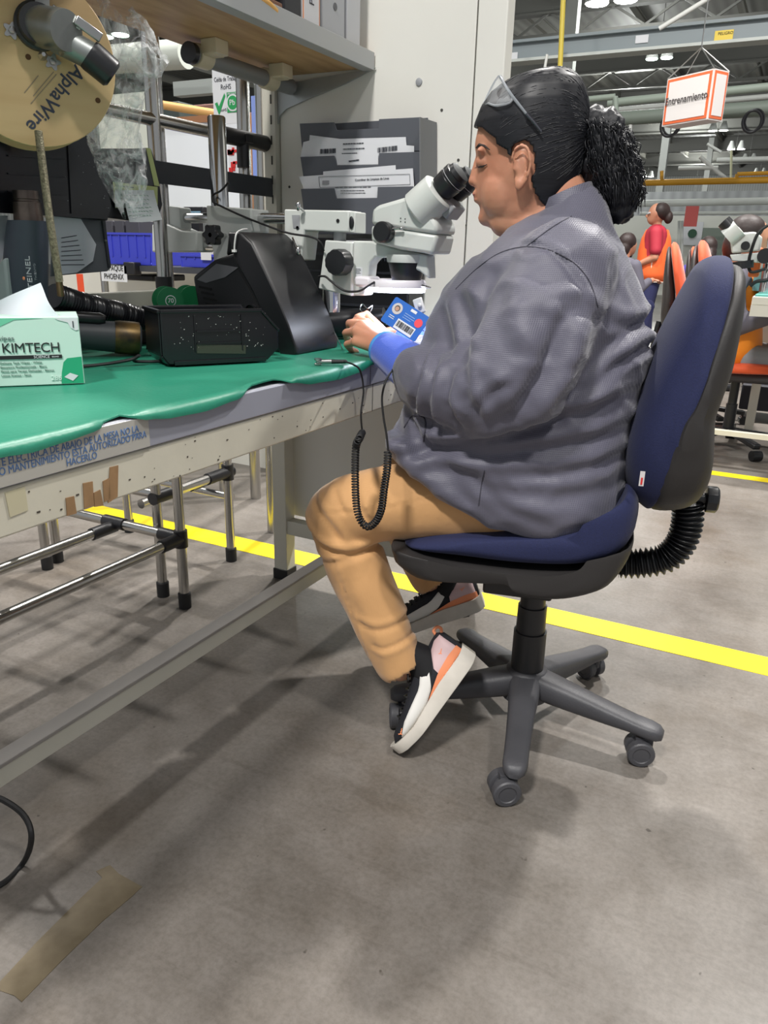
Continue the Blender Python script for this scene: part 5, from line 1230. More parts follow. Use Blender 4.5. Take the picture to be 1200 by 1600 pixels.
b.build('spool_small_print', mat('spool_ink2', (150, 134, 112), .6), sp, smooth=0)
for x, y in ((18, 48), (82, 97)):
    c = on_disc(x, y, .001); n_ = 30; P = [c+(us*math.cos(2*math.pi*k/n_)+vs_*math.sin(2*math.pi*k/n_))*(.010+.0028*math.cos(5*2*math.pi*k/n_)) for k in range(n_)]
    b = MB(); b.prism(P, ds*.003); b.lathe(c, ds, [(0, .005), (.009, .005), (.010, .003)], 6); b.build('star_nut', M['steel'], sp, smooth=30)
for x, y in ((44, 89), (153, 157)): MB().lathe(on_disc(x, y, .0002), ds, [(0, .0042), (.0004, .0042)], 14).build('knot', mat('knot', (96, 66, 40), .8), sp)
# pipe clamp holding the spool
pc_ = empty('pipe_clamp', on_disc(70, 50), 'metal pipe clamp and short handle with black grip bolted on the wooden spool', 'clamp')
cast = mat('cast_metal', (142, 146, 144), .38, .85, var=.1, vscale=30)
zt_ = ds*.045
pA, pB, pC, pD = on_disc(48, 42, .03), on_disc(88, 42, .045), on_disc(150, 92, .05), on_disc(174, 115, .05)
b = MB(); b.lathe(on_disc(58, 42, 0), ds, [(0, .034), (.012, .034), (.014, .030), (.03, .028)], 32); b.build('clamp_base', mat('clamp_dark', (40, 40, 42), .4), pc_)
b = MB(); b.lathe(on_disc(64, 42, .012), (on_disc(92, 46, .05)-on_disc(64, 42, .012)), [(0, .030), (.05, .029), (.062, .028)], 32); b.build('clamp_body', cast, pc_, smooth=50)
b = MB(); b.lathe(on_disc(90, 46, .05), (on_disc(92, 46, .05)-on_disc(64, 42, .012)), [(0, .020), (.010, .020)], 28); b.build('open_pipe_end', mat('pipe_end', (52, 54, 58), .5), pc_)
b = MB(); b.cyl(on_disc(88, 58, .03), pC, .0225, .020, n=28); b.build('side_socket', cast, pc_)
b = MB(); b.lathe(on_disc(138, 84, .048), (pD-on_disc(138, 84, .048)), [(0, .0225), (.006, .0235), ((pD-on_disc(138, 84, .048)).length, .0225), ((pD-on_disc(138, 84, .048)).length+.004, .018)], 28); b.build('grip', M['black_plastic'], pc_)
b = MB(); b.bar(on_disc(80, 12, .045), on_disc(128, 42, .06), .012, .003, ds); b.bar(on_disc(118, 30, .062), on_disc(158, 60, .062), .014, .006, ds); b.build('clamp_lever', M['steel'], pc_, bevel=.002)
b = MB()
for q in ((96, 82), (66, 88)): b.lathe(on_disc(*q, .03), ds, [(0, .007), (.012, .007), (.02, .003)], 6)
b.build('hex_bolt', M['steel'], pc_, smooth=30)
MB().bar(on_disc(56, 12, .02), on_disc(76, 12, .02), .006, .002, ds).build('strap', M['steel'], pc_)
b = MB(); b.bar(on_disc(66, -60, .015), on_disc(66, 12, .015), .02, .004, ds); b.build('hanger_bar', mat('perforated', (150, 152, 150), .5), pc_)
# braided flexible line from the spool down to the bench
br = mat('braided_steel', (150, 144, 120), .45, .6, bump=1.0, bscale=700, c2=(92, 86, 68), vscale=260)
b = MB(); b.tube(spline([at(60, 205, y=.935), at(68, 270, y=.93), at(76, 330, y=.925), at(85, 390, y=.925), at(93, 440, y=.93)], 8), .0062, 12)
bl_ = b.build('braided_hose', br); tag(bl_, 'braided metal hose running down from the wooden spool to the tools on the bench', 'hose')
MB().cyl(at(92, 436, y=.93), at(95, 462, y=.935), .0056).build('brass_end', mat('brown_brass', (110, 84, 62), .4, .8), bl_)
# ---------------- crumpled clear bag
bagm = bpy.data.materials.new('clear_film'); bagm.use_nodes = True; nt = bagm.node_tree; N = nt.nodes; L = nt.links; P_b = N['Principled BSDF']
P_b.inputs['Base Color'].default_value = rgb(240, 243, 244); P_b.inputs['Roughness'].default_value = .07; P_b.inputs['Specular IOR Level'].default_value = .9
tc = N.new('ShaderNodeTexCoord'); n1 = N.new('ShaderNodeTexNoise'); n1.inputs['Scale'].default_value = 22; n1.inputs['Detail'].default_value = 6; n1.inputs['Distortion'].default_value = 2.5; L.new(tc.outputs['Object'], n1.inputs['Vector'])
mr = N.new('ShaderNodeMapRange'); mr.inputs[1].default_value = .42; mr.inputs[2].default_value = .68; mr.inputs[3].default_value = .05; mr.inputs[4].default_value = .62; L.new(n1.outputs['Fac'], mr.inputs[0]); L.new(mr.outputs[0], P_b.inputs['Alpha'])
bp_ = N.new('ShaderNodeBump'); bp_.inputs['Strength'].default_value = .9; bp_.inputs['Distance'].default_value = .01; L.new(n1.outputs['Fac'], bp_.inputs['Height']); L.new(bp_.outputs[0], P_b.inputs['Normal'])
yb_ = 1.14
rows = []
secs = [(20, 150, 205), (45, 146, 226), (70, 146, 240), (92, 148, 252), (112, 158, 246), (130, 160, 232), (155, 158, 226), (180, 150, 216), (205, 140, 214), (230, 142, 216), (255, 150, 222), (280, 165, 226), (305, 178, 226), (328, 190, 218)]
for j, (y, l, r) in enumerate(secs):
    c = K((l+r)/2, y, yb_); w_ = (K(r, y, yb_)-K(l, y, yb_)).length/2; row = []
    for k in range(40):
        a = 2*math.pi*k/40; p = c+Vector((math.cos(a)*w_*.97, math.sin(a)*w_*.55, .012*math.sin(a*3+j))); nz = noise.noise(p*38)*.016+noise.noise(p*90)*.008; row.append(p+Vector((math.cos(a)*nz, math.sin(a)*nz, nz)))
    rows.append(row)
b = MB(); b.loft(rows, caps=False); bo = b.build('plastic_bag', bagm, smooth=30); tag(bo, 'crumpled clear plastic bag hanging between the wooden spool and the chrome pipes', 'bag')
# ---------------- wall file with papers on the partition
wf = empty('wall_file', at(572, 370, y=PY), 'three tier dark grey wall file holding printed sheets on the cream partition', 'file holder')
wfm = mat('file_grey', (84, 87, 94), .5); wfs = mat('file_side', (108, 110, 112), .5)
F = lambda x, y, o_=.0: at(x, y, y=PY-.004-o_)
def FQ(L, o_): P = [F(x, y, o_) for x, y in L]; return [Vector((p.x, PY-.004-o_, p.z)) for p in P]
MB().prism(FQ([(472, 196), (668, 184), (672, 362), (480, 362)], .0), (0, .003, 0)).build('back_plate', wfm, wf, smooth=0)
tiers = [(.050, [(468, 193), (522, 191), (526, 203), (591, 201), (592, 186), (655, 183), (658, 236), (472, 236)]), (.068, [(469, 245), (522, 243), (527, 259), (591, 258), (592, 239), (655, 237), (657, 290), (476, 291)]), (.085, [(470, 295), (522, 294), (526, 310), (589, 309), (590, 292), (645, 291), (660, 300), (655, 366), (479, 366)])]
for o_, L_ in tiers:
    P = FQ(L_, o_); MB().prism(P, (0, .003, 0)).build('file_pocket', wfm, wf, smooth=0, bevel=.001)
    top = P[-3]; bot = P[-2]
P = FQ([(655, 183), (656, 366)], .085); Q = FQ([(655, 183), (656, 366)], .0)
MB().prism([P[0], P[1], P[1]+Vector((.005, .085, .01)), P[0]+Vector((.005, .085, .0))], (.003, 0, 0)).build('side_wall', wfs, wf, smooth=0)
def sheet_(px, o_, label, rot=0):
    P = FQ(px, o_); o = MB().prism(P, (0, .0006, 0)).build('paper_sheet', M['paper'], smooth=0); tag(o, label, 'paper', None); return o
s1 = sheet_([(470, 243), (474, 222), (482, 220), (500, 214), (635, 227), (647, 228), (647, 262), (598, 275), (480, 275)], .0600, 'printed sheet with two bar codes in the top tier of the wall file')
o_ = .0612
b = MB(); 
barcode(Vector(F(512, 236, o_)), (1, 0, 0), (0, 0, 1), .046, .011, M['ink'], s1, n=18); barcode(Vector(F(605, 233, o_)), (1, 0, .06), (0, 0, 1), .054, .011, M['ink'], s1, n=20)
textlines(Vector(F(536, 225, o_)), (1, 0, 0), (0, 0, 1), .06, 2, .012, .0022, M['ink'], s1); textlines(Vector(F(534, 240, o_)), (1, 0, 0), (0, 0, 1), .045, 1, .01, .0018, M['ink'], s1)
s3 = sheet_([(484, 211), (532, 217), (634, 214), (636, 236), (482, 240)], .0560, 'plain white sheet standing behind the bar coded sheet in the wall file')
s4 = sheet_([(524, 241), (591, 240), (591, 257), (527, 258)], .0640, 'creased sheet corner with faint stamp showing below the bar codes')
textlines(Vector(F(545, 252, .0652)), (1, 0, .08), (0, 0, 1), .03, 1, .01, .003, M['ink'], s4)
s2 = sheet_([(467, 276), (645, 263), (647, 290), (645, 320), (480, 320), (474, 293)], .0780, 'printed form with a ruled heading box in the middle tier of the wall file')
o_ = .0792
text('Coordinar de Limpieza de Linea', .0075, F(581, 280, o_), (1, 0, .03), (0, 0, 1), M['ink'], s2, 'form_heading'); textlines(Vector(F(524, 293, o_)), (1, 0, 0), (0, 0, 1), .105, 1, .006, .0012, M['ink'], s2)
textlines(Vector(F(532, 298, o_)), (1, 0, 0), (0, 0, 1), .07, 2, .006, .0012, M['ink'], s2); MB().box(F(509, 285, o_), (.020, .0005, .009)).build('form_logo', mat('form_grey', (150, 150, 156), .6), s2, smooth=0)
b = MB()
for (a, c) in (((498, 276), (640, 272)), ((498, 276), (500, 293)), ((640, 272), (641, 288)), ((500, 293), (641, 288))): b.bar(F(*a, o_), F(*c, o_), .0005, .0007)
b.build('ruled_box', M['ink'], s2, smooth=0)
s5 = sheet_([(505, 268), (618, 258), (619, 275), (505, 285)], .0740, 'blank white sheet rising behind the printed form in the wall file')
# dark tray below the wall file
tr = empty('letter_tray', at(560, 480, y=PY-.06), 'black slotted plastic tray standing behind the microscope against the partition', 'tray')
tr.location.z = MZ; OFF[tr.name] = Vector(tr.location)
xa = F(472, 430).x; xb_ = F(664, 430).x
MB().span((xa, PY-.10, MZ), (xb_, PY-.006, F(500, 372, .05).z)).build('tray_body', M['black_plastic'], tr, bevel=.004)
b = MB()
for y_ in (398, 424, 449, 474): z = F(480, y_, .1).z; b.span((xa-.008, PY-.104, z), (xb_, PY-.1, z+.006))
b.build('tray_ledges', mat('tray_ledge', (40, 42, 48), .4), tr, smooth=0)
pb = MB(); pb.box((F(570, 388, .12).x, PY-.125, F(570, 388, .12).z), (.15, .02, .035)); po = pb.build('printed_box', M['paper'], smooth=0, bevel=.001); tag(po, 'white printed carton edge behind the microscope arm', 'box')
text('ROHS', .02, (F(592, 400, .137).x, PY-.1365, F(592, 404, .137).z), (1, 0, 0), (0, 0, 1), M['ink'], po)
# small things by the microscope column
cbx = Vector((-.975, 1.74, MZ)); o = MB().box(cbx+Vector((0, 0, .02)), (.05, .05, .04), rotz(.4)).build('cardboard_piece', mat('cardboard', (160, 122, 82), .7), bevel=.003); tag(o, 'small brown and clear packet behind the hose nozzle', 'packet')
o = MB().box(at(607, 500, y=1.77)*1.0, (.055, .004, .022), Matrix.Rotation(-.1, 3, 'Y')).build('green_label', mat('pale_green_label', (190, 206, 176), .6)); tag(o, 'pale green printed label behind the hand', 'label')
# ---------------- boxes and binders on the shelf
SH = SZ+.0205
def shelf_box(name, y0, y1, dx, h, m, label, cat, lean=0.0, x1=-1.062):
    e = empty(name, ((x1-dx/2), (y0+y1)/2, SH), label, cat); b = MB(); b.span((x1-dx, y0, SH), (x1, y1, SH+h)); b.build('cover', m, e, bevel=.003); return e
shelf_box('cardboard_box', 1.33, 1.475, .2, .15, mat('brown_card', (168, 138, 84), .7), 'brown cardboard box at the near end of the shelf contents', 'box')
shelf_box('paper_stack', 1.48, 1.545, .2, .03, mat('brown_red_card', (128, 92, 72), .7), 'low brown folder pile beside the black binder on the shelf', 'folder')
shelf_box('binder', 1.55, 1.615, .23, .30, mat('binder_black', (38, 40, 46), .5), 'black binder standing on the shelf left of the lettered file', 'binder')
e = shelf_box('file_box', 1.618, 1.690, .23, .30, M['paper'], 'white file box with orange rim lettered PAPELES on the shelf', 'file box')
b = MB(); b.span((-1.0615, 1.620, SH+.004), (-1.0610, 1.688, SH+.3)); b.build('orange_border', mat('orange_line', (222, 150, 110), .6), e, smooth=0)
b = MB(); b.span((-1.0612, 1.624, SH+.010), (-1.0605, 1.684, SH+.3)); b.build('label_field', M['paper'], e, smooth=0)
text('PAPELES', .026, (-1.0600, 1.655, SH+.10), (0, -.0, 1), (0, -1, 0), M['ink'], e, 'file_lettering')
gb = mat('grey_binder', (172, 175, 180), .5)
e = shelf_box('magazine_file', 1.70, 1.80, .22, .32, gb, 'light grey magazine file with finger hole standing on the shelf', 'file box'); MB().lathe((-1.0615, 1.755, SH+.075), (1, 0, 0), [(0, .008), (.001, .008)], 20).build('finger_hole', mat('hole_grey', (100, 102, 106), .7), e)
shelf_box('magazine_file', 1.81, 1.875, .22, .32, mat('pale_grey_binder', (190, 192, 196), .5), 'paler grey magazine file nearest the partition on the shelf', 'file box')
b = MB(); b.tube(spline([(-1.046, 1.40, SH+.014), (-1.043, 1.46, SH+.012), (-1.044, 1.50, SH+.004)], 5), .005, 8, flat=.3); tag(b.build('orange_strip', mat('orange_strip', (222, 170, 90), .5)), 'small orange strip lying on the shelf lip', 'strip')
# ---------------- chrome pipe rack under and behind the bench
ur = empty('pipe_rack', (-1.75, 1.5, 0), 'chrome pipe rack with black joints standing on the floor behind the bench', 'rack')
def rp(p, q, r=.0145, name='rack_pipe'): return MB().cyl(p, q, r).build(name, M['pipe'], ur)
def rj(p, q, r=.0185): return MB().cyl(p, q, r).build('pipe_joint', M['black_joint'], ur)
def rleg(x, y, z1):
    l_ = MB().cyl((x, y, .02), (x, y, z1), .0145).build('rack_leg', M['pipe'], ur); MB().lathe((x, y, 0), (0, 0, 1), [(0, .018), (.045, .0185), (.048, .016)]).build('rubber_foot', M['rubber'], l_)
for x, y, z in ((-1.443, 1.548, .52), (-1.552, 1.575, .52), (-1.552, 1.90, .52), (-2.015, 1.542, .5), (-2.035, 1.60, .5), (-2.045, 1.93, .6), (-1.443, .35, .52), (-2.015, .35, .5)): rleg(x, y, z)
rp((-1.443, .35, .215), (-1.443, 1.54, .215)); rj((-1.443, 1.47, .215), (-1.443, 1.55, .215)); rj((-1.443, 1.548, .19), (-1.443, 1.548, .24), .0195)
rp((-2.02, 1.55, .215), (-1.45, 1.55, .215)); rj((-1.52, 1.55, .215), (-1.45, 1.55, .215)); rj((-1.74, 1.55, .215), (-1.66, 1.55, .215))
rp((-1.70, .35, .205), (-1.70, 1.54, .205)); rj((-1.70, 1.46, .205), (-1.70, 1.55, .205))
rp((-1.552, 1.58, .31), (-1.552, 1.90, .31)); rj((-1.552, 1.56, .31), (-1.552, 1.63, .31)); rj((-1.552, 1.80, .31), (-1.552, 1.92, .31)); rj((-1.552, 1.9, .285), (-1.552, 1.9, .335), .0195)
rp((-2.04, 1.60, .31), (-1.56, 1.60, .31)); rp((-1.66, 1.62, .26), (-1.66, 1.9, .26)); rj((-1.66, 1.84, .26), (-1.66, 1.92, .26)); rj((-2.045, 1.93, .22), (-1.9, 1.93, .22))
rp((-2.045, 1.93, .22), (-1.552, 1.92, .22), .012)
for i in range(5): rp((-2.015, .5+i*.22, .50), (-1.443, .5+i*.22, .50), .012, 'shelf_pipe')
# black cable drooping under the foot rail
b = MB(); b.tube(spline([at(-30, 1240, y=.62), at(5, 1250, y=.63), at(38, 1275, y=.64), at(49, 1310, y=.63), at(35, 1350, z=.006), at(-5, 1385, z=.006), at(-80, 1400, z=.006)], 8), .0048, 8)
tag(b.build('floor_cable', M['rubber']), 'black cable looping down to the floor at the lower left edge', 'cable')
# ================================================================ BEHIND THE BENCH, SEEN THROUGH THE PIPES
def behind(x, y, yy): return at(x, y, y=yy)
wb = mat('white_board', (226, 230, 232), .35)
# white partition boards of the next cell
bd1 = empty('whiteboard', behind(330, 300, 3.2), 'large white board with thin brown frame of the neighbouring cell seen through the pipes', 'board')
p0 = behind(250, 196, 3.2); p1 = behind(385, 330, 3.2)
bd1.location.z = 0; OFF[bd1.name] = Vector(bd1.location)
MB().span((p0.x, 3.2, p1.z), (p1.x, 3.22, p0.z)).build('board_face', wb, bd1, smooth=0)
b = MB(); b.span((p1.x, 3.19, p1.z), (p1.x+.03, 3.22, p0.z)); b.span((p0.x, 3.19, p0.z), (p1.x+.03, 3.22, p0.z+.03)); b.build('board_frame', mat('brown_frame', (150, 104, 70), .5), bd1, smooth=0)
for x in (p0.x+.1, p1.x-.1): MB().span((x-.02, 3.225, 0), (x+.02, 3.265, p1.z+.1)).build('board_leg', M['steel'], bd1, smooth=0)
bd2 = empty('partition_board', behind(230, 230, 3.6), 'pale grey green partition board left of the white board behind the clear bag', 'board')
bd2.location.z = 0; OFF[bd2.name] = Vector(bd2.location)
p0 = behind(150, 150, 3.6); p1 = behind(246, 330, 3.6); MB().span((p0.x, 3.6, 0), (p1.x, 3.63, p0.z)).build('board_face', mat('pale_board', (196, 200, 188), .5), bd2, smooth=0)
# pale boards lower down, between the green reels and the blue boxes
bd3 = empty('low_wall', behind(250, 440, 2.9), 'low cream panel behind the blue boxes', 'panel'); p0 = behind(90, 385, 2.9); p1 = behind(440, 480, 2.9)
bd3.location.z = 0; OFF[bd3.name] = Vector(bd3.location)
MB().span((p0.x, 2.9, 0), (p1.x, 2.93, p0.z)).build('panel_face', mat('cream_board', (214, 212, 202), .5), bd3, smooth=0)
# sign
sn = empty('hanging_sign', behind(352, 190, 2.3), 'white sign with green tick mark and green square hanging behind the grey tube', 'sign')
p0 = behind(331, 108, 2.3); p1 = behind(376, 192, 2.3); SX0, SX1, SZ0, SZ1 = p0.x, p1.x, p1.z, p0.z; W_s = SX1-SX0; H_s = SZ1-SZ0
MB().span((SX0, 2.3, SZ0), (SX1, 2.304, SZ1)).build('sign_plate', M['paper'], sn, smooth=0)
def SPt(u, v, o=.001): return Vector((SX0+W_s*u, 2.3-o, SZ0+H_s*v))
text('Celda de Trabajo', .0195, SPt(.51, .80), (1, 0, 0), (0, 0, 1), M['ink'], sn, 'sign_lettering', sx=.72); text('RoHS', .022, SPt(.5, .66), (1, 0, 0), (0, 0, 1), M['ink'], sn, 'sign_lettering', sx=.85)
gs = mat('sign_green', (38, 150, 84), .5)
b = MB(); b.prism([SPt(*q) for q in ((.07, .38), (.16, .40), (.22, .32), (.44, .55), (.47, .50), (.23, .18), (.20, .18))], (0, -.0008, 0)); b.build('tick_mark', gs, sn, smooth=0)
MB().span(SPt(.53, .20), SPt(.96, .56, .002)).build('green_square', gs, sn, smooth=0); MB().lathe(SPt(.75, .37, .0024), (0, -1, 0), [(0, .026), (.0006, .026)], 24).build('badge_ring', M['paper'], sn); MB().lathe(SPt(.75, .37, .0032), (0, -1, 0), [(0, .021), (.0006, .021)], 24).build('badge_disc', gs, sn)
text('Pb', .024, SPt(.74, .37, .0042), (1, 0, 0), (0, 0, 1), M['paper'], sn, 'badge_lettering'); text('RoHS', .013, SPt(.37, .25), (1, 0, 0), (0, 0, 1), M['ink'], sn, 'small_lettering')
text('LIBRE DE PLOMO', .0075, SPt(.745, .53, .003), (1, 0, 0), (0, 0, 1), M['paper'], sn, 'small_lettering', sx=.7); text('ROHS', .010, SPt(.75, .24, .003), (1, 0, 0), (0, 0, 1), M['paper'], sn, 'small_lettering')
for x in (SX0+.02, SX1-.02): MB().cyl((x, 2.302, SZ1), (x, 2.302, SZ1+.5), .002).build('hanging_cord', M['steel'], sn)
# blue boxes on the next bench, with a row of dark boxes over them
blue = mat('blue_box', (62, 70, 190), .4)
tb = empty('rack_shelf', behind(250, 415, 2.55), 'pipe rack shelf carrying the blue boxes behind the bench', 'rack'); zt_ = behind(200, 411, 2.45).z
tb.location.z = 0; OFF[tb.name] = Vector(tb.location)
xL = behind(150, 411, 2.45).x; xR = behind(345, 411, 2.45).x
b = MB(); b.span((xL, 2.43, zt_-.03), (xR, 2.85, zt_-.008)); b.build('shelf_tray', mat('shelf_dark', (62, 64, 70), .5), tb, smooth=0)
for x in (xL+.04, xR-.04):
    for y in (2.45, 2.83): MB().cyl((x, y, 0), (x, y, zt_-.02), .015).build('rack_leg', M['pipe'], tb)
b = MB(); b.box((behind(212, 412, 2.44).x, 2.42, zt_-.02), (.06, .04, .05)); b.build('black_joint', M['black_joint'], tb, bevel=.004)
def blue_box(x0, x1, ytop, label):
    a = behind(x0, ytop, 2.45); c = behind(x1, 411, 2.45); e = empty('blue_box', ((a.x+c.x)/2, 2.55, zt_-.006), label, 'box', 'blue boxes on the next rack'); h = a.z-zt_
    b = MB(); t = .004; zl = zt_-.006
    b.prism([Vector((a.x, 2.45, a.z)), Vector((a.x+.012, 2.45, zl)), Vector((c.x-.012, 2.45, zl)), Vector((c.x, 2.45, a.z))], (0, t, 0)); b.span((a.x+.01, 2.45, zl), (c.x-.01, 2.75, zl+t)); b.span((a.x, 2.45, zl), (a.x+t, 2.75, a.z)); b.span((c.x-t, 2.45, zl), (c.x, 2.75, a.z)); b.span((a.x, 2.746, zl), (c.x, 2.75, a.z))
    b.build('box_shell', blue, e, smooth=0)
    b = MB(); b.span((a.x-.006, 2.444, a.z-.008), (c.x+.006, 2.452, a.z)); b.build('box_rim', blue, e, smooth=0)
    n = int((c.x-a.x)/.045)
    for i in range(n): MB().span((a.x+.025+i*.045, 2.446, zl+.03), (a.x+.030+i*.045, 2.45, a.z-.01)).build('box_rib', blue, e, smooth=0)
    return e
blue_box(166, 238, 363, 'large blue plastic box left of the grey counterweight block'); e = blue_box(282, 334, 397, 'lower blue plastic box with taped label right of the counterweight block')
q = behind(322, 400, 2.44); MB().box(q, (.05, .002, .03)).build('taped_label', M['paper'], e, smooth=0)
for k, (x0, x1) in enumerate(((164, 180), (182, 197), (199, 214), (216, 238))):
    a = behind(x0, 346, 2.8); c = behind(x1, 366, 2.8); o = MB().span((a.x, 2.72, zt_-.006), (c.x, 2.84, a.z)).build('dark_box', mat('dark_box', (66, 66, 74), .5), bevel=.002)
    tag(o, ['dark grey box standing behind the blue box, %s' % s for s in ('leftmost of four', 'second from the left of four', 'third from the left of four', 'rightmost of four')][k], 'box', 'dark boxes behind the blue box')
# paper sign
a = behind(157, 414, 2.40); c = behind(199, 441, 2.40); e = empty('paper_sign', ((a.x+c.x)/2, 2.4, c.z), 'white paper sign reading EMPAQUE PHOENIX below the blue box', 'sign')
MB().span((a.x, 2.4, c.z), (c.x, 2.402, a.z)).build('sign_sheet', M['paper'], e, smooth=0)
mx_ = (a.x+c.x)/2
text('EMPAQUE', .031, (mx_, 2.398, c.z+.052), (1, 0, 0), (0, 0, 1), M['blackink'], e, 'sign_lettering', sx=.8); text('PHOENIX', .031, (mx_, 2.398, c.z+.019), (1, 0, 0), (0, 0, 1), M['blackink'], e, 'sign_lettering', sx=.82)
# orange post, grey devices and small items
o = MB().span(behind(119, 428, 2.5), behind(128, 470, 2.5)+Vector((0, .02, 0))).build('orange_post', mat('orange_red_post', (226, 84, 50), .5), smooth=0); tag(o, 'short orange red post left of the paper sign', 'post')
o = MB().span(behind(330, 428, 2.5), behind(345, 448, 2.5)+Vector((0, .05, 0))).build('orange_block', mat('orange_block', (214, 128, 70), .5), bevel=.003); tag(o, 'small orange block beside the chrome pole foot', 'block')
o = MB().span(behind(196, 428, 2.56), behind(240, 440, 2.56)+Vector((0, .2, 0))).build('dark_device', M['black_plastic'], bevel=.006); tag(o, 'flat dark device on the low shelf right of the paper sign', 'device')
mo_ = empty('monitor', behind(302, 340, 3.0), 'small blue grey monitor below the white board', 'monitor'); a = behind(286, 323, 3.0); c = behind(318, 346, 3.0)
MB().span((a.x, 3.0, c.z), (c.x, 3.03, a.z)).build('bezel', M['black_plastic'], mo_, bevel=.004); MB().span((a.x+.015, 2.998, c.z+.02), (c.x-.015, 3.0, a.z-.02)).build('screen', mat('screen_blue', (120, 156, 176), .2), mo_, smooth=0)
MB().span(((a.x+c.x)/2-.03, 3.0, .6), ((a.x+c.x)/2+.03, 3.03, c.z)).build('monitor_stand', M['black_plastic'], mo_, smooth=0)
# posters and posts right of the pole
def poster(x0, y0, x1, y1, yy, m, label, deco=None):
    a = behind(x0, y0, yy); c = behind(x1, y1, yy); e = empty('poster', ((a.x+c.x)/2, yy, c.z), label, 'poster'); MB().span((a.x, yy, c.z), (c.x, yy+.004, a.z)).build('poster_sheet', m, e, smooth=0)
    if deco:
        rnd = random.Random(5)
        for i in range(deco): q = behind(rnd.uniform(x0+2, x1-3), rnd.uniform(y0+2, y1-3), yy); MB().box((q.x, yy-.002, q.z), (rnd.uniform(.01, .025), .002, rnd.uniform(.008, .02))).build('printed_mark', M['red'], e, smooth=0)
    return e
poster(356, 228, 372, 270, 2.6, M['paper'], 'white notice with red marks hanging behind the chrome pole', 9); poster(392, 150, 401, 275, 2.7, mat('blue_notice', (120, 140, 200), .6), 'narrow blue notice strip beside the slotted upright', 0)
for x, yy, r in ((383, 2.5, .022), (411, 2.2, .018), (345, 3.3, .02)): 
    p = behind(x, 250, yy); tag(MB().cyl((p.x, yy, 0), (p.x, yy, 2.6), r).build('post', M['pipe']), {383: 'chrome post behind the black pipe joint', 411: 'chrome post nearest the slotted upright', 345: 'chrome post hidden behind the microscope pole'}[x], 'post')
# high duct and wooden rail
p = behind(244, 82, 5.5); q = behind(292, 84, 5.5)
tag(MB().cyl((p.x-1.0, 5.5, p.z), (q.x, 5.5, q.z), .11).build('air_duct', mat('duct', (190, 196, 188), .4)), 'pale round air duct under the roof seen left of the grey tube', 'duct')
p = behind(242, 162, 4.2); q = behind(392, 187, 4.2)
tag(MB().cyl(p, q, .025).build('wooden_rail', mat('wood_rail', (206, 158, 96), .5)), 'long light brown rail crossing behind the chrome uprights', 'rail')
tag(MB().span(behind(285, 165, 4.6), behind(340, 187, 4.6)+Vector((0, .4, 0))).build('brown_case', mat('brown_case', (120, 84, 76), .6), bevel=.01), 'brown case behind the light brown rail', 'case')
tag(MB().span(behind(246, 160, 4.4), behind(280, 188, 4.4)+Vector((0, .4, 0))).build('dark_case', mat('dark_green_case', (52, 62, 60), .6), bevel=.01), 'dark green case left of the brown case', 'case')
rk = empty('storage_rack', (behind(290, 200, 4.7).x, 4.7, 0), 'tall steel rack behind the white board carrying the dark and brown cases', 'rack')
zr_ = behind(300, 188, 4.4).z; xa_ = behind(236, 188, 4.4).x; xb2 = behind(345, 188, 4.4).x
MB().span((xa_, 4.38, zr_-.04), (xb2, 5.05, zr_-.005)).build('rack_board', M['steel'], rk, smooth=0)
for x in (xa_+.04, xb2-.04):
    for y in (4.42, 5.0): MB().span((x-.025, y-.025, 0), (x+.025, y+.025, zr_-.04)).build('rack_post', M['steel'], rk, smooth=0)
tag(MB().span(behind(270, 128, 6), behind(332, 145, 6)+Vector((0, .1, 0))).build('cable_tray', mat('tray_grey', (150, 156, 154), .5)), 'grey cable tray left of the green ticked sign', 'cable tray')
# ================================================================ RIGHT BACKGROUND: HALL
gc_ = mat('crane_grey_blue', (128, 138, 142), .5)
z_g = at(1000, 75, y=13).z; 
cr = empty('crane_beam', (-3, 13, z_g), 'grey blue overhead crane girder with yellow warning tag crossing under the roof', 'crane')
zt1 = at(990, 52, y=13).z; zb1 = at(990, 79, y=13).z
MB().span((-9.5, 12.95, zb1), (3.0, 13.05, zt1)).build('girder', gc_, cr, smooth=0)
MB().span((-9.5, 12.85, zb1-.04), (3.0, 13.15, zb1)).build('lower_flange', mat('flange_light', (186, 192, 188), .5), cr, smooth=0)
MB().span((-9.5, 12.87, zt1), (3.0, 13.13, zt1+.04)).build('upper_flange', gc_, cr, smooth=0)
p = at(1131, 55, y=12.94); MB().box(p, (.24, .01, .12)).build('yellow_tag', mat('tag_yellow', (224, 196, 70), .5), cr, smooth=0)
text('PELIGRO', .05, p+Vector((0.02, -.01, .02)), (1, 0, 0), (0, 0, 1), M['blackink'], cr); 
for x, y in ((1003, 61), (800, 88)): MB().box(at(x, y, y=12.94), (.18, .01, .10)).build('white_tag', M['paper'], cr, smooth=0)
# hanging sign box "Entrenamiento"
q = at(1085, 145, y=9.0); sg_ = empty('hanging_sign', q, 'white box sign with orange border reading Entrenamiento hanging from the roof', 'sign')
orange = mat('sign_orange', (214, 104, 62), .5); white = mat('sign_white', (212, 208, 206), .5)
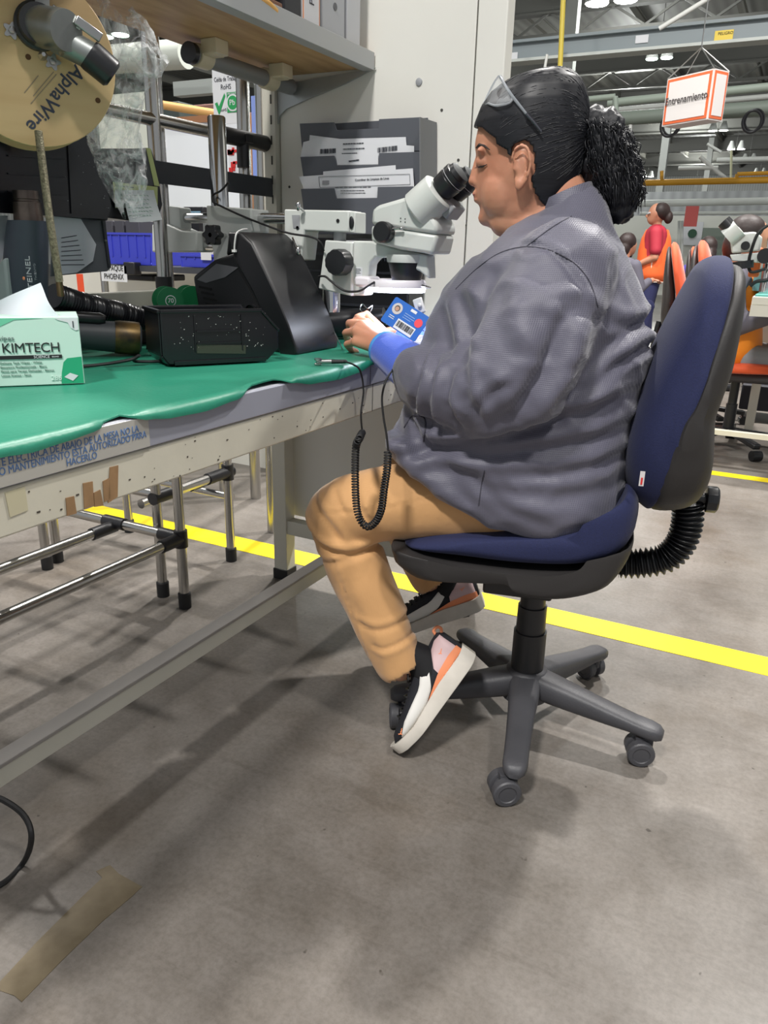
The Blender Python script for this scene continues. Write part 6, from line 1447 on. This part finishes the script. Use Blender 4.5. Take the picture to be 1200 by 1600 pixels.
# rotated box: two visible faces
c0 = at(1111, 145, y=9.0); zT = at(1111, 107, y=9.0).z; zB = at(1111, 186, y=9.0).z
L0 = at(1040, 150, y=9.35); R0 = at(1134, 150, y=9.2); c0 = Vector((c0.x, 9.0, 0)); L0 = Vector((L0.x, 9.35, 0)); R0 = Vector((R0.x, 9.2, 0)); B0_ = L0+R0-c0
def up3(v, z): return Vector((v.x, v.y, z))
MB().prism([up3(v, zB) for v in (c0, R0, B0_, L0)], (0, 0, zT-zB)).build('sign_box', white, sg_, smooth=0)
for a, c, nm in ((L0, c0, 'front_face'), (c0, R0, 'side_face')):
    d = (c-a); nn = Vector((d.y, -d.x, 0)).normalized(); 
    for k_, (iu, iv, mm, nn_) in enumerate(((.025 if nm == 'front_face' else .06, .03, orange, 'orange_frame'), (.075 if nm == 'front_face' else .17, .09, white, nm))):
        P = [up3(a+d*u, zB+(zT-zB)*v)+nn*.004*(k_+.5) for u, v in ((iu, iv), (1-iu, iv), (1-iu, 1-iv), (iu, 1-iv))]; MB().prism(P, nn*.004).build(nn_, mm, sg_, smooth=0)
    if nm == 'front_face': text('Entrenamiento', .098, up3((a+c)/2, (zT+zB)/2)+nn*.018, d, (0, 0, 1), mat('sign_grey_ink', (70, 66, 66), .6), sg_, 'sign_lettering', sx=.95, bold=.0014)
for v in (c0, R0, L0, B0_): MB().cyl(up3(v, zT), up3((c0+B0_)/2, zT+.25), .006, n=6).build('suspension_wire', M['steel'], sg_)
MB().cyl(up3((c0+B0_)/2, zT+.25), up3((c0+B0_)/2, 7.9), .006, n=6).build('suspension_wire', M['steel'], sg_)
# high-bay lamps
lampm = mat('lamp_lens', (255, 255, 250), .3, emit=26.0); lampg = mat('lamp_lens_greenish', (226, 255, 238), .3, emit=22.0); hous = mat('lamp_housing', (210, 212, 208), .4)
def bay(p, w_, m, label, twin=True):
    e = empty('high_bay_lamp', p, label, 'lamp', 'high bay lamps under the roof'); p = Vector(p)
    for s_ in ((-1, 1) if twin else (0,)):
        MB().lathe(p+Vector((s_*w_*.6, 0, 0)), (0, 0, 1), [(0, w_*.5), (.06*w_/.3, w_*.48), (.3*w_/.3, w_*.2)], 18).build('lamp_housing', hous, e)
        MB().lathe(p+Vector((s_*w_*.6, 0, -.02)), (0, 0, 1), [(0, w_*.45), (.02, w_*.47)], 18).build('lamp_lens', m, e)
    MB().cyl(p+Vector((0, 0, .1)), Vector((p.x, p.y, 8.397)), .01, n=6).build('suspension_rod', M['steel'], e)
spec = [((955, 3), 7.3, .62, lampm, 'bright twin lamp at the top edge of the picture above her head'), ((1030, 91), 6.4, .34, lampg, 'greenish twin lamp shining left of the Entrenamiento sign'), ((1122, 204), 6.8, .4, lampm, 'twin lamp below the Entrenamiento sign, left of the next one'),
        ((1150, 233), 6.8, .42, lampm, 'twin lamp with bright glare right below the Entrenamiento sign'), ((1170, 251), 6.8, .4, lampm, 'twin lamp nearest the right edge above the yellow pipe'), ((983, 260), 6.8, .3, lampm, 'single lamp directly right of her ponytail'), ((1012, 276), 6.8, .4, lampm, 'twin lamp on the yellow pipe line left of the others'),
        ((1084, 312), 5.2, .36, lampm, 'far lamp above the standing woman, left of a greenish one'), ((1101, 313), 5.2, .36, lampg, 'far greenish lamp right of the white one above the hall'), ((1187, 272), 6.8, .4, lampm, 'twin lamp at the right edge below the yellow pipe')]
spec.append(((176, 56), 6.6, .5, lampg, 'bright lamp glaring through the clear plastic bag'))
for (px_, py_), z, w_, m, lb in spec: bay(at(px_, py_, z=z), w_, m, lb)
# pipes and conduits
pg = mat('pipe_pale_green', (160, 172, 160), .5); py_m = mat('pipe_yellow', (224, 164, 44), .5); pw = mat('pipe_white', (206, 208, 204), .5)
def hpipe(x0, y0, x1, y1, yy, r, m, label, cat='pipe', dy=0):
    o = MB().cyl(at(x0, y0, y=yy), at(x1, y1, y=yy+dy), r, n=10).build('ceiling_pipe', m); tag(o, label, cat); return o
hpipe(895, 158, 961, 151, 15, .05, pg, 'pale green pipe ending above her ponytail'); hpipe(961, 151, 963, 185, 15, .05, pg, 'short vertical pale green pipe drop above her ponytail')
hpipe(950, 161, 1210, 135, 16, .07, pg, 'thick pale green pipe passing behind the Entrenamiento sign'); hpipe(960, 186, 1210, 168, 17, .13, mat('duct_pale_green', (138, 148, 138), .5), 'wide pale green duct below the Entrenamiento sign', 'duct')
hpipe(960, 172, 1210, 150, 18, .05, pw, 'thin white pipe between green pipe and duct')
hpipe(995, 286, 1210, 281, 20, .07, py_m, 'long yellow pipe crossing the hall right of her ponytail'); hpipe(1034, 284, 1034, 267, 20, .04, py_m, 'short vertical yellow branch of the long yellow pipe'); hpipe(1150, 281, 1152, 272, 20, .04, py_m, 'right vertical yellow branch near the right edge'); hpipe(1152, 272, 1210, 270, 20, .04, py_m, 'upper yellow branch pipe at the right edge')
hpipe(880, 0, 874, 130, 12, .035, mat('drop_yellow', (200, 180, 70), .5), 'yellow vertical cable drop above her head', 'cable'); hpipe(855, 85, 849, 118, 12, .02, pw, 'thin white vertical conduit left of the yellow drop', 'conduit')
hpipe(1110, -4, 1030, 45, 12, .03, pw, 'white diagonal rod above the crane girder', 'rod')
hpipe(1060, 263, 1122, 262, 22, .05, pw, 'white pipe right of centre above the yellow pipe'); hpipe(1094, 245, 1135, 280, 22, .05, pw, 'short diagonal white pipe crossing above the yellow pipe'); hpipe(1105, 225, 1127, 238, 24, .04, pw, 'short diagonal white rod under the far lamps', 'rod')
hpipe(1143, 235, 1142, 280, 23, .03, mat('rod_pale_yellow', (206, 206, 170), .5), 'pale yellow vertical rod under the glaring lamp', 'rod'); hpipe(985, 195, 982, 230, 14, .03, pw, 'thin vertical conduit right of her ponytail top', 'conduit')
hpipe(1000, 318, 1210, 314, 30, .12, pw, 'white pipe high on the far wall'); hpipe(1000, 334, 1210, 332, 30, .06, pw, 'thin white pipe low on the far wall'); hpipe(1120, 250, 1210, 248, 26, .07, pw, 'white pipe behind the twin lamps at right')
for k, (x, y) in enumerate(((1046, 197), (1175, 190))): 
    c = at(x, y, y=14); b = MB(); P = [c+Vector((math.cos(t/24*2*math.pi)*.13, 0, math.sin(t/24*2*math.pi)*.15)) for t in range(24)]; b.tube(P, .022, 6, closed=True); b.tube([p*1+Vector((.03, .03, .02)) for p in P], .018, 6, closed=True)
    tag(b.build('cable_coil', M['black_joint']), ('coiled hose hanging left below the Entrenamiento sign', 'coiled hose hanging at the right below the crane girder')[k], 'hose coil')
# far white partition wall with door and notices
fw = mat('far_partition', (214, 216, 208), .5)
a = at(985, 337, y=24); c = at(1210, 337, y=24)
structure(MB().span((a.x-2, 24, 0), (c.x+3, 24.2, a.z)).build('trim_%d' % 90, fw, smooth=0))
structure(MB().span((a.x-8, 34, 0), (c.x+3, 34.2, at(1000, 300, y=34).z)).build('trim_%d' % 91, wave_mat('grey_cladding', (170, 172, 174), .8, 'X'), smooth=0))
tag(MB().span(at(1098, 356, y=23.9), at(1122, 430, y=23.9)+Vector((0, .08, 0))).build('cabinet', mat('cabinet_green', (120, 132, 122), .5), smooth=0), 'grey green cabinet against the far white wall', 'cabinet')
tag(MB().span(at(1072, 322, y=20), at(1088, 354, y=20)+Vector((0, .04, 0))).build('banner', mat('banner_red', (188, 84, 80), .6), smooth=0), 'red lettered banner hanging behind the standing woman', 'banner')
e = empty('notice', at(1082, 370, y=23.85), 'white notice with dark green symbol on the far wall', 'notice'); q = at(1082, 365, y=23.9); MB().box(q, (.5, .02, .6)).build('notice_sheet', M['paper'], e, smooth=0); MB().lathe(q+Vector((0, -.02, 0)), (0, -1, 0), [(0, .12), (.01, .12)], 12).build('symbol', mat('dark_green', (40, 80, 60), .6), e)
for k, x in enumerate((1061, 1066)):
    tag(MB().cyl(at(x, 345, y=17.5), at(x-1, 430, y=17.5), .025, n=8).build('post', mat('post_grey', (180, 184, 180), .5)), ('grey post behind the standing woman, left one', 'grey post behind the standing woman, right one')[k], 'post')
# ---------------- orange chairs
orm = mat('orange_upholstery', (222, 88, 44), .7, sheen=.3); dsh = mat('dark_shell', (60, 56, 56), .5)
def ochair(pos, face, label, group='orange swivel chairs in the background', bh=.62, z0=.55):
    """face = unit direction the chair looks to"""
    f = Vector(face).normalized(); l = Vector((-f.y, f.x, 0)); O = Vector(pos); e = empty('swivel_chair', O, label, 'chair', group)
    P = lambda a, s, z: O+f*a+l*s+Vector((0, 0, z))
    prof = [P(a, 0, z) for a, z in spl2([(.17, .50), (-.16, .49), (-.20, .46), (-.16, .43), (.18, .44), (.22, .47)], 3)]
    b = MB(); n = 9; c = sum(prof, Vector((0, 0, 0)))/len(prof); rings = []
    for i in range(n):
        s = math.sin(-math.pi/2+math.pi*i/(n-1)); k = max(.05, 1-abs(s)**3.5)**(1/3.5); rings.append([c+(q-c)*k+l*.23*s for q in prof])
    b.loft(rings); b.build('seat', orm, e, smooth=70)
    MB().box(P(0, 0, .415), (.34, .36, .05), rotz(math.atan2(f.y, f.x))).build('seat_shell', dsh, e, bevel=.02)
    for nm, m, pr in (('backrest', orm, [(-.17, .60), (-.15, .75), (-.20, .95), (-.25, 1.08), (-.29, 1.08), (-.26, .93), (-.22, .75), (-.23, .58), (-.20, .55)]), ('backrest_shell', dsh, [(-.22, .57), (-.22, .76), (-.26, .95), (-.29, 1.06), (-.31, 1.05), (-.31, .90), (-.30, .75), (-.29, .62), (-.25, .55)])):
        pr = [P(a, 0, z) for a, z in spl2(pr, 3)]; c = sum(pr, Vector((0, 0, 0)))/len(pr); rings = []
        for i in range(n+4):
            s = math.sin(-math.pi/2+math.pi*i/(n+3)); k = max(.05, 1-abs(s)**3)**(1/3); rings.append([c+(q-c)*(.55+.45*k if 0 else k)+l*.22*s for q in pr])
        b = MB(); b.loft(rings); b.build(nm, m, e, smooth=70)
    b = MB(); b.tube(spline([P(-.05, 0, .40), P(-.2, 0, .38), P(-.31, 0, .44), P(-.30, 0, .62)], 6), .02, 10); b.build('back_support', M['black_plastic'], e)
    MB().lathe(O, (0, 0, 1), [(.09, .03), (.25, .03), (.251, .024), (.4, .024)], 14).build('gas_column', M['black_plastic'], e)
    for k in range(5):
        a = 2*math.pi*k/5+.3; d = Vector((math.cos(a), math.sin(a), 0)); MB().bar(O+d*.02+Vector((0, 0, .105)), O+d*.29+Vector((0, 0, .075)), .045, .03).build('base_arm', M['black_plastic'], e, bevel=.008)
        MB().lathe(O+d*.29+Vector((-d.y*.025, d.x*.025, .028)), (d.y, -d.x, 0), [(0, .028), (.05, .028)], 14).build('caster', M['black_plastic'], e)
    return e
def ground(x, y): return at(x, y, z=0)
cy1 = 5.3; q = at(1046, 450, y=cy1); ochair((q.x+.27, cy1, 0), (1, .12, 0), 'orange chair with dark back shell standing nearest behind the navy chair')
q = at(1076, 450, y=7.0); ochair((q.x+.27, 7.0, 0), (1, .1, 0), 'orange chair partly hidden between the nearest orange chair and the navy backrest')
cy2 = 4.62; q = at(1156, 560, y=cy2); OC = Vector((q.x, cy2, 0)); ochair(OC, (1, .05, 0), 'orange chair under the seated background operator at the right edge')
# ---------------- people in the hall
vest = mat('orange_vest', (250, 110, 52), .6); vest2 = mat('amber_vest', (252, 150, 40), .6); vtrim = mat('vest_trim', (236, 220, 206), .6); redc = mat('red_shirt', (178, 44, 62), .7); navyp = mat('navy_trousers', (40, 44, 84), .8); greyc = mat('grey_sleeve', (98, 96, 108), .8); greyp = mat('grey_trousers', (140, 144, 148), .8); brh = mat('brown_hair', (44, 31, 29), .55, bump=.6, bscale=60); dkh = mat('dark_hair', (36, 30, 32), .6)
def head(b, c, f, r=.1):
    l = Vector((-f.y, f.x, 0)); R3 = axes(f, l, Vector((0, 0, 1))); b.ell(c, (r*.95, r*.76, r*1.22), R3, 20, 14); b.ell(c+f*r*.35-Vector((0, 0, r*.45)), (r*.62, r*.58, r*.72), R3); b.cap(c+f*r*.86+Vector((0, 0, r*.12)), c+f*r*1.08-Vector((0, 0, r*.22)), r*.09, r*.15); b.ell(c+f*r*.78-Vector((0, 0, r*.62)), (r*.22, r*.24, r*.14), R3)
    for s in (-1, 1): b.ell(c+l*r*.76*s-f*r*.05, (r*.16, r*.07, r*.28), R3); b.ell(c+f*r*.75+l*r*.3*s+Vector((0, 0, r*.05)), (r*.2, r*.26, r*.12), R3)
def hand5(b, w_, d, up_, sc_=1.0):
    d = d.normalized(); l = d.cross(up_).normalized()
    for i in range(4): m_ = w_+d*.07*sc_+l*(i-1.5)*.018*sc_; b.cap(w_, m_, .017*sc_, .011*sc_, 8); b.cap(m_, m_+d*.035*sc_-up_*.01*sc_, .009*sc_, .008*sc_, 8); b.cap(m_+d*.035*sc_-up_*.01*sc_, m_+d*.05*sc_-up_*.035*sc_, .008*sc_, .007*sc_, 8)
    b.cap(w_+d*.02*sc_, w_+d*.055*sc_+l*.045*sc_-up_*.01*sc_, .012*sc_, .009*sc_, 8)
def worker_standing(O, f, h, label):
    f = Vector(f).normalized(); l = Vector((-f.y, f.x, 0)); O = Vector(O); P = lambda a, s, z: O+f*a*h+l*s*h+Vector((0, 0, z*h)); e = empty('person', O, label, 'person')
    b = MB(); head(b, P(.02, 0, .925), f, .062*h); b.cap(P(-.005, 0, .80), P(.01, 0, .88), .036*h, .03*h)
    b.cap(P(0, .045, .5), P(0, .06, .77), .085*h, .07*h); b.cap(P(0, -.045, .5), P(0, -.06, .77), .085*h, .07*h)
    for s in (-1, 1):
        b.cap(P(0, s*.115, .80), P(-.015, s*.145, .63), .036*h, .028*h); b.cap(P(-.015, s*.145, .63), P(.13, s*.11, .56), .027*h, .018*h); hand5(b, P(.13, s*.11, .56), f, Vector((0, 0, 1)), h*.6)
        b.cap(P(0, s*.055, .48), P(.01, s*.06, .27), .055*h, .038*h); b.cap(P(.01, s*.06, .27), P(-.01, s*.06, .05), .036*h, .024*h); b.cap(P(-.02, s*.06, .02), P(.09, s*.065, .018), .022*h, .018*h)
    remeshed(b, 'body', skin, e, .011, 3)
    b = MB(); b.cap(P(0, .045, .52), P(0, .06, .78), .094*h, .078*h); b.cap(P(0, -.045, .52), P(0, -.06, .78), .094*h, .078*h)
    for s in (-1, 1): b.cap(P(0, s*.12, .80), P(-.015, s*.145, .68), .048*h, .042*h)
    remeshed(b, 'shirt', redc, e, .012, 3)
    b = MB(); rg = []
    for z, a, w_ in ((.46, .115, .115), (.52, .118, .125), (.60, .112, .125), (.68, .112, .12), (.76, .10, .105), (.82, .075, .07)): rg.append([P(a*math.cos(2*math.pi*k/28)*1.02, w_*1.1*math.sin(2*math.pi*k/28), z) for k in range(28)])
    b.loft(rg, caps=False); vo = b.build('safety_vest', vest, e, smooth=80, sol=.006)
    b = MB(); b.tube([p for p in rg[0]], .006, 6, closed=True); b.tube([P(0, .128, .47), P(.0, .140, .6), P(0, .12, .78)], .006, 6); b.tube([P(0, -.128, .47), P(.0, -.140, .6), P(0, -.12, .78)], .006, 6); b.build('vest_trim', vtrim, vo)
    b = MB()
    for s in (-1, 1): b.cap(P(0, s*.05, .48), P(.01, s*.06, .27), .07*h, .052*h); b.cap(P(.01, s*.06, .27), P(-.01, s*.06, .05), .05*h, .042*h)
    b.ell(P(0, 0, .5), (.1*h, .12*h, .08*h)); remeshed(b, 'trousers', navyp, e, .012, 3)
    b = MB(); R3 = axes(f, l, Vector((0, 0, 1))); b.ell(P(-.012, 0, .945), (.062*h, .056*h, .062*h), R3); b.ell(P(-.065, 0, .905), (.032*h, .032*h, .045*h), R3); remeshed(b, 'hair', brh, e, .009, 2)
    b = MB(); b.tube([P(.06, .045, .935), P(.078, .03, .93), P(.084, 0, .93), P(.078, -.03, .93), P(.06, -.045, .935)], .009*h/1.6, 6, flat=.4); b.build('glasses_band', mat('clear_glasses', (210, 214, 220), .1), e)
    return e
yy = 9.9; q = at(1028, 352, y=yy); worker_standing((q.x, yy, 0), (-.97, -.1, 0), 1.60, 'standing woman in orange vest and red polo shirt facing left')
def worker_seated(O, f, label, shirt, vestm, hair_m, trs, lean=.12, ponytail=False, hr_=.09):
    f = Vector(f).normalized(); l = Vector((-f.y, f.x, 0)); O = Vector(O); P = lambda a, s, z: O+f*a+l*s+Vector((0, 0, z)); e = empty('person', O, label, 'person')
    sh_ = .92+.14*0; hx_ = lean
    b = MB(); head(b, P(hx_+.03, 0, 1.14), f, hr_); b.cap(P(hx_-.03, 0, .98), P(hx_, 0, 1.07), .056, .048)
    b.cap(P(0, .06, .56), P(hx_-.03, .07, .90), .12, .10); b.cap(P(0, -.06, .56), P(hx_-.03, -.07, .90), .12, .10)
    for s in (-1, 1):
        b.cap(P(hx_-.03, s*.17, .94), P(hx_+.02, s*.22, .72), .052, .042); b.cap(P(hx_+.02, s*.22, .72), P(hx_+.27, s*.15, .80), .04, .027); hand5(b, P(hx_+.27, s*.15, .80), f, Vector((0, 0, 1)), 1)
        b.cap(P(0, s*.09, .54), P(.42, s*.11, .52), .078, .06); b.cap(P(.42, s*.11, .52), P(.36, s*.12, .09), .055, .036); b.cap(P(.33, s*.12, .05), P(.50, s*.13, .035), .035, .028)
    remeshed(b, 'body', skin, e, .012, 3)
    b = MB(); b.cap(P(0, .06, .57), P(hx_-.03, .07, .91), .136, .113); b.cap(P(0, -.06, .57), P(hx_-.03, -.07, .91), .136, .113)
    for s in (-1, 1): b.cap(P(hx_-.03, s*.17, .94), P(hx_+.02, s*.22, .72), .066, .058); b.cap(P(hx_+.02, s*.22, .72), P(hx_+.2, s*.165, .785), .056, .042)
    remeshed(b, 'shirt', shirt, e, .012, 3)
    b = MB(); rg = []
    for z, a, w_, o_ in ((.50, .165, .205, 0), (.62, .165, .21, .01), (.75, .155, .20, hx_*.4), (.88, .14, .185, hx_*.75), (.97, .10, .13, hx_*.9), (1.0, .08, .09, hx_*.95)): rg.append([P(o_-.01+a*math.cos(2*math.pi*k/28), w_*math.sin(2*math.pi*k/28), z) for k in range(28)])
    b.loft(rg, caps=False); vo = b.build('safety_vest', vestm, e, smooth=80, sol=.006)
    b = MB(); b.tube(rg[0], .008, 6, closed=True); b.tube(rg[5], .008, 6, closed=True)
    for s in (-1, 1): b.tube([rg[j][7 if s > 0 else 21]+l*s*.006 for j in range(6)], .008, 6)
    b.build('vest_trim', vtrim, vo)
    b = MB()
    for s in (-1, 1): b.cap(P(0, s*.09, .54), P(.42, s*.11, .53), .092, .074); b.cap(P(.42, s*.11, .52), P(.36, s*.12, .12), .07, .055)
    b.ell(P(0, 0, .55), (.15, .18, .09)); remeshed(b, 'trousers', trs, e, .012, 3)
    R3 = axes(f, l, Vector((0, 0, 1))); b = MB(); b.ell(P(hx_+.0, 0, 1.175), (.098, .085, .092), R3); b.ell(P(hx_-.045, 0, 1.11), (.062, .074, .085), R3)
    if ponytail: b.ell(P(hx_-.10, 0, 1.03), (.04, .05, .11), R3)
    remeshed(b, 'hair', hair_m, e, .01, 2)
    return e
worker_seated(OC+Vector((-.07, 0, -.04)), (1, .05, 0), 'seated operator in amber vest looking into a microscope at the right edge', greyc, vest2, brh, greyp, .0)
yy = 8.5; q = at(968, 370, y=yy); worker_seated((q.x, yy, -.02), (.5, .8, 0), 'background worker with dark hair and amber vest just right of the ponytail', greyc, vest2, brh, navyp)
yy = 11.2; q = at(992, 378, y=yy); worker_seated((q.x, yy, -.06), (-.8, -.5, 0), 'background worker in amber vest turned towards the left, beside the standing woman', redc, vest2, dkh, navyp)
yy = 8.3; q = at(1112, 392, y=yy); worker_seated((q.x, yy, -.05), (-.4, .9, 0), 'background worker in purple shirt hidden behind the seated operator', mat('purple_shirt', (70, 60, 140), .8), vest2, brh, navyp, ponytail=True)
# ---------------- background bench with teal mat, foot rail, microscope
tz = at(1190, 452, y=4.75).z
b2 = empty('workbench', (.35, 4.75, 0), 'cream edged background bench with teal mat at the right edge', 'workbench')
xl = at(1166, 460, y=4.1).x+.03
MB().span((xl, 4.06, tz-.05), (xl+1.4, 5.3, tz-.012)).build('worktop', M['cream'], b2, smooth=0, bevel=.004); MB().span((xl, 4.05, tz-.10), (xl+1.4, 4.08, tz-.05)).build('front_beam', M['cream'], b2, smooth=0)
for x, y in ((xl+.05, 5.2), (xl+1.3, 4.12), (xl+1.3, 5.2)): MB().span((x-.025, y-.025, 0), (x+.025, y+.025, tz-.05)).build('leg', M['cream'], b2, smooth=0)
MB().span((xl+.01, 4.07, tz-.012), (xl+1.38, 5.28, tz-.004)).build('teal_mat', mat('teal_mat', (96, 170, 160), .5), b2, smooth=0)
frl = empty('foot_rail', (0, 4.2, 0), 'white horizontal foot rail crossing under the background bench', 'rail'); zr = at(1160, 679, y=4.2).z
p = at(1108, 675, y=4.2); MB().span((p.x-.35, 4.18, zr-.012), (p.x+1.6, 4.22, zr+.012)).build('rail_bar', mat('rail_cream', (226, 222, 204), .4), frl, smooth=0)
for x in (p.x-.33, p.x+1.5): MB().span((x-.015, 4.185, 0), (x+.015, 4.215, zr)).build('rail_post', M['cream'], frl, smooth=0)
tag(MB().span(at(1160, 600, y=5.5), at(1260, 650, y=5.5)+Vector((0, .4, 0))).build('dark_cabinet', mat('black_cabinet', (34, 34, 44), .5), bevel=.01), 'black cabinet under the background bench', 'cabinet')
m2 = empty('stereo_microscope', (at(1180, 400, y=4.25).x, 4.25, tz), 'light grey background microscope with dark eyepiece in front of the seated operator', 'microscope')
Z_ = lambda x, y: at(x, y, y=4.25)
MB().prism([Z_(1140, 372), Z_(1150, 364), Z_(1180, 362), Z_(1190, 370), Z_(1186, 392), Z_(1143, 396)], (0, .12, 0)).build('scope_body', We, m2, bevel=.008)
MB().cyl(Z_(1136, 372), Z_(1155, 356), .045).build('eyepiece_housing', We, m2); MB().cyl(Z_(1131, 346), Z_(1146, 362), .032).build('eyepiece', Bk, m2)
MB().cyl(Z_(1165, 384)+Vector((0, -.02, 0)), Z_(1165, 384)+Vector((0, .02, 0)), .02).build('zoom_knob', Bk, m2); MB().prism([Z_(1140, 398), Z_(1190, 394), Z_(1205, 398), Z_(1205, 412), Z_(1144, 408)], (0, .10, 0)).build('arm', We, m2, bevel=.005)
MB().cyl(Z_(1196, 400)+Vector((0, -.03, 0)), Z_(1196, 400)+Vector((0, .03, 0)), .035).build('focus_knob', Bk, m2); MB().cyl(Z_(1160, 408), Z_(1160, 420), .05).build('objective', Bk, m2)
x = Z_(1204, 400).x; MB().cyl((x, 4.35, tz), (x, 4.35, Z_(1204, 360).z), .03).build('column', Ch, m2)
b = MB(); b.tube(spline([Z_(1200, 352), Z_(1185, 364), Z_(1176, 385), Z_(1170, 410), Z_(1174, 425), Z_(1196, 420)], 6), .008, 6); b.build('cable', M['rubber'], m2)
tag(MB().tube(spline([Z_(1172, 447), Z_(1182, 440), Z_(1196, 438), Z_(1215, 432)], 6), .01, 6).build('cable', M['rubber']), 'black cable lying on the teal background mat', 'cable')
tag(MB().cyl(Vector((Z_(1188, 440).x, 4.5, tz)), Vector((Z_(1188, 440).x, 4.5, Z_(1188, 417).z)), .045).build('teal_jar', mat('teal_jar', (128, 186, 190), .4)), 'pale teal jar on the background bench', 'jar')
tag(MB().box(Z_(1178, 410)+Vector((0, .15, 0)), (.05, .05, .14)).build('orange_bottle', mat('orange_bottle', (224, 116, 60), .5), bevel=.01), 'orange bottle behind the background microscope', 'bottle')
